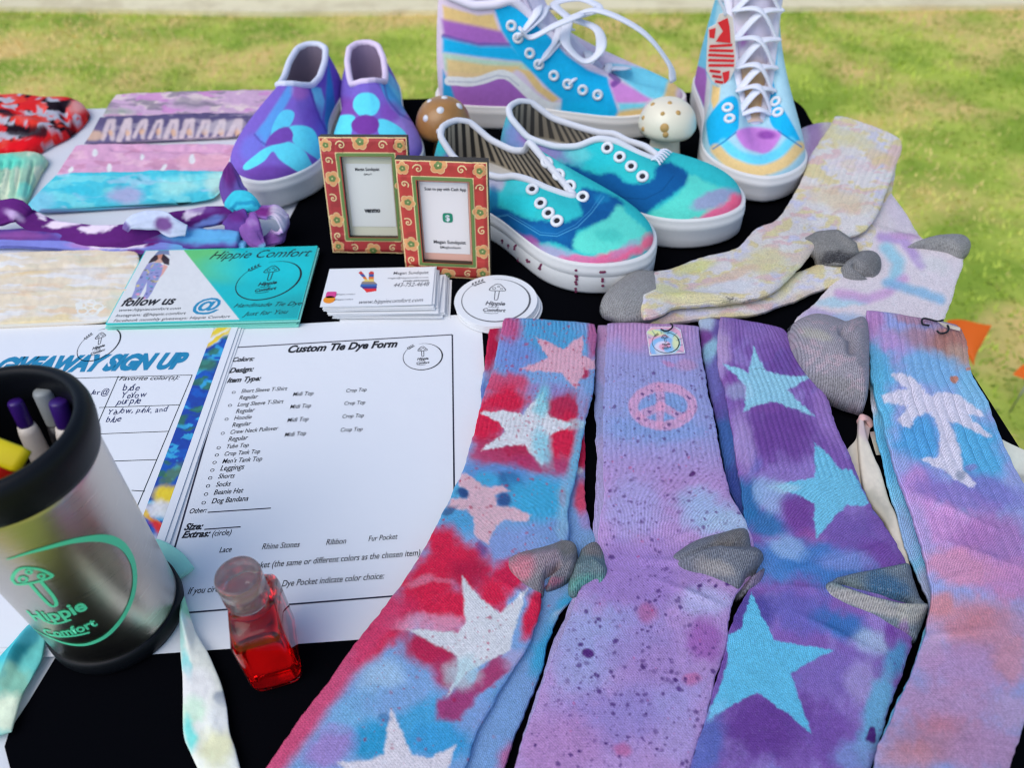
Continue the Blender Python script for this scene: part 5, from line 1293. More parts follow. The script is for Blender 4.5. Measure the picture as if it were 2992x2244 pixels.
# pattern of pale patches on purple
def pat(sd): return [('n', 34, 15, -.02, .05, WH, 1, sd), ('n', 40, 30, .12, .1, C(130, 160, 225), .7, sd + 2)]
tilt_up = (0, -.75, .66)
pband('front_band', [(-60, 640, .016), (40, 618, .030), (80, 640, .022), (150, 672, .014), (250, 690, .014), (350, 690, .016), (450, 668, .018), (550, 640, .020), (640, 628, .020), (680, 625, .020)], [.008, .011, .009, .009, .010, .010, .010, .010, .009, .007], [.35] * 3, tilt_up, pp,
      [('p', D6((270, 935), (330, 940), (330, 990), (290, 985)), WH, 3, 1), ('p', D6((450, 955), (640, 965), (660, 1000), (570, 1020), (410, 1050), (320, 1030), (400, 990)), WH, 4, 1), ('p', D6((560, 1050), (700, 1010), (860, 1020), (800, 1065), (640, 1085)), WH, 4, 1), ('p', D6((700, 985), (930, 965), (860, 1000)), C(88, 36, 118), 3, 1), ('p', D6((1370, 890), (1520, 870), (1480, 940), (1370, 990), (1340, 970)), WH, 3, 1),
       ('p', D6((1140, 980), (1250, 1000), (1360, 1030), (1360, 1075), (1250, 1060), (1150, 1030)), C(190, 205, 238), 4, 1), ('b', 610, 650, 50, 12, -20, C(120, 150, 225), .8), ('b', 40, 628, 30, 14, 30, C(185, 170, 225), .9), ('b', 600, 610, 40, 14, 0, C(120, 90, 170), .7)])
pband('short_end', [(365, 672, .026), (380, 655, .029), (420, 646, .030), (470, 646, .029), (500, 662, .026), (545, 672, .022)], [.003, .006, .008, .008, .008, .005], [.35] * 3, tilt_up, C(185, 200, 238), [('b', 362, 668, 14, 22, 0, C(110, 90, 165), .9), ('b', 480, 655, 24, 20, 30, C(105, 60, 140), .9)])
pband('rear_band', [(-60, 690, .010), (60, 690, .010), (200, 690, .010), (350, 700, .010), (480, 690, .011), (600, 698, .011), (700, 702, .012)], [.006, .007, .008, .009, .010, .010, .008], [.6] * 3, (0, -.5, .8), C(100, 80, 165),
      [('b', 430, 690, 60, 16, -3, C(110, 40, 130), .9), ('b', 600, 690, 120, 22, 0, C(100, 165, 225), 1), ('b', 60, 690, 90, 14, 0, C(140, 90, 170), .8), ('b', 250, 685, 80, 12, 0, C(110, 120, 205), .8)])
pband('lower_band', [(-60, 706, .006), (100, 708, .006), (230, 718, .006), (330, 724, .006), (430, 720, .006), (520, 718, .006), (640, 716, .006), (720, 720, .007)], [.006, .006, .007, .008, .008, .008, .007, .006], [.6] * 3, (0, -.3, .9), C(125, 135, 215),
      [('b', 250, 716, 50, 12, 5, C(170, 130, 200), .8), ('p', D6((640, 1160), (860, 1150), (1080, 1140), (1060, 1180), (950, 1200), (660, 1195)), WH, 5, 1), ('p', D6((1090, 1140), (1180, 1120), (1170, 1150), (1080, 1180)), C(110, 40, 130), 3, 1), ('b', 620, 718, 130, 20, 0, C(110, 170, 226), 1), ('b', 400, 735, 40, 6, 0, C(105, 40, 130), .9)])
pband('tail_up', [(696, 606, .024), (684, 575, .030), (678, 545, .038), (677, 515, .048), (674, 488, .058), (672, 472, .064)], [.007, .012, .0115, .009, .005, .001], [.3] * 3, (0, -1, .4), C(112, 88, 172), [('b', 668, 510, 20, 40, 0, C(110, 50, 135), .8), ('b', 700, 555, 20, 30, 0, C(125, 115, 200), .8)], 50)
pband('loop', [(676, 622, .020), (680, 600, .027), (698, 588, .031), (720, 592, .031), (738, 606, .028), (750, 624, .022)], [.004, .0075, .0095, .0095, .008, .005], [.45] * 3, (0, -.7, .7), C(70, 185, 222), [('l', D6((1680, 920), (1740, 870), (1850, 850), (1880, 880)), C(40, 130, 185), 3, 5, .7)], 70)
pband('knot', [(684, 628, .018), (692, 648, .021), (705, 670, .018), (712, 692, .010)], [.008, .0125, .011, .006], [.45] * 3, (0, -.7, .7), C(105, 78, 165), [('b', 690, 630, 26, 20, 20, C(100, 50, 135), .8), ('b', 710, 690, 12, 10, 0, C(80, 140, 205), .7)], 50)
pband('ring', [(736, 618, .022), (772, 620, .027), (804, 624, .028), (826, 640, .025), (832, 660, .018), (815, 686, .010), (785, 702, .006), (755, 710, .005)], [.004, .007, .009, .0115, .0115, .008, .006, .004], [.3] * 3, [(0, -.6, .8), (0, -.3, 1), (.6, -.3, .7), (1, 0, .2), (1, 0, .3), (.6, -.4, .6), (0, -.6, .8)], C(140, 110, 190), [('b', 780, 620, 40, 12, 0, C(112, 42, 130), .9), ('b', 815, 640, 30, 40, 20, C(206, 205, 238), .9), ('b', 790, 695, 26, 14, -30, C(130, 90, 170), .8)], 90)
pband('hanging_tail', [(728, 628, .024), (732, 655, .023), (736, 680, .017), (748, 705, .010), (770, 727, .005)], [.005, .0085, .0095, .008, .003], [.35] * 3, (0, -.8, .6), C(138, 100, 182), [('b', 768, 725, 12, 14, 0, C(120, 180, 226), .9), ('b', 735, 650, 14, 12, 0, C(160, 135, 205), .7)], 50)
base_at(t, G((600, 700)).tolist())

DEPTH = 1.0
# pale strip behind and round the pen cup
t = hb('headband', 'pale turquoise and white headband looped behind the steel pen cup', None)
ops = [('b', 545, 1770, 30, 40, 0, C(120, 195, 175), .9), ('b', 530, 1860, 20, 50, 0, C(140, 210, 225), .7), ('b', 545, 1945, 16, 40, -10, C(110, 205, 225), .8), ('b', 560, 2010, 60, 60, 0, C(205, 210, 235), .6), ('b', 650, 2040, 20, 20, 0, C(130, 145, 175), .8), ('b', 560, 2080, 40, 40, 0, C(185, 225, 215), .8), ('b', 556, 2150, 20, 50, -8, C(105, 205, 215), .95), ('b', 630, 2190, 50, 60, 0, C(222, 222, 190), .8), ('b', 640, 2100, 30, 40, 0, C(212, 222, 240), .7)]
strip('band_end', E6((1500, -90), (1530, -10), (1560, 90), (1615, 240), (1618, 400), (1622, 600), (1640, 800), (1642, 1000), (1648, 1310), (1710, 1480), (1790, 1650)), E6((1530, -110), (1590, -30), (1650, 60), (1690, 190), (1755, 390), (1862, 570), (1935, 730), (1990, 870), (2035, 1060), (2062, 1290), (2112, 1440), (2165, 1650)), .0028, .0032, M['cloth'], t, C(214, 224, 232), ops, 70, 220, seed=2, wrinkle=.0016, exp=2.6,
      bulge=[(545, 1830, 14, 60, -6, .008)])
ops = [('b', 20, 1900, 60, 40, -40, C(60, 175, 205), .9), ('l', E6((300, 400), (200, 560), (90, 740), (40, 830)), C(25, 115, 140), 10, 14, .9), ('b', 90, 1860, 40, 24, -40, C(70, 165, 195), .8), ('b', 40, 2000, 50, 50, -40, C(120, 170, 160), .8), ('b', 20, 2090, 50, 60, -30, C(205, 220, 212), .9)]
strip('band_end', E6((300, 330), (240, 365), (120, 480), (-20, 640), (-120, 850), (-200, 1100), (-260, 1400)), E6((420, 400), (400, 520), (372, 650), (290, 800), (215, 935), (160, 1090), (105, 1290)), .0028, .003, M['cloth'], t, C(95, 185, 195), ops, 60, 140, seed=4, wrinkle=.0016, folds=None) if False else strip('band_end', E6((300, 330), (240, 365), (120, 480), (-20, 640), (-120, 850), (-200, 1100), (-260, 1400)), E6((420, 400), (400, 520), (372, 650), (290, 800), (215, 935), (160, 1090), (105, 1290)), .0028, .003, M['cloth'], t, C(95, 185, 195), ops, 60, 140, seed=4, wrinkle=.0016, bulge=[(60, 1900, 20, 90, 32, .007)])
ap = [(-.266, .248, .0045), (-.250, .268, .0045), (-.226, .276, .0045), (-.208, .268, .0045), (-.196, .256, .0045)]
V, F = tube(resample(np.array(ap), 40), .008, 16, True, .18); mesh('band_back', V, F, M['cloth'], t, np.tile(C(140, 205, 205), (len(V), 1)))
base_at(t, (-.215, .27, 0))

# pale grey strip under the palm socks
t = hb('headband', 'pale grey and blush headband passing under the palm tree socks', None)
ops = [('b', 2535, 1250, 30, 40, 0, C(175, 160, 180), .8), ('b', 2560, 1500, 40, 70, -20, C(150, 152, 150), .8), ('b', 2950, 1340, 50, 30, 10, C(205, 215, 218), .8), ('b', 2970, 1395, 50, 14, 10, C(150, 155, 160), .8)]
strip('fabric', E2((1360, 640), (1400, 580), (1480, 480), (1500, 300), (1545, 255), (1600, 270)), E2((1480, 900), (1500, 1000), (1540, 1050), (1560, 900), (1600, 560), (1640, 340)), .0006, .003, M['cloth'], t, C(185, 185, 188), ops, 40, 90, seed=2)
strip('fabric', E2((1500, 290), (1495, 500), (1520, 800), (1560, 1050), (1640, 1220), (1780, 1400), (1900, 1700), (1950, 1900)), E2((1545, 270), (1590, 480), (1680, 720), (1740, 850), (1830, 1160), (1900, 1310), (1990, 1600), (2060, 1900)), .003, .006, M['cloth'], t, C(198, 196, 196), ops, 40, 120, seed=3)
strip('fabric', [(2540, 1262), (2640, 1250), (2780, 1262), (2900, 1275), (2960, 1300), (3060, 1345)], [(2560, 1330), (2660, 1330), (2800, 1345), (2950, 1390), (2990, 1425), (3080, 1470)], .0003, .0006, M['cloth'], t, C(196, 202, 205), ops, 40, 90, seed=5, wrinkle=0)
mb = MB(); mb.tube(resample(np.array([np.append(G(E2(p), dz)[:2], dz) for p, dz in (((1505, 310), .004), ((1545, 258), .009), ((1600, 275), .007), ((1650, 345), .003))]), 24), .003, 10, True, .5); mb.build('fold', mat('blush_cloth', C(195, 160, 172), .9), t)
base_at(t, G((2700, 1300)).tolist())
DEPTH = 1.0
# ================================================================== SHOES
OUT_L = [(0, 0), (.008, .15), (.04, .27), (.10, .345), (.20, .36), (.34, .35), (.46, .365), (.58, .43), (.70, .485), (.79, .48), (.87, .42), (.94, .30), (.985, .15), (1.004, 0)]

class Shoe:
    def __init__(self, name, label, group, heel, toe, W, sole_h, side, hk=.018, NS=110, NH=34, toe_spring=.004, flare=1.0, side2=None):
        """side: rows (s, x/L, y/W, z, q, drop) of the opening edge from the heel (s 0) to the front (s 1)"""
        self.t = thing(name, label, 'shoe', group)
        heel, toe = np.asarray(heel, float), np.asarray(toe, float)
        self.L = np.linalg.norm(toe - heel)
        self.d = (toe - heel) / self.L
        self.nrm = np.array([-self.d[1], self.d[0]])
        self.heel = heel
        L = self.L
        self.W, self.sole_h = W, sole_h
        h = resample(np.array(OUT_L), NS + 1)
        self.s = np.linspace(0, 1, NS + 1)
        left = h * [L, W]
        right = left[::-1][1:-1] * [1, -1]
        o_ = np.concatenate([left, right])                           # closed, from heel over the left side to the toe and back
        for _ in range(10): o_ = (np.roll(o_, 1, 0) + o_ * 2 + np.roll(o_, -1, 0)) / 4
        self.out = o_
        sc = np.concatenate([self.s, self.s[::-1][1:-1]])
        sg = np.concatenate([np.ones(NS + 1), -np.ones(NS - 1)])
        tab = np.array(side, float)
        tab2 = np.array(side2, float) if side2 else tab
        f = lambda k: np.where(sg > 0, np.interp(sc, tab[:, 0], tab[:, k]), np.interp(sc, tab2[:, 0], tab2[:, k]))
        def sm(a):
            for _ in range(7): a = (np.roll(a, 1) + a * 2 + np.roll(a, -1)) / 4
            return a
        self.sc, self.sg = sc, sg
        Tx, Ty, Tz = sm(f(1)) * L, sm(f(2) * sg) * W, sm(f(3))
        q, dr = sm(f(4)), sm(f(5))
        self.T = np.stack([Tx, Ty, Tz], 1)
        n = len(sc)
        spring = toe_spring * smooth((self.out[:, 0] / L - .7) / .3)
        cen = np.array([.5 * L, 0])
        ins = .965
        B = np.column_stack([(self.out - cen) * ins + cen, np.full(n, sole_h) + spring])
        self.B = B
        hh = np.linspace(0, 1, NH)
        d3 = B - self.T
        o = self.out - cen
        o = o / (np.linalg.norm(o, axis=1)[:, None] + 1e-9)
        wq = np.clip(q / .40, 0, 1)[:, None]
        up = np.array([0, 0, 1.0])
        P1s = B + (self.T - B) * [.30, .30, .36]
        P1s[:, :2] += o * .004 * flare
        P1t = B + up * hk
        P1t[:, :2] += o * .0015
        P1 = P1s * (1 - wq) + P1t * wq
        P2s = self.T + d3 * [.32, .32, .30]
        P2s[:, :2] += o * .003 * flare
        P2t = self.T + np.column_stack([d3[:, 0] * q, d3[:, 1] * q, -dr])
        P2 = P2s * (1 - wq) + P2t * wq
        b = hh[:, None, None]
        S = (1 - b) ** 3 * B + 3 * b * (1 - b) ** 2 * P1 + 3 * b * b * (1 - b) * P2 + b ** 3 * self.T
        self.S = self.world(S)                                        # NH x n x 3
        self.n, self.NH = n, NH
        self.spring = spring
    def world(self, P):
        P = np.asarray(P, float)
        xy = self.heel + P[..., :1] * self.d + P[..., 1:2] * self.nrm
        return np.concatenate([xy, P[..., 2:3]], -1)
    def upper(self, base, ops, m, refine=3, **k):
        S = self.S
        # finer grid for the dye
        nh, n = (self.NH - 1) * refine + 1, self.n * refine
        a = np.linspace(0, self.NH - 1, nh); i0 = np.minimum(a.astype(int), self.NH - 2); fa = (a - i0)[:, None, None]
        R = S[i0] * (1 - fa) + S[i0 + 1] * fa
        Rw = np.concatenate([R, R[:, :1]], 1)
        c = np.arange(n) / refine; j0 = c.astype(int); fc = (c - j0)[None, :, None]
        R = Rw[:, j0] * (1 - fc) + Rw[:, j0 + 1] * fc
        V = R.reshape(-1, 3)
        F = [tuple(reversed(f)) for f in grid_faces(n, nh, True)]
        self.px = PJ(V); self.V = V
        dz = np.gradient(R, axis=0); du = np.roll(R, -1, 1) - np.roll(R, 1, 1)
        nn = np.cross(du, dz); nn /= np.linalg.norm(nn, axis=2)[..., None] + 1e-12
        self.N = nn.reshape(-1, 3)
        cam_p = np.array([0, 0, CH])
        self.face = np.einsum('ij,ij->i', self.N, cam_p - V) 
        if np.mean(self.face) < 0: self.N *= -1; self.face *= -1
        return mesh('upper', V, F, m, self.t, paint(self.px, base, ops, **k))
    def snap(self, p, vis=True):
        d = np.hypot(self.px[:, 0] - p[0], self.px[:, 1] - p[1])
        if vis: d = np.where(self.face > 0, d, d + 60)
        i = d.argmin()
        return self.V[i], self.N[i]
    def sole(self, m, lines=True, prof=None, name='sole'):
        h = self.sole_h
        prof = prof or [(.93, 0), (.975, .0006), (.995, .003), (1.0, h * .35), (.997, h * .62), (1.006, h * .66), (1.006, h * .82), (.995, h * .84), (.993, h * .97), (.985, h * 1.04), (.95, h * 1.05)]
        cen = np.array([.5 * self.L, 0])
        rows = []
        for sc, z in prof:
            o = self.out - cen
            le = np.linalg.norm(o, axis=1)[:, None]
            q = cen + o / le * (le - (1 - sc) * .05)
            rows.append(np.column_stack([q, z + self.spring]))
        V = self.world(np.array(rows)).reshape(-1, 3)
        F = [tuple(reversed(f)) for f in grid_faces(self.n, len(prof), True)]
        F.append(tuple(range(self.n)))
        F.append(tuple((len(prof) - 1) * self.n + i for i in range(self.n - 1, -1, -1)))
        return mesh(name, V, F, m, self.t)
    def lining(self, m, stripes=None, depth=None):
        T = self.T.copy()
        cx = T[:, 0].mean()
        inn = T.copy()
        inn[:, :2] = (T[:, :2] - [cx, 0]) * .95 + [cx, 0]
        bot = self.out * [.90, .80] + [.05 * self.L, 0]
        # the bottom only reaches as far forward as a foot opening shows
        bot[:, 0] = np.minimum(bot[:, 0], .86 * self.L)
        rows = []
        nr = 22
        for k in np.linspace(0, 1, nr):
            q = np.column_stack([inn[:, :2] * (1 - k) + bot * k, inn[:, 2] * (1 - k) + (self.sole_h + .001) * k - .001])
            rows.append(q)
        V = self.world(np.array(rows))
        F = grid_faces(self.n, nr, True)
        F = [tuple(reversed(f)) for f in F]
        F.append(tuple((nr - 1) * self.n + i for i in range(self.n)))
        V = V.reshape(-1, 3)
        col = None
        if stripes:
            # narrow stripes running down the lining
            per, c0, c1 = stripes
            nf = 9
            n2 = self.n * nf
            Vr = np.array(rows)
            Vw = np.concatenate([Vr, Vr[:, :1]], 1)
            c = np.arange(n2) / nf; j0 = c.astype(int); fc = (c - j0)[None, :, None]
            R = Vw[:, j0] * (1 - fc) + Vw[:, j0 + 1] * fc
            l = np.cumsum(np.linalg.norm(np.diff(np.concatenate([R[0], R[0, :1]]), axis=0)[:, :2], axis=1))
            w = np.sin(2 * np.pi * l / per + .0)
            a = smooth((w + .25) / .5)[None, :, None] * np.ones((nr, 1, 1))
            col = (np.asarray(c0) * (1 - a) + np.asarray(c1) * a).reshape(-1, 3)
            V = self.world(R).reshape(-1, 3)
            F = [tuple(reversed(f)) for f in grid_faces(n2, nr, True)]
            F.append(tuple((nr - 1) * n2 + i for i in range(n2)))
            col[(nr - 3) * n2:] = C(150, 150, 150)
        return mesh('lining', V, F, m, self.t, col)
    def trim(self, m, r=.0026, i0=0, i1=None, name='trim'):
        P = self.world(self.T)
        if i1 is None:
            V, F = tube(P, r, 10, False, 1.0, (0, 0, 1), True)
        else:
            V, F = tube(P[i0:i1], r, 10)
        return mesh(name, V, F, m, self.t)
    def eyelet(self, p, m, r=.0042, rr=.0017, hole=True):
        c, nrm = self.snap(p)
        nrm = nrm / np.linalg.norm(nrm)
        a = np.cross(nrm, [0, 0, 1]); a /= np.linalg.norm(a); b = np.cross(nrm, a)
        th = np.linspace(0, 2 * math.pi, 24, endpoint=False)
        path = c + nrm * .0006 + r * (np.cos(th)[:, None] * a + np.sin(th)[:, None] * b)
        V, F = tube(path, rr, 8, False, 1.0, np.tile(nrm, (24, 1)), True)
        o = mesh('eyelet', V, F, m, self.t)
        if hole:
            Vd = c + nrm * .0008 + (r - rr * .7) * (np.cos(th)[:, None] * a + np.sin(th)[:, None] * b)
            mesh('eyelet_hole', Vd, [tuple(range(24))], M['dark'], o, smooth_=False)
        return o
    def done(self): base_at(self.t, (*((self.heel + self.d * self.L / 2).tolist()), 0))

# ------------------------------------------------------------------ purple slip-ons with turquoise flowers
slip_side = [(0, .035, 0, .069, .03, .02), (.08, .042, .08, .069, .03, .02), (.17, .075, .165, .068, .05, .02), (.29, .17, .205, .063, .06, .02), (.40, .28, .20, .057, .10, .016), (.50, .385, .18, .059, .2, .012), (.60, .455, .125, .067, .33, .010), (.72, .482, .065, .071, .40, .008), (1, .492, 0, .072, .42, .008)]
SKY = C(88, 205, 245)
PUR1, PUR2 = C(112, 92, 198), C(100, 66, 165)
g = 'purple slip on shoes with turquoise flowers'
sh = Shoe('slip_on_shoe', 'left of the two purple slip on shoes, facing the headbands', g, (-.211, .905), (-.231, .660), .096, .027, slip_side, hk=.016)
petal = lambda *p: D1(*p)
ops = [('p', D1((690, 300), (640, 480), (430, 800), (330, 930), (420, 1040), (520, 850), (700, 520), (720, 460)), C(80, 150, 232), 6, .9), ('p', D1((1000, 480), (980, 800), (1010, 900), (1090, 700), (1060, 450), (1020, 250)), C(40, 140, 205), 5, .9), ('p', D1((840, 470), (950, 500), (985, 620), (960, 800), (900, 680), (880, 560)), C(105, 200, 240), 4, .9),
       ('b', *D1((760, 520)), 26, 26, 0, C(165, 105, 195), .7), ('b', *D1((300, 1050)), 40, 30, -60, C(100, 110, 215), .8), ('b', *D1((480, 1300)), 90, 26, 0, PUR2, .9), ('b', *D1((880, 780)), 30, 40, 0, C(105, 75, 185), .8),
       ('P', D1((480, 960), (500, 850), (560, 740), (620, 700), (690, 715), (700, 770), (650, 860), (560, 880), (500, 950)), C(85, 190, 240), 2, 1),
       ('P', D1((655, 860), (780, 848), (880, 890), (930, 1000), (970, 1180), (870, 1130), (780, 1070), (690, 1000), (690, 930)), SKY, 2, 1), ('P', D1((450, 1050), (640, 1000), (780, 1070), (850, 1180), (890, 1290), (780, 1300), (640, 1220), (560, 1160), (500, 1090), (420, 1180), (300, 1250), (235, 1262), (230, 1220), (330, 1130)), SKY, 2, 1),
       ('P', D1((440, 1030), (490, 930), (580, 870), (650, 865), (690, 930), (660, 990), (560, 1020)), C(108, 72, 178), 2, 1), ('l', D1((330, 930), (380, 990), (440, 1030)), C(75, 65, 165), 2, 2, .7), ('l', D1((840, 480), (890, 640), (940, 780), (1000, 900)), C(80, 60, 165), 2, 3, .7)]
sh.upper(PUR1, ops, M['canvas'], warp=3)
sh.sole(M['rubber_white']); sh.lining(mat('mauve_lining', C(112, 104, 132), .9)); sh.trim(mat('pale_blue_tape', C(190, 200, 235), .9), .0034)
sh.done()
sh = Shoe('slip_on_shoe', 'right of the two purple slip on shoes, behind the picture frames', g, (-.158, .905), (-.118, .664), .096, .027, slip_side, hk=.016)
ops = [('p', D1((1480, 420), (1560, 430), (1700, 560), (1770, 720), (1700, 780), (1600, 680), (1530, 540)), C(60, 160, 230), 4, .9), ('p', D1((1500, 250), (1640, 420), (1740, 560), (1800, 740), (1700, 640), (1560, 440)), C(100, 190, 238), 4, .7), ('b', *D1((1780, 900)), 50, 60, 0, C(150, 130, 215), .8), ('b', *D1((1180, 680)), 50, 30, 0, C(120, 60, 160), .7), ('b', *D1((1320, 400)), 60, 50, 0, C(112, 98, 202), .8), ('b', *D1((1600, 720)), 30, 30, 0, C(120, 70, 175), .7),
       ('b', *D1((1375, 650)), 40, 35, 0, SKY, 1, .12), ('P', D1((1100, 780), (1200, 745), (1270, 770), (1240, 830), (1230, 930), (1150, 1000), (1040, 950)), SKY, 2, 1), ('P', D1((1480, 800), (1560, 795), (1680, 860), (1750, 940), (1700, 1010), (1560, 990), (1490, 920)), SKY, 2, 1), ('P', D1((1270, 950), (1480, 950), (1560, 1150), (1350, 1250), (1180, 1150)), SKY, 2, 1), ('b', *D1((1365, 840)), 40, 30, 0, C(108, 58, 160), 1, .12),
       ('l', D1((1530, 440), (1570, 600), (1680, 740), (1800, 800)), C(70, 65, 165), 2, 3, .6)]
sh.upper(PUR1, ops, M['canvas'], warp=3)
sh.sole(M['rubber_white']); sh.lining(mat('mauve_grey_lining', C(130, 118, 158), .9)); sh.trim(mat('pale_lilac_tape', C(200, 190, 232), .9), .0034)
sh.done()

# ------------------------------------------------------------------ turquoise and blue canvas shoes without laces
can_side = [(0, .045, 0, .072, .03, .02), (.08, .052, .09, .072, .03, .02), (.17, .085, .185, .069, .05, .02), (.28, .17, .225, .057, .07, .018), (.38, .29, .225, .056, .1, .015), (.45, .37, .19, .064, .14, .012), (.51, .42, .10, .080, .2, .010), (.56, .455, .045, .083, .24, .008), (.70, .545, .03, .071, .34, .006), (.85, .625, .025, .060, .40, .005), (.94, .66, .014, .056, .42, .005), (1, .668, 0, .0555, .44, .005)]
can_side2 = [(0, .045, 0, .072, .03, .02), (.08, .052, .09, .072, .03, .02), (.17, .085, .185, .069, .05, .02), (.28, .17, .225, .057, .07, .018), (.40, .31, .24, .056, .1, .015), (.49, .42, .25, .061, .16, .012), (.56, .475, .225, .067, .22, .009), (.64, .525, .18, .066, .30, .007), (.76, .59, .12, .061, .38, .005), (.88, .645, .05, .057, .42, .005), (.95, .665, .014, .056, .43, .005), (1, .668, 0, .0555, .44, .005)]
can_up = [(0, .045, 0, .072, .03, .02), (.08, .052, .09, .072, .03, .02), (.17, .085, .185, .069, .05, .02), (.28, .17, .225, .056, .07, .018), (.38, .29, .235, .055, .1, .015), (.46, .38, .22, .060, .14, .012), (.54, .45, .18, .071, .22, .009), (.62, .51, .13, .070, .28, .007), (.76, .59, .09, .062, .38, .005), (.88, .645, .045, .057, .42, .005), (.95, .665, .014, .0555, .43, .005), (1, .668, 0, .055, .44, .005)]
TQ, NAVY, AQ, ROSE = C(45, 175, 195), C(18, 82, 150), C(85, 200, 200), C(205, 100, 150)
can_low = [(a, b, c, d - .013 * math.exp(-((a - .58) / .14) ** 2), e, f) for a, b, c, d, e, f in can_up]
g = 'turquoise canvas shoes without laces'
sh = Shoe('canvas_shoe', 'nearer turquoise canvas shoe with striped lining, behind the round stickers', g, (-.061, .697), (.1135, .5280), .104, .028, can_side, hk=.017, side2=can_side2)
D3a = D3
ops = [('b', *D3((500, 700)), 60, 30, 0, C(60, 185, 210), .9), ('b', *D3((390, 640)), 26, 30, 0, C(170, 170, 215), .9), ('b', *D3((100, 430)), 50, 60, 0, C(105, 95, 175), .9), ('b', *D3((20, 400)), 20, 40, 0, TQ, .9), ('b', *D3((560, 810)), 60, 30, 15, C(40, 190, 215), .9), ('b', *D3((760, 560)), 60, 50, 40, C(70, 195, 210), .95), ('b', *D3((380, 780)), 16, 30, 0, C(20, 90, 160), .8),
       ('P', D3((370, 840), (480, 850), (600, 910), (760, 930), (900, 930), (990, 880), (960, 760), (1010, 700), (1150, 740), (1270, 800), (1200, 900), (1080, 960), (960, 1010), (940, 1130), (820, 1080), (700, 1080), (600, 1080), (480, 1060), (360, 1000), (300, 930)), NAVY, 8, 1), ('b', *D3((640, 1000)), 90, 22, 10, C(20, 95, 165), .9), ('b', *D3((1130, 770)), 24, 18, 0, C(25, 120, 180), .7),
       ('P', D3((1240, 820), (1330, 900), (1450, 1010), (1400, 1080), (1180, 1170), (1000, 1150), (930, 1110), (960, 1020), (1090, 950), (1180, 900)), AQ, 8, .95), ('b', *D3((1180, 1030)), 40, 20, 0, C(50, 170, 175), .5),
       ('b', *D3((640, 1090)), 45, 20, 30, C(150, 85, 160), .85), ('b', *D3((800, 1150)), 60, 20, 15, C(160, 150, 205), .8), ('b', *D3((1230, 1170)), 110, 18, -18, ROSE, 1), ('b', *D3((1440, 1080)), 30, 24, -30, C(218, 105, 145), 1), ('b', *D3((1000, 1195)), 70, 12, 5, C(200, 105, 165), .9), ('b', *D3((1300, 1110)), 60, 14, -30, C(150, 130, 185), .5),
       ('l', D3((370, 910), (480, 890), (580, 950), (700, 1025), (820, 1035), (960, 970), (1060, 870), (1140, 760)), C(70, 150, 205), .6, 1.2, .8), ('l', D3((385, 900), (490, 880), (590, 938), (705, 1008), (815, 1018), (945, 955), (1045, 860), (1120, 750)), C(60, 140, 200), .5, 1.1, .6)]
sh.upper(TQ, ops, M['canvas'], refine=4, warp=7, wscale=24)
so = sh.sole(M['rubber_white'], prof=[(.93, 0), (.975, .0006), (.995, .003), (1.0, .010), (.999, .0165), (.992, .0172), (.992, .0178), (1.004, .0184), (1.004, .0235), (.994, .0242), (.992, .0272), (.985, .0290), (.95, .0294)])
sh.lining(M['paint'], (.0072, C(34, 34, 36), C(150, 146, 140))); sh.trim(M['white_trim'], .0031)
for p in ((742, 532), (829, 613), (906, 692), (994, 767), (648, 715), (704, 808), (760, 878), (818, 932)):
    sh.eyelet(D3(p), M['metal_white'], .0040, .0017)
drips = [((480, 1090), (484, 1120)), ((525, 1100), (528, 1118)), ((945, 1280), (948, 1300)), ((950, 1325), (952, 1340)), ((948, 1375), (949, 1400)), ((1145, 1275), (1120, 1290)), ((1130, 1335), (1128, 1365)), ((700, 1240), (702, 1250)), ((610, 1190), (625, 1200)), ((1440, 1160), (1448, 1200)), ((440, 1060), (446, 1080)), ((560, 1180), (562, 1200))]
mb = MB()
for a, b in drips:
    # splashes on the rubber: found on the sole's own surface
    co = np.array([v.co[:] for v in so.data.vertices]); pxs = PJ(co)
    cam_p = np.array([0, 0, CH])
    for f in np.linspace(0, 1, 4):
        p = np.array(D3(a)) * (1 - f) + np.array(D3(b)) * f
        d = np.hypot(*(pxs - p).T)
        i = d.argsort()[:3]
        w = 1 / (d[i] + .5); c = (co[i] * w[:, None]).sum(0) / w.sum()
        r_ = (cam_p - c) / np.linalg.norm(cam_p - c)
        o_ = np.array([r_[0], r_[1], 0]); o_ /= np.linalg.norm(o_)
        tx = np.array([-o_[1], o_[0], 0]); c = c + o_ * .0012
        th = np.linspace(0, 6.283, 9)[:-1]
        mb.add(c + .0013 * (np.cos(th)[:, None] * tx + np.sin(th)[:, None] * np.array([0, 0, 1])), [tuple(range(8))])
mb.build('dye_drip', mat('dye_drips', C(110, 45, 85), .8), sh.t, smooth_=False)
sh.done()
sh = Shoe('canvas_shoe', 'farther turquoise canvas shoe with a pink toe, beside the white mushroom', g, (-.003, .731), (.2065, .5985), .104, .028, can_low, hk=.017, side2=can_up)
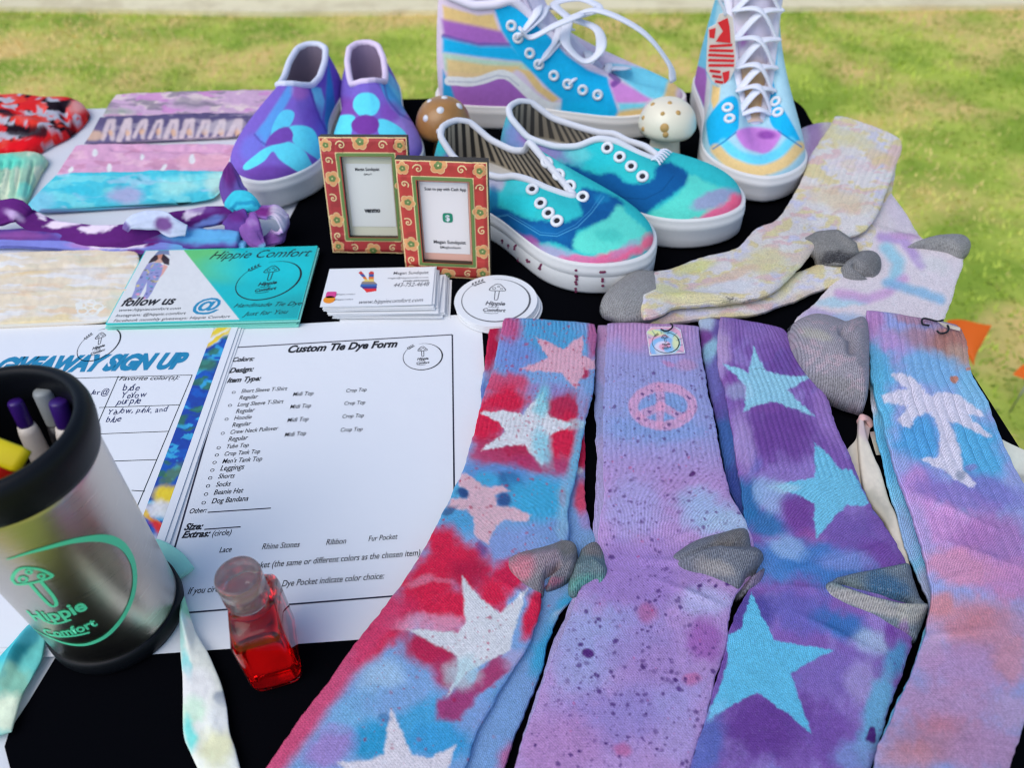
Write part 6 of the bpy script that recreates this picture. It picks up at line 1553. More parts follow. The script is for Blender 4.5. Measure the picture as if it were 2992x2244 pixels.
ops = [('b', *D3((530, 300)), 30, 40, 0, C(60, 175, 200), .8), ('b', *D3((560, 330)), 50, 50, 30, C(120, 120, 195), .8), ('b', *D3((720, 420)), 70, 30, 30, C(150, 105, 180), .85), ('b', *D3((860, 470)), 60, 24, 20, C(120, 130, 195), .7), ('b', *D3((1100, 480)), 80, 40, 10, C(40, 180, 205), .95), ('b', *D3((960, 470)), 40, 20, 0, C(110, 195, 215), .6),
       ('P', D3((870, 540), (960, 560), (1080, 610), (1190, 600), (1290, 660), (1370, 670), (1480, 640), (1500, 560), (1600, 530), (1720, 600), (1700, 680), (1600, 760), (1480, 840), (1400, 900), (1280, 800), (1120, 720), (1000, 660)), NAVY, 8, 1),
       ('P', D3((1730, 610), (1850, 660), (2040, 760), (1900, 860), (1700, 970), (1420, 960), (1440, 890), (1580, 800), (1700, 690)), AQ, 8, .9), ('b', *D3((1900, 780)), 60, 22, -20, C(140, 130, 190), .8), ('b', *D3((1960, 870)), 90, 22, -28, ROSE, 1), ('b', *D3((1800, 940)), 40, 14, -10, C(200, 105, 160), .9), ('b', *D3((2060, 800)), 26, 24, -20, C(214, 95, 140), 1),
       ('l', D3((1130, 710), (1280, 770), (1420, 780), (1540, 720), (1620, 620)), C(15, 70, 130), 1.2, 2, .7)]
sh.upper(TQ, ops, M['canvas'], refine=4, warp=7, wscale=24)
sh.sole(M['rubber_white']); sh.lining(M['paint'], (.0072, C(60, 60, 62), C(135, 132, 128))); sh.trim(M['white_trim'], .0031)
for p in ((1165, 427), (1248, 492), (1326, 555), (1404, 626)): sh.eyelet(D3(p), M['metal_white'], .0040, .0017)
mb = MB()
for k in range(6):
    p0 = sh.world(np.array([.650 * sh.L, (-.020 + .008 * k) * .5, .059]))
    mb.tube(resample(np.array([p0, p0 + np.append(sh.d * .005, .002), p0 + np.append(sh.d * .010 + sh.nrm * .001 * (k - 2.5), -.001)]), 10), .0009, 6)
mb.build('frayed_thread', M['lace'], sh.t)
sh.done()

# ------------------------------------------------------------------ pastel high tops
hi_side = [(0, .05, 0, .140, .02, .03), (.08, .055, .10, .139, .02, .03), (.17, .09, .20, .134, .03, .03), (.29, .19, .255, .126, .05, .03), (.39, .275, .255, .128, .08, .03), (.47, .33, .24, .133, .12, .02), (.54, .375, .215, .122, .16, .016), (.65, .465, .185, .097, .24, .012), (.77, .56, .15, .074, .34, .008), (.89, .645, .10, .054, .40, .006), (.95, .68, .06, .0475, .42, .007), (1, .69, 0, .046, .42, .007)]
BL, BL2, VI, TAN, WHT = C(25, 165, 232), C(40, 150, 215), C(152, 98, 190), C(212, 185, 135), C(200, 205, 225)
g = 'pastel rainbow high top sneakers'
def hightop_tongue(sh, col, ops=None):
    rows = []
    prof = [(.71, .050), (.66, .056), (.60, .070), (.53, .090), (.46, .113), (.42, .135), (.39, .152), (.375, .166), (.372, .172)]
    prof = resample(np.array(prof), 26)
    us = np.linspace(-1, 1, 20)
    out = []
    for off in (0, -.004):
        for i, (x, z) in enumerate(prof):
            w = .15 + .07 * i / 25
            for u in us: out.append((x * sh.L - .006 * u * u * 1.2 + off, u * w * sh.W, z - .010 * u * u + off * .2))
    V = sh.world(np.array(out))
    k = 26 * 20
    F = grid_faces(20, 26) + [tuple(a + k for a in reversed(f)) for f in grid_faces(20, 26)]
    e = list(range(20)) + [j * 20 + 19 for j in range(1, 26)] + [25 * 20 + i for i in range(18, -1, -1)] + [j * 20 for j in range(24, 0, -1)]
    for a, b in zip(e, e[1:] + e[:1]): F.append((a, b, b + k, a + k))
    return mesh('tongue', V, F, M['cloth'], sh.t, paint(PJ(V), col, ops or [], warp=2))
sh = Shoe('high_top_sneaker', 'pastel high top sneaker seen from its side with a white wave stripe', g, (-.078, .868), (.197, .829), .104, .025, hi_side, hk=.015)
ops = [('p', D2((120, 40), (400, 120), (530, 110), (570, 230), (600, 260), (380, 230), (130, 170)), TAN, 6, 1), ('p', D2((110, 150), (360, 200), (600, 250), (660, 350), (420, 360), (130, 290)), VI, 9, 1), ('l', D2((130, 290), (400, 360), (660, 360)), C(90, 70, 165), 4, 6, .8),
       ('p', D2((120, 300), (420, 370), (680, 370), (800, 500), (500, 470), (120, 420)), BL, 7, 1), ('p', D2((120, 425), (480, 480), (790, 505), (830, 570), (600, 545), (400, 590), (140, 570)), C(165, 200, 195), 6, 1), ('p', D2((150, 470), (470, 520), (760, 530), (660, 600), (480, 640), (330, 660), (160, 650)), TAN, 7, .9),
       ('p', D2((700, 540), (830, 570), (930, 700), (1060, 790), (1010, 830), (880, 730), (780, 600)), TAN, 5, 1), ('p', D2((180, 640), (420, 650), (640, 610), (760, 720), (900, 830), (1060, 860), (1090, 990), (700, 960), (180, 900)), VI, 5, 1),
       ('p', D2((120, 560), (190, 700), (220, 800), (120, 800)), BL2, 5, 1),
       ('L', D2((170, 650), (380, 655), (560, 600), (650, 610), (740, 680), (860, 790), (960, 850), (1080, 860)), C(218, 220, 238), 12, 3, 1), ('l', D2((170, 655), (380, 662), (560, 607), (648, 617), (735, 690)), C(165, 172, 200), 1, 2, .8),
       ('p', D2((535, 60), (640, 30), (800, 90), (960, 270), (1120, 440), (1290, 560), (1450, 620), (1500, 770), (1540, 900), (1540, 990), (1070, 990), (1080, 800), (1000, 740), (860, 600), (760, 500), (680, 380), (600, 250)), BL, 5, 1), ('b', *D2((1250, 900)), 70, 30, 0, C(20, 178, 245), .8),
       ('P', D2((1470, 640), (1620, 690), (1800, 790), (1700, 830), (1540, 830), (1500, 760)), C(190, 130, 215), 7, 1), ('P', D2((1440, 520), (1700, 540), (1950, 600), (2000, 720), (1960, 790), (1800, 790), (1640, 690)), C(110, 200, 240), 7, 1), ('p', D2((1540, 830), (1760, 830), (1740, 880), (1550, 920)), C(110, 200, 235), 7, 1), ('P', D2((1550, 900), (1780, 860), (1900, 780), (1960, 640), (2140, 640), (2140, 900), (1900, 990), (1560, 985)), TAN, 8, 1), ('b', *D2((2060, 760)), 20, 26, 0, C(190, 180, 220), .8), ('l', D2((1480, 600), (1540, 650), (1500, 680)), C(95, 55, 150), 5, 6, .8)]
sh.upper(C(200, 190, 225), ops, M['canvas'], refine=3, warp=2)
sh.sole(mat('white_foxing', C(205, 208, 222), .6)); sh.lining(mat('lavender_lining', C(196, 196, 232), .9)); sh.trim(mat('lavender_collar', C(205, 205, 238), .9), .0045)
hightop_tongue(sh, C(190, 190, 228))
eye = [(675, 203), (730, 300), (823, 428), (897, 518), (1020, 603), (1133, 680), (1252, 725), (1368, 765)]
for p in eye: sh.eyelet(D2(p), M['metal_white'], .0040, .0018, False)
def lace(sh, pts, r=.0040, fl=.4, n=40):
    V, F = tube(resample(np.array(pts), n), r, 10, True, fl); return mesh('lace', V, F, M['lace'], sh.t)
def over(sh, x, y, z): return sh.world(np.array([x * sh.L, y * sh.W, z]))
rows_ = [(.665, .059), (.605, .073), (.545, .088), (.485, .107), (.43, .124)]
for k, e_ in enumerate(eye):
    if k % 2 == 0 and k < 7: continue
    c_e, n_e = sh.snap(D2(e_))
    lx = float((c_e[:2] - sh.heel) @ sh.d) / sh.L
    zt_ = float(np.interp(lx, [.30, .38, .46, .53, .60, .66, .71], [.165, .152, .121, .098, .078, .064, .056]))
    for dx_, far in ((-.035, .14), (.012, .12)):
        near_ = np.nonzero(sh.sg < 0)[0]
        ie = near_[np.argmin(np.abs(sh.T[near_, 0] / sh.L - lx - .075 - dx_ * .2) + (sh.T[near_, 0] / sh.L < .3))]
        edge_ = sh.world(sh.T[ie]) + np.array([0, 0, .009]) - np.append(sh.nrm * .002, 0)
        lace(sh, [c_e - n_e * .0005, c_e * .6 + edge_ * .4 + n_e * .005, edge_, over(sh, lx + .085 + dx_ * .6, -.02, edge_[2] + .003), over(sh, lx + .095 + dx_, far, edge_[2] - .003)], .0048, .32)
lace(sh, [over(sh, .68, -.12, .054), over(sh, .69, 0, .060), over(sh, .68, .12, .054)])
# bow at the top and its two hanging loops
kn = over(sh, .53, -.06, .110)
for path in ([(0, 0, 0), (.03, -.012, .012), (.075, -.02, -.004), (.105, -.022, -.034), (.112, -.025, -.052)], [(0, 0, 0), (.012, -.02, .010), (-.012, -.035, .004), (-.035, -.04, -.006), (-.045, -.044, .004)], [(0, 0, 0), (.03, -.018, -.004), (.035, -.03, -.02), (.02, -.035, -.03), (.0, -.03, -.014), (0, -.01, 0)],
             [(0, 0, 0), (-.015, .01, .010), (.01, .02, .012), (.03, .012, .006), (.005, 0, 0)]):
    lace(sh, [kn + np.append(sh.d * a + sh.nrm * b, c) for a, b, c in path], .0056, .34, 40)
sh.done()

sh = Shoe('high_top_sneaker', 'pastel high top sneaker pointing at the camera with a red swing tag', g, (.250, .905), (.2415, .650), .104, .025, hi_side, hk=.015)
ops = [('p', D4((330, 0), (320, 130), (260, 300), (200, 450), (300, 560), (340, 300), (380, 0)), C(90, 175, 225), 6, .8), ('p', D4((200, 480), (290, 520), (310, 640), (290, 840), (240, 720), (190, 600)), VI, 4, 1), ('p', D4((300, 560), (330, 620), (320, 780), (270, 950), (240, 900), (280, 800)), WHT, 3, .9), ('p', D4((340, 640), (400, 660), (390, 760), (350, 830), (330, 760)), TAN, 4, 1),
       ('P', D4((440, 740), (530, 750), (540, 960), (500, 1010), (345, 1125), (295, 980), (310, 880)), BL, 3, 1), ('P', D4((780, 720), (860, 800), (960, 960), (1020, 1110), (920, 1050), (800, 960), (770, 860)), BL, 3, 1), ('p', D4((755, 560), (800, 600), (830, 740), (760, 720)), BL, 3, .9), ('p', D4((790, 100), (830, 100), (830, 480), (790, 560), (770, 300)), C(60, 175, 235), 4, .9),
       ('P', D4((520, 1000), (640, 960), (840, 990), (850, 1050), (760, 1160), (680, 1150), (580, 1110)), C(178, 120, 212), 6, 1), ('b', *D4((750, 1020)), 26, 12, 0, C(125, 65, 165), .9), ('L', D4((430, 1090), (540, 1180), (700, 1215), (850, 1160), (930, 1080)), C(95, 195, 240), 10, 14, 1), ('L', D4((370, 1130), (480, 1230), (690, 1290), (880, 1230), (1000, 1110)), TAN, 10, 13, .95), ('l', D4((345, 1125), (430, 1070), (520, 1000)), C(20, 115, 185), 1.5, 2, .8), ('l', D4((1015, 1110), (920, 1045), (840, 990)), C(20, 115, 185), 1.5, 2, .8)]
sh.upper(C(150, 195, 228), ops, M['canvas'], refine=3, warp=2)
sh.sole(mat('pale_blue_foxing', C(196, 202, 222), .6)); sh.lining(mat('lavender_inside', C(190, 190, 228), .9)); sh.trim(mat('lavender_edge', C(200, 205, 238), .9), .0045)
hightop_tongue(sh, C(196, 196, 232), [('b', *D4((640, 700)), 60, 90, 0, C(188, 160, 125), .95), ('b', *D4((570, 290)), 14, 20, 0, C(175, 110, 205), .9), ('b', *D4((560, 110)), 34, 26, 10, C(165, 165, 180), .7)])
for p in ((455, 815), (470, 900), (835, 850), (820, 770)): sh.eyelet(D4(p), M['metal_white'], .0040, .0017, False)
rows_ = [(.665, .059), (.61, .072), (.55, .088), (.485, .109), (.425, .131), (.385, .148)]
for k, (x, z) in enumerate(rows_[:-1]):
    w = .15 + .018 * k
    x2, z2 = rows_[k + 1]
    lace(sh, [over(sh, x, -w, z - .004), over(sh, (x + x2) / 2 + .012, 0, (z + z2) / 2 + .009), over(sh, x2, w + .018, z2 - .002)], .0054, .34)
    lace(sh, [over(sh, x, w, z - .004), over(sh, (x + x2) / 2 + .016, 0, (z + z2) / 2 + .012), over(sh, x2, -w - .018, z2 - .002)], .0054, .34)
lace(sh, [over(sh, .68, -.13, .054), over(sh, .692, 0, .060), over(sh, .68, .13, .054)], .0054, .34)
sh.done()
# red and white swing tag hanging from its laces

def tq_(p):
    q = GY(D4(p), .757)
    return q
pl = [(395, 105), (440, 92), (495, 130), (512, 300), (518, 500), (475, 600), (432, 682), (340, 610), (295, 530), (300, 380), (312, 210), (370, 180)]
tt_ = thing('hang_tag', 'red and white swing tag hanging from the laces of the front facing high top', 'tag')
fr_ = np.array([tq_(p) for p in pl]); bk = fr_ + np.array([0, .0012, 0]); n = len(pl)
mesh('card', np.concatenate([fr_, bk]), [tuple(range(n)), tuple(range(2 * n - 1, n - 1, -1))] + [(i, n + i, n + (i + 1) % n, (i + 1) % n) for i in range(n)], mat('white_tag_card', C(240, 215, 222), .6), tt_, smooth_=False)
mb = MB()
for poly in ([(380, 165), (455, 130), (470, 200), (478, 320), (365, 310), (390, 270), (420, 230)], [(415, 545), (470, 530), (465, 590), (430, 640)], [(315, 220), (365, 205), (355, 285), (318, 280)]):
    V = np.array([tq_(p) for p in poly]) - [0, .0008, 0]; mb.add(V, [tuple(range(len(V)))])
for a, b in (((320, 345), (490, 335)), ((315, 375), (500, 380)), ((310, 410), (505, 420)), ((310, 450), (505, 455)), ((312, 490), (505, 490)), ((320, 530), (400, 540)), ((340, 570), (410, 580)), ((360, 610), (420, 620))):
    p0, p1 = np.array(a, float), np.array(b, float)
    for f in np.linspace(0, .86, 7):
        q0, q1 = p0 + (p1 - p0) * f, p0 + (p1 - p0) * (f + .125)
        V = np.array([tq_(q0 + [0, -9]), tq_(q1 + [4, -11]), tq_(q1 + [0, 10]), tq_(q0 + [-3, 11])]) - [0, .0008, 0]; mb.add(V, [(0, 1, 2, 3)])
mb.build('red_print', mat('red_print', C(226, 40, 48), .6), tt_, smooth_=False)
mb = MB(); mb.tube(resample(np.array([tq_((440, 110)), tq_((425, 60)), tq_((400, 10)), tq_((380, -60))]), 16), .0016, 6); mb.build('string', M['lace'], tt_)
base_at(tt_, tuple(fr_.mean(0)))

# ================================================================== FIGURINES AND FRAMES
def mushroom(label, base, hcap, rcap, hst, rst, capcol, spots, spotcol, capm, stem_c):
    t = thing('mushroom_figurine', label, 'mushroom', 'little mushroom figurines')
    x, y = base
    mb = MB(); mb.lathe([(0, 0), (rst * 1.15, 0), (rst * 1.18, .002), (rst * 1.0, hst * .3), (rst * .86, hst * .7), (rst * .8, hst + .004)], (x, y, 0), 40); mb.build('stem', stem_c, t)
    prof = [(0, -.001), (rcap * .6, -.003), (rcap * .93, -.001), (rcap, .004)]
    for a in np.linspace(6, 90, 20):
        r = math.radians(a); prof.append((rcap * math.cos(r) ** .8, .004 + (hcap - .004) * math.sin(r)))
    prof[-1] = (0, hcap)
    mb = MB(); mb.lathe(prof, (x, y, hst), 60); mb.build('cap', capm, t)
    for p, r in spots:
        # spots painted on the cap: thin domes that follow it
        best, bp = 1e9, None
        for a in np.linspace(3, 88, 60):
            for b in np.linspace(0, 360, 180):
                ra, rb = math.radians(a), math.radians(b)
                q = np.array([x + rcap * math.cos(ra) ** .8 * math.cos(rb), y + rcap * math.cos(ra) ** .8 * math.sin(rb), hst + .004 + (hcap - .004) * math.sin(ra)])
                nn = np.array([math.cos(ra) * math.cos(rb), math.cos(ra) * math.sin(rb), math.sin(ra)])
                if nn @ (np.array([0, 0, CH]) - q) < 0: continue
                d = np.hypot(*(PJ(q) - p))
                if d < best: best, bp, bn = d, q, nn
        a_ = np.cross(bn, [0, 0, 1.001]); a_ /= np.linalg.norm(a_); b_ = np.cross(bn, a_)
        th = np.linspace(0, 6.2832, 17)[:-1]
        V = [bp + bn * .0012]
        for k in (.6, 1.0):
            V += list(bp + bn * (.0010 if k < 1 else -.0008) + r * k * (np.cos(th)[:, None] * a_ + np.sin(th)[:, None] * b_))
        F = [(0, 1 + i, 1 + (i + 1) % 16) for i in range(16)] + [(1 + i, 17 + i, 17 + (i + 1) % 16, 1 + (i + 1) % 16) for i in range(16)]
        mesh('spot', V, F, spotcol, t)
    base_at(t, (x, y, 0))
wood = mat('brown_glazed_wood', C(146, 108, 62), .35, 'noise', 90, .05, coat=.3, var=.25)
cer = mat('white_glazed_ceramic', C(206, 206, 202), .35, 'noise', 60, .03, coat=.2)
mushroom('brown wooden mushroom with white spots, left of the canvas shoes', (-.0640, .7680), .033, .0285, .027, .012, None, [(A2((853, 707)), .0042), (A2((978, 680)), .0042), (A2((757, 760)), .0038), (A2((852, 850)), .0040), (A2((882, 628)), .0038), (A2((785, 650)), .0030), (A2((1030, 800)), .003)], M['metal_white'], wood, wood)
mushroom('white ceramic mushroom with gold spots, behind the farther canvas shoe', (.1600, .738), .030, .0285, .037, .0165, None, [(D2((1815, 840)), .0028), (D2((1955, 830)), .0028), (D2((1895, 915)), .0026), (D2((2025, 905)), .0030), (D2((1740, 950)), .0026), (D2((1915, 1030)), .0048), (D2((1925, 1085)), .0034), (D2((1740, 1040)), .0028)], mat('gold_paint', C(168, 138, 88), .5), cer, cer)

def picture_frame(label, x, y, yaw, tilt, w, h, in0, red, content, seed):
    t = thing('picture_frame', label, 'frame', 'painted flower picture frames')
    cy, sy = math.cos(yaw), math.sin(yaw)
    e_u = np.array([cy, sy, 0]); e_v = np.array([-sy * math.sin(tilt), cy * math.sin(tilt), math.cos(tilt)]); e_n = np.cross(e_u, e_v)
    O = np.array([x, y, .0005])
    Wd = lambda q: O + np.asarray(q)[:, :1] * e_u + np.asarray(q)[:, 1:2] * e_v + np.asarray(q)[:, 2:3] * e_n
    l, r, b, tp = in0                                                # opening: margins left, right, bottom, top
    NU, NV = 190, 250
    u, v = np.meshgrid(np.linspace(0, w, NU), np.linspace(0, h, NV)); u, v = u.ravel(), v.ravel()
    q = np.column_stack([u, v]) * 1000
    cream, grn, org = C(232, 208, 165), C(92, 122, 72), C(198, 146, 104)
    ops = [('n', 9, 7, .05, .15, np.asarray(red) * .72, .5, seed)]
    W_, H_ = w * 1000, h * 1000
    fx0, fx1, fy0, fy1 = l * 1000, W_ - r * 1000, b * 1000, H_ - tp * 1000
    ops += [('l', [(fx0 - 3.6, fy0 - 3.2), (fx1 + 3.0, fy0 - 3.2), (fx1 + 3.0, fy1 + 3.2), (fx0 - 3.6, fy1 + 3.2), (fx0 - 3.6, fy0 - 3.2)], cream, .25, .3, .9), ('l', [(fx0 - 1.9, fy0 - 1.6), (fx1 + 1.4, fy0 - 1.6), (fx1 + 1.4, fy1 + 1.6), (fx0 - 1.9, fy1 + 1.6), (fx0 - 1.9, fy0 - 1.6)], grn, 1.25, .25, 1),
            ('l', [(.4, .4), (W_ - .4, .4), (W_ - .4, H_ - .4), (.4, H_ - .4), (.4, .4)], cream, .5, .3, .8)]
    def flower(cx, cyy, R, rot):
        o = []
        for k in range(5):
            a = math.radians(72 * k + rot); o.append(('b', cx + R * .58 * math.cos(a), cyy + R * .58 * math.sin(a), R * .48, R * .48, 0, cream, 1, .1))
        for k in range(5):
            a = math.radians(72 * k + rot); o.append(('b', cx + R * .58 * math.cos(a), cyy + R * .58 * math.sin(a), R * .42, R * .42, 0, org, 1, .1))
        for k in range(5):
            a = math.radians(72 * k + rot + 20); o.append(('b', cx + R * .24 * math.cos(a), cyy + R * .24 * math.sin(a), R * .26, R * .24, 0, grn, 1, .15))
        o.append(('b', cx, cyy, R * .10, R * .10, 0, cream, 1, .3))
        return o
    def swirl(cx, cyy, R, rot, hand):
        pts = []
        for k in np.linspace(0, 1, 26):
            a = math.radians(rot) + hand * k * 8.5; rr_ = R * (.12 + .88 * k ** 1.4)
            pts.append((cx + rr_ * math.cos(a), cyy + rr_ * math.sin(a)))
        return [('l', pts, cream, .28, .35, .95)]
    ml, mr, mb_, mt = l * 1000 / 2 - 2.0, r * 1000 / 2 - 1.6, b * 1000 / 2 - .8, tp * 1000 / 2 - .9
    ops += flower(5.6, H_ - 6.6, 5.3, 20) + flower(W_ - 6, H_ - 6.6, 5.3, 50) + flower(W_ * .47, H_ - 3.5, 6.8, 10) + flower(6.0, 6.0, 5.2, 30) + flower(W_ - 6, 6.2, 5.6, 0) + flower(W_ * .5, 2.5, 7.0, 40)
    ops += flower(ml + 1.5, H_ * .66, 6.2, 60) + flower(ml + 1, H_ * .30, 6.4, 10) + flower(W_ - mr - 1, H_ * .60, 6.0, 30) + flower(W_ - mr, H_ * .26, 6.2, 70)
    ops += swirl(W_ * .25, H_ - 6.5, 4.2, 40, 1) + swirl(W_ * .72, H_ - 6.5, 4.2, 140, -1) + swirl(ml, H_ * .49, 4.0, 0, 1) + swirl(ml, H_ * .83 - 2, 3.6, 90, -1) + swirl(W_ - mr, H_ * .44, 4.0, 200, -1) + swirl(W_ - mr, H_ * .80, 3.8, 60, 1) + swirl(ml + .5, H_ * .16, 3.6, 120, 1) + swirl(W_ * .28, 5, 3.6, 0, 1) + swirl(W_ * .74, 5, 3.6, 180, -1)
    inside = (u > l) & (u < w - r) & (v > b) & (v < h - tp)
    col = paint(q, red, ops, warp=.5, wscale=6, seed=seed, mottle=.06)
    rim = np.minimum(np.minimum(u, w - u), np.minimum(v, h - v))
    zz = .009 + .0012 * smooth(rim / .004) + .0006 * smooth((.004 - np.minimum(np.minimum(np.abs(u - l), np.abs(u - w + r)), np.minimum(np.abs(v - b), np.abs(v - h + tp)))) / .002)
    F = [f for f in grid_faces(NU, NV) if not all(inside[list(f)])]
    V = np.column_stack([u, v, zz])
    used = sorted({i for f in F for i in f}); mp = {o_: i for i, o_ in enumerate(used)}
    mesh('border', Wd(V[used]), [tuple(mp[i] for i in f) for f in F], M['paint'], t, col[used])
    def slab(name, c0, c1, m, z0, z1):
        X = [(c0[0], c0[1]), (c1[0], c0[1]), (c1[0], c1[1]), (c0[0], c1[1])]
        Vs = [(a, bb, z0) for a, bb in X] + [(a, bb, z1) for a, bb in X]
        return mesh(name, Wd(np.array(Vs)), [(3, 2, 1, 0), (4, 5, 6, 7), (0, 1, 5, 4), (1, 2, 6, 5), (2, 3, 7, 6), (3, 0, 4, 7)], m, t, smooth_=False)
    dk = mat('dark_frame_edge', C(52, 46, 40), .6)
    # sides and back
    e = .0001
    for c0, c1 in (((0, 0), (.0022, h)), ((w - .0022, 0), (w, h)), ((.0022, 0), (w - .0022, .0022)), ((.0022, h - .0022), (w - .0022, h))):
        slab('edge', (c0[0] - e, c0[1] - e), (c1[0] + e, c1[1] + e), dk, 0, .0088)
    slab('back_board', (.0024, .0024), (w - .0024, h - .0024), dk, .0004, .0036)
    ins = slab('mount', (l - .001, b - .001), (w - r + .001, h - tp + .001), content['mount'], .0040, .0052)
    for c0, c1 in (((l - .0012, b - .0012), (l + .0001, h - tp + .0012)), ((w - r - .0001, b - .0012), (w - r + .0012, h - tp + .0012)), ((l, b - .0012), (w - r, b + .0001)), ((l, h - tp - .0001), (w - r, h - tp + .0012))):
        slab('rebate', c0, c1, dk, .0053, .0092)
    # printed card
    iu0, iu1, iv0, iv1 = l, w - r, b, h - tp
    uv2 = lambda a, bb: (iu0 + (iu1 - iu0) * a, iv0 + (iv1 - iv0) * bb)
    c0, c1 = uv2(content['card'][0], content['card'][1]), uv2(content['card'][2], content['card'][3])
    card = slab('card', c0, c1, content['paper'], .0053, .0056)
    sf = lambda q_: Wd(np.column_stack([q_, np.full(len(q_), .0059)]))
    for s, a, bb, y_, k, bold in content['text']:
        mb = MB(); put_text(mb, s, uv2(a, y_), uv2(bb, y_ + .004), 0, k, 0, bold + .008, surf=sf)
        mb.build('printed_line', M['ink'], card, smooth_=False)
    if content.get('badge'):
        p = uv2(*content['badge'])
        mb = MB(); a = np.linspace(0, 6.2832, 28, endpoint=False); r_ = .0042
        Vb = np.stack([p[0] + r_ * np.sign(np.cos(a)) * np.abs(np.cos(a)) ** .5, p[1] + r_ * np.sign(np.sin(a)) * np.abs(np.sin(a)) ** .5], 1)
        mb.add(sf(Vb), [tuple(range(28))]); bd = mb.build('green_badge', mat('green_badge_print', C(25, 125, 105), .6), card, smooth_=False)
        mb = MB(); put_text(mb, "$", (p[0] - .0018, p[1] - .0025), (p[0] + .0018, p[1] - .0025), 0, 1, 0, .02, surf=lambda q_: Wd(np.column_stack([q_, np.full(len(q_), .0061)])))
        mb.build('dollar_sign', M['card'], bd, smooth_=False)
    # easel leg behind
    top = Wd(np.array([[w / 2, h * .7, 0]]))[0]
    foot = np.array([top[0] - sy * .01, top[1] + .055, .0005])
    mbp = MB(); mbp.tube([top, foot], .007, 8, True, .2); mbp.build('easel_leg', dk, t)
    base_at(t, (x, y, 0))
grey_m = mat('grey_green_mount', C(186, 192, 188), .7)
picture_frame('left red flower picture frame holding a grey payment card, leaning at the back', -.1560, .5959, -.061, .242, .0734, .1009, (.0168, .0135, .0148, .0158), C(156, 50, 56), dict(mount=grey_m, paper=mat('pale_blue_card', C(196, 205, 220), .7), card=(.06, .12, .96, .90),
              text=[("Megan Sundquist", .24, .72, .815, 1.2, .01), ("@Meg-21", .40, .56, .765, 1.0, 0), ("venmo", .34, .66, .30, 1.25, .03)]), 1)
picture_frame('right red flower picture frame holding a cash app card, nearest the business cards', -.0873, .5603, -.115, .111, .0724, .1036, (.0160, .0142, .0148, .0158), C(168, 56, 54), dict(mount=mat('pink_mount', C(226, 172, 168), .7), paper=mat('white_slip', C(214, 214, 232), .7), card=(.03, .09, .94, .955),
              text=[("Scan to pay with Cash App", .12, .91, .86, 1.15, .006), ("Megan Sundquist", .22, .86, .215, 1.1, .004), ("$MegSundquist", .34, .76, .155, 1.0, 0)], badge=(.53, .54)), 3)

# ================================================================== PEN CUP
cup = thing('pen_cup', 'brushed steel tumbler with black rim and mint mushroom emblem, full of pens', 'cup')
CX, CY, CHH = -.2257, .2331, .1590
R0, R1 = .0352, .0378
mb = MB(); mb.lathe([(0, .0004), (.0335, .0004), (.0352, .0016), (.0362, .006), (.0360, .0125), (.0350, .0135), (.030, .0135)], (CX, CY, 0), 96); mb.build('base_ring', M['rubber_black'], cup)
mb = MB(); mb.lathe([(.0340, .0130), (.0344, .0138)] + [(.0344 + (.0372 - .0344) * k, .0142 + (.1372 - .0142) * k) for k in np.linspace(0, 1, 30)] + [(.0368, .1380)], (CX, CY, 0), 128); mb.build('steel_body', M['steel'], cup)
mb = MB(); mb.lathe([(.0366, .1362), (.0382, .1366), (.0394, .1400), (.0412, .1490), (.0416, .1540), (.0408, .1580), (.0390, .1600), (.0368, .1606), (.0350, .1598), (.0342, .1580), (.0338, .1540), (.0334, .140), (.0325, .02), (0, .02)], (CX, CY, 0), 128); mb.build('rim', M['rubber_black'], cup)
def cyl(p):
    """photo points -> the cup's steel wall, as (arc length, height)"""
    out = []
    for a, b in p:
        o_, d_ = np.array([0, 0, CH]), G((a, b), 0) - np.array([0, 0, CH])
        Rr = .0360
        for _ in range(8):
            A_ = d_[0] ** 2 + d_[1] ** 2; B_ = 2 * (d_[0] * (o_[0] - CX) + d_[1] * (o_[1] - CY)); C_ = (o_[0] - CX) ** 2 + (o_[1] - CY) ** 2 - Rr ** 2
            dd = max(B_ * B_ - 4 * A_ * C_, 0); tt = (-B_ - math.sqrt(dd)) / (2 * A_)
            q = o_ + d_ * tt
            Rr = .0344 + (.0372 - .0344) * np.clip((q[2] - .0142) / .123, 0, 1)
        out.append((math.atan2(q[1] - CY, q[0] - CX) * .036, q[2]))
    return np.array(out)
def csurf(q):
    q = np.asarray(q); a = q[:, 0] / .036; z_ = q[:, 1]
    Rr = .0344 + (.0372 - .0344) * (z_ - .0142) / .123 + .0003
    return np.column_stack([CX + Rr * np.cos(a), CY + Rr * np.sin(a), z_])
mb = MB()
def cst(pts, w, n=60):
    V, F = ribbon2(resample(cyl(pts), n), w); mb.add(csurf(V), F)
ringp = B2((42, 296), (200, 250), (400, 195), (560, 165), (690, 165), (790, 210), (850, 300), (870, 400), (858, 520), (800, 660), (700, 780), (600, 835), (520, 850), (420, 838), (320, 800), (220, 745))
cst(ringp, np.interp(np.linspace(0, 1, 120), [0, .1, .3, .5, .8, 1], [.0006, .0022, .0040, .0030, .0026, .0016]), 120)
cst(B2((95, 445), (80, 425), (100, 380), (150, 352), (250, 360), (330, 395), (330, 410), (280, 430), (200, 450), (110, 458), (95, 445)), .0016)
cst(B2((195, 455), (260, 530), (320, 590), (350, 600), (365, 580), (340, 530), (265, 440)), .0016)
for c_p, r_ in (((150, 425), 26), ((187, 377), 18), ((267, 405), 20)):
    cst(B2(*[(c_p[0] + r_ * math.cos(a), c_p[1] + r_ * .7 * math.sin(a)) for a in np.linspace(0, 6.283, 16)]), .0012, 24)
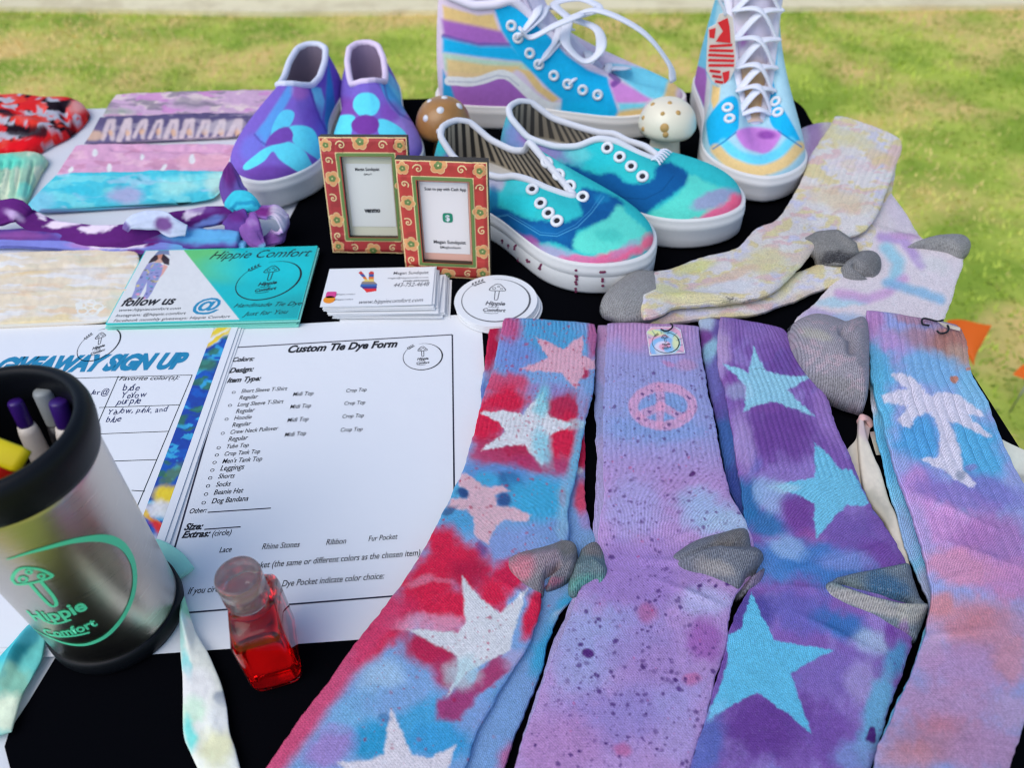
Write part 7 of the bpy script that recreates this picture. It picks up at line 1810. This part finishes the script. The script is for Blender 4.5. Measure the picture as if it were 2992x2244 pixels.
for s, a, b in (("Hippie", (225, 690), (575, 610)), ("Comfort", (312, 788), (640, 715))):
    p0, p1 = cyl([B2(a), B2(b)])
    put_text(mb, s, p0, p1, 0, 1.25, .2, .03, surf=csurf)
cst(B2((250, 670), (330, 710), (400, 705), (460, 685)), .0014, 30)
cst(B2((320, 780), (380, 795), (480, 790), (580, 768)), .0016, 30)
mb.build('emblem', M['teal_vinyl'], cup)
base_at(cup, (CX, CY, 0))
# pens
def pen(label, px_top, z_top, foot, r, parts, group=None):
    t = thing('pen', label, 'pen', group)
    a = G(px_top, z_top); b = np.array(foot)
    d = (b - a) / np.linalg.norm(b - a)
    for nm, s0, s1, r0, r1, m in parts:
        V, F = tube([a + d * s0, a + d * (s0 + (s1 - s0) * .08), a + d * (s0 + (s1 - s0) * .92), a + d * s1], [r0 * .85, r0, r1, r1 * .95], 20); mesh(nm, V, F, m, t)
    base_at(t, tuple(b)); return t, a, d
pw, pv, pk_, pg = mat('white_plastic', C(205, 205, 215), .4), mat('violet_plastic', C(48, 22, 112), .35), mat('black_plastic', C(18, 18, 24), .35), mat('grey_plastic', C(128, 138, 152), .4)
t_, a, d = pen('white and violet click pen, nearest the middle of the cup', E5((140, 405)), .148, (CX - .002, CY + .004, .022), .005, [('clicker', 0, .014, .0034, .0034, pv), ('barrel', .014, .060, .0046, .0056, pw), ('grip', .060, .122, .0056, .005, pv)])
mbp = MB(); mbp.tube([a + d * .016 + np.array([.006, -.001, 0]), a + d * .030 + np.array([.0075, -.002, 0]), a + d * .05 + np.array([.006, -.003, 0])], .0022, 8, True, .5); mbp.build('clip', pw, t_)
pen('black pen with a grey button in the cup', E5((405, 300)), .150, (CX + .010, CY + .010, .022), .005, [('clicker', 0, .019, .0044, .0046, pg), ('barrel', .019, .125, .0056, .0056, pk_)])
pen('white and violet click pen leaning on the right wall of the cup', E5((560, 400)), .148, (CX + .012, CY - .004, .022), .005, [('clicker', 0, .014, .0042, .0042, pv), ('barrel', .014, .070, .0056, .0056, pw), ('grip', .07, .12, .0056, .005, pv)])
ry = thing('ruler', 'yellow flat stick with a red back poking out of the cup', 'ruler')
a0, a1 = G(E5((-60, 880)), .158), G(E5((250, 1000)), .151)
b0 = a0 + (np.array([CX + .004, CY - .012, .03]) - a0) * .9
u_ = (a1 - a0) / np.linalg.norm(a1 - a0)
V, F = tube([a0 - u_ * .03, a0, a1 - u_ * .004, a1], [.0052, .0054, .0056, .005], 12, True, .25, (0, -.5, .85)); mesh('blade', V, F, mat('yellow_plastic', C(245, 205, 20), .4), ry)
V, F = tube([a0 - u_ * .03 - np.array([0, .004, .006]), a0 + u_ * .014 - np.array([0, .006, .008])], .0048, 12, True, .3, (0, -.5, .85)); mesh('back', V, F, mat('red_plastic', C(190, 30, 18), .4), ry)
base_at(ry, tuple(a0))

# ================================================================== HAND SANITISER
bo = thing('sanitizer_bottle', 'small clear bottle of red hand sanitizer with a frosted flip cap', 'bottle')
OX, OY = -.1320, .2070
ang = math.atan2(.957, -.29)
def rrect(hx, hy, rad, n=10):
    pts = []
    for cx_, cy_, a0_ in ((hx - rad, hy - rad, 0), (-hx + rad, hy - rad, 90), (-hx + rad, -hy + rad, 180), (hx - rad, -hy + rad, 270)):
        for k in range(n): 
            a_ = math.radians(a0_ + 90 * k / (n - 1)); pts.append((cx_ + rad * math.cos(a_), cy_ + rad * math.sin(a_)))
    return np.array(pts)
def loft(rows, rot=ang):
    """rows: (half length, half width, corner radius, z)"""
    R = []
    for hx, hy, rad, z_ in rows:
        p = rrect(hx, hy, min(rad, hx * .999, hy * .999))
        c_, s__ = math.cos(rot), math.sin(rot)
        R.append(np.column_stack([OX + p[:, 0] * c_ - p[:, 1] * s__, OY + p[:, 0] * s__ + p[:, 1] * c_, np.full(len(p), z_)]))
    n_ = len(R[0]); V = np.concatenate(R)
    F = grid_faces(n_, len(rows), True)
    F.append(tuple(range(n_ - 1, -1, -1))); F.append(tuple((len(rows) - 1) * n_ + i for i in range(n_)))
    return V, F
HL, HW = .0200, .0130
body = [(HL * .62, HW * .58, .006, .0022), (HL * .70, HW * .66, .006, .0006), (HL * .86, HW * .82, .006, .0006), (HL * .97, HW * .95, .005, .003), (HL, HW, .0045, .008), (HL, HW, .0045, .030), (HL, HW, .0045, .044), (HL * .97, HW * .97, .005, .049), (HL * .85, HW * .92, .008, .0535), (.0125, .0112, .0105, .0568), (.0098, .0098, .0098, .0585), (.0092, .0092, .0092, .064)]
gl = mat('clear_plastic', (.98, .88, .90), .03, None, trans=1.0, ior=1.36)
V, F = loft(body); mesh('shell', V, F, gl, bo)
gel = mat('red_gel', (.85, .006, .006), .05, None, trans=.93, ior=1.34)
k_ = .93
V, F = loft([(HL * .68 * k_, HW * .62 * k_, .005, .0032), (HL * .9 * k_, HW * .85 * k_, .005, .0034), (HL * k_, HW * k_, .004, .008), (HL * k_, HW * k_, .004, .030), (HL * k_, HW * k_, .004, .044), (HL * .9 * k_, HW * .93 * k_, .006, .0495), (HL * .75 * k_, HW * .85 * k_, .007, .0525)]); mesh('gel', V, F, gel, bo)
fr2 = bpy.data.materials.new('frosted_plastic'); fr2.use_nodes = True
bb_ = fr2.node_tree.nodes["Principled BSDF"]; bb_.inputs["Base Color"].default_value = (.95, .86, .88, 1); bb_.inputs["Roughness"].default_value = .18; bb_.inputs["Transmission Weight"].default_value = .9; bb_.inputs["IOR"].default_value = 1.4
mb = MB(); mb.lathe([(.0088, .0595), (.0104, .0595)] + [(.0106 + (.00035 if i % 2 else -.00015), .0600 + i * .0011) for i in range(10)] + [(.0108, .0712), (.0110, .0716), (.0110, .0785), (.0106, .0797), (.0096, .0800), (.0080, .0794), (.004, .0790), (.0018, .0786), (0, .0784)], (OX - .001, OY + .001, 0), 64)
mb.build('flip_cap', fr2, bo)
# label on the broad face that looks left
c_, s__ = math.cos(ang), math.sin(ang)
lab = []
for hx in (-.016, .016):
    for z_ in (.006, .046): lab.append((OX + hx * c_ - (HW + .0005) * s__, OY + hx * s__ + (HW + .0005) * c_, z_))
mesh('label', lab, [(0, 1, 3, 2)], mat('grey_label', C(120, 130, 135), .6, 'noise', 900, .0, var=.6), bo, smooth_=False)
base_at(bo, (OX, OY, 0))
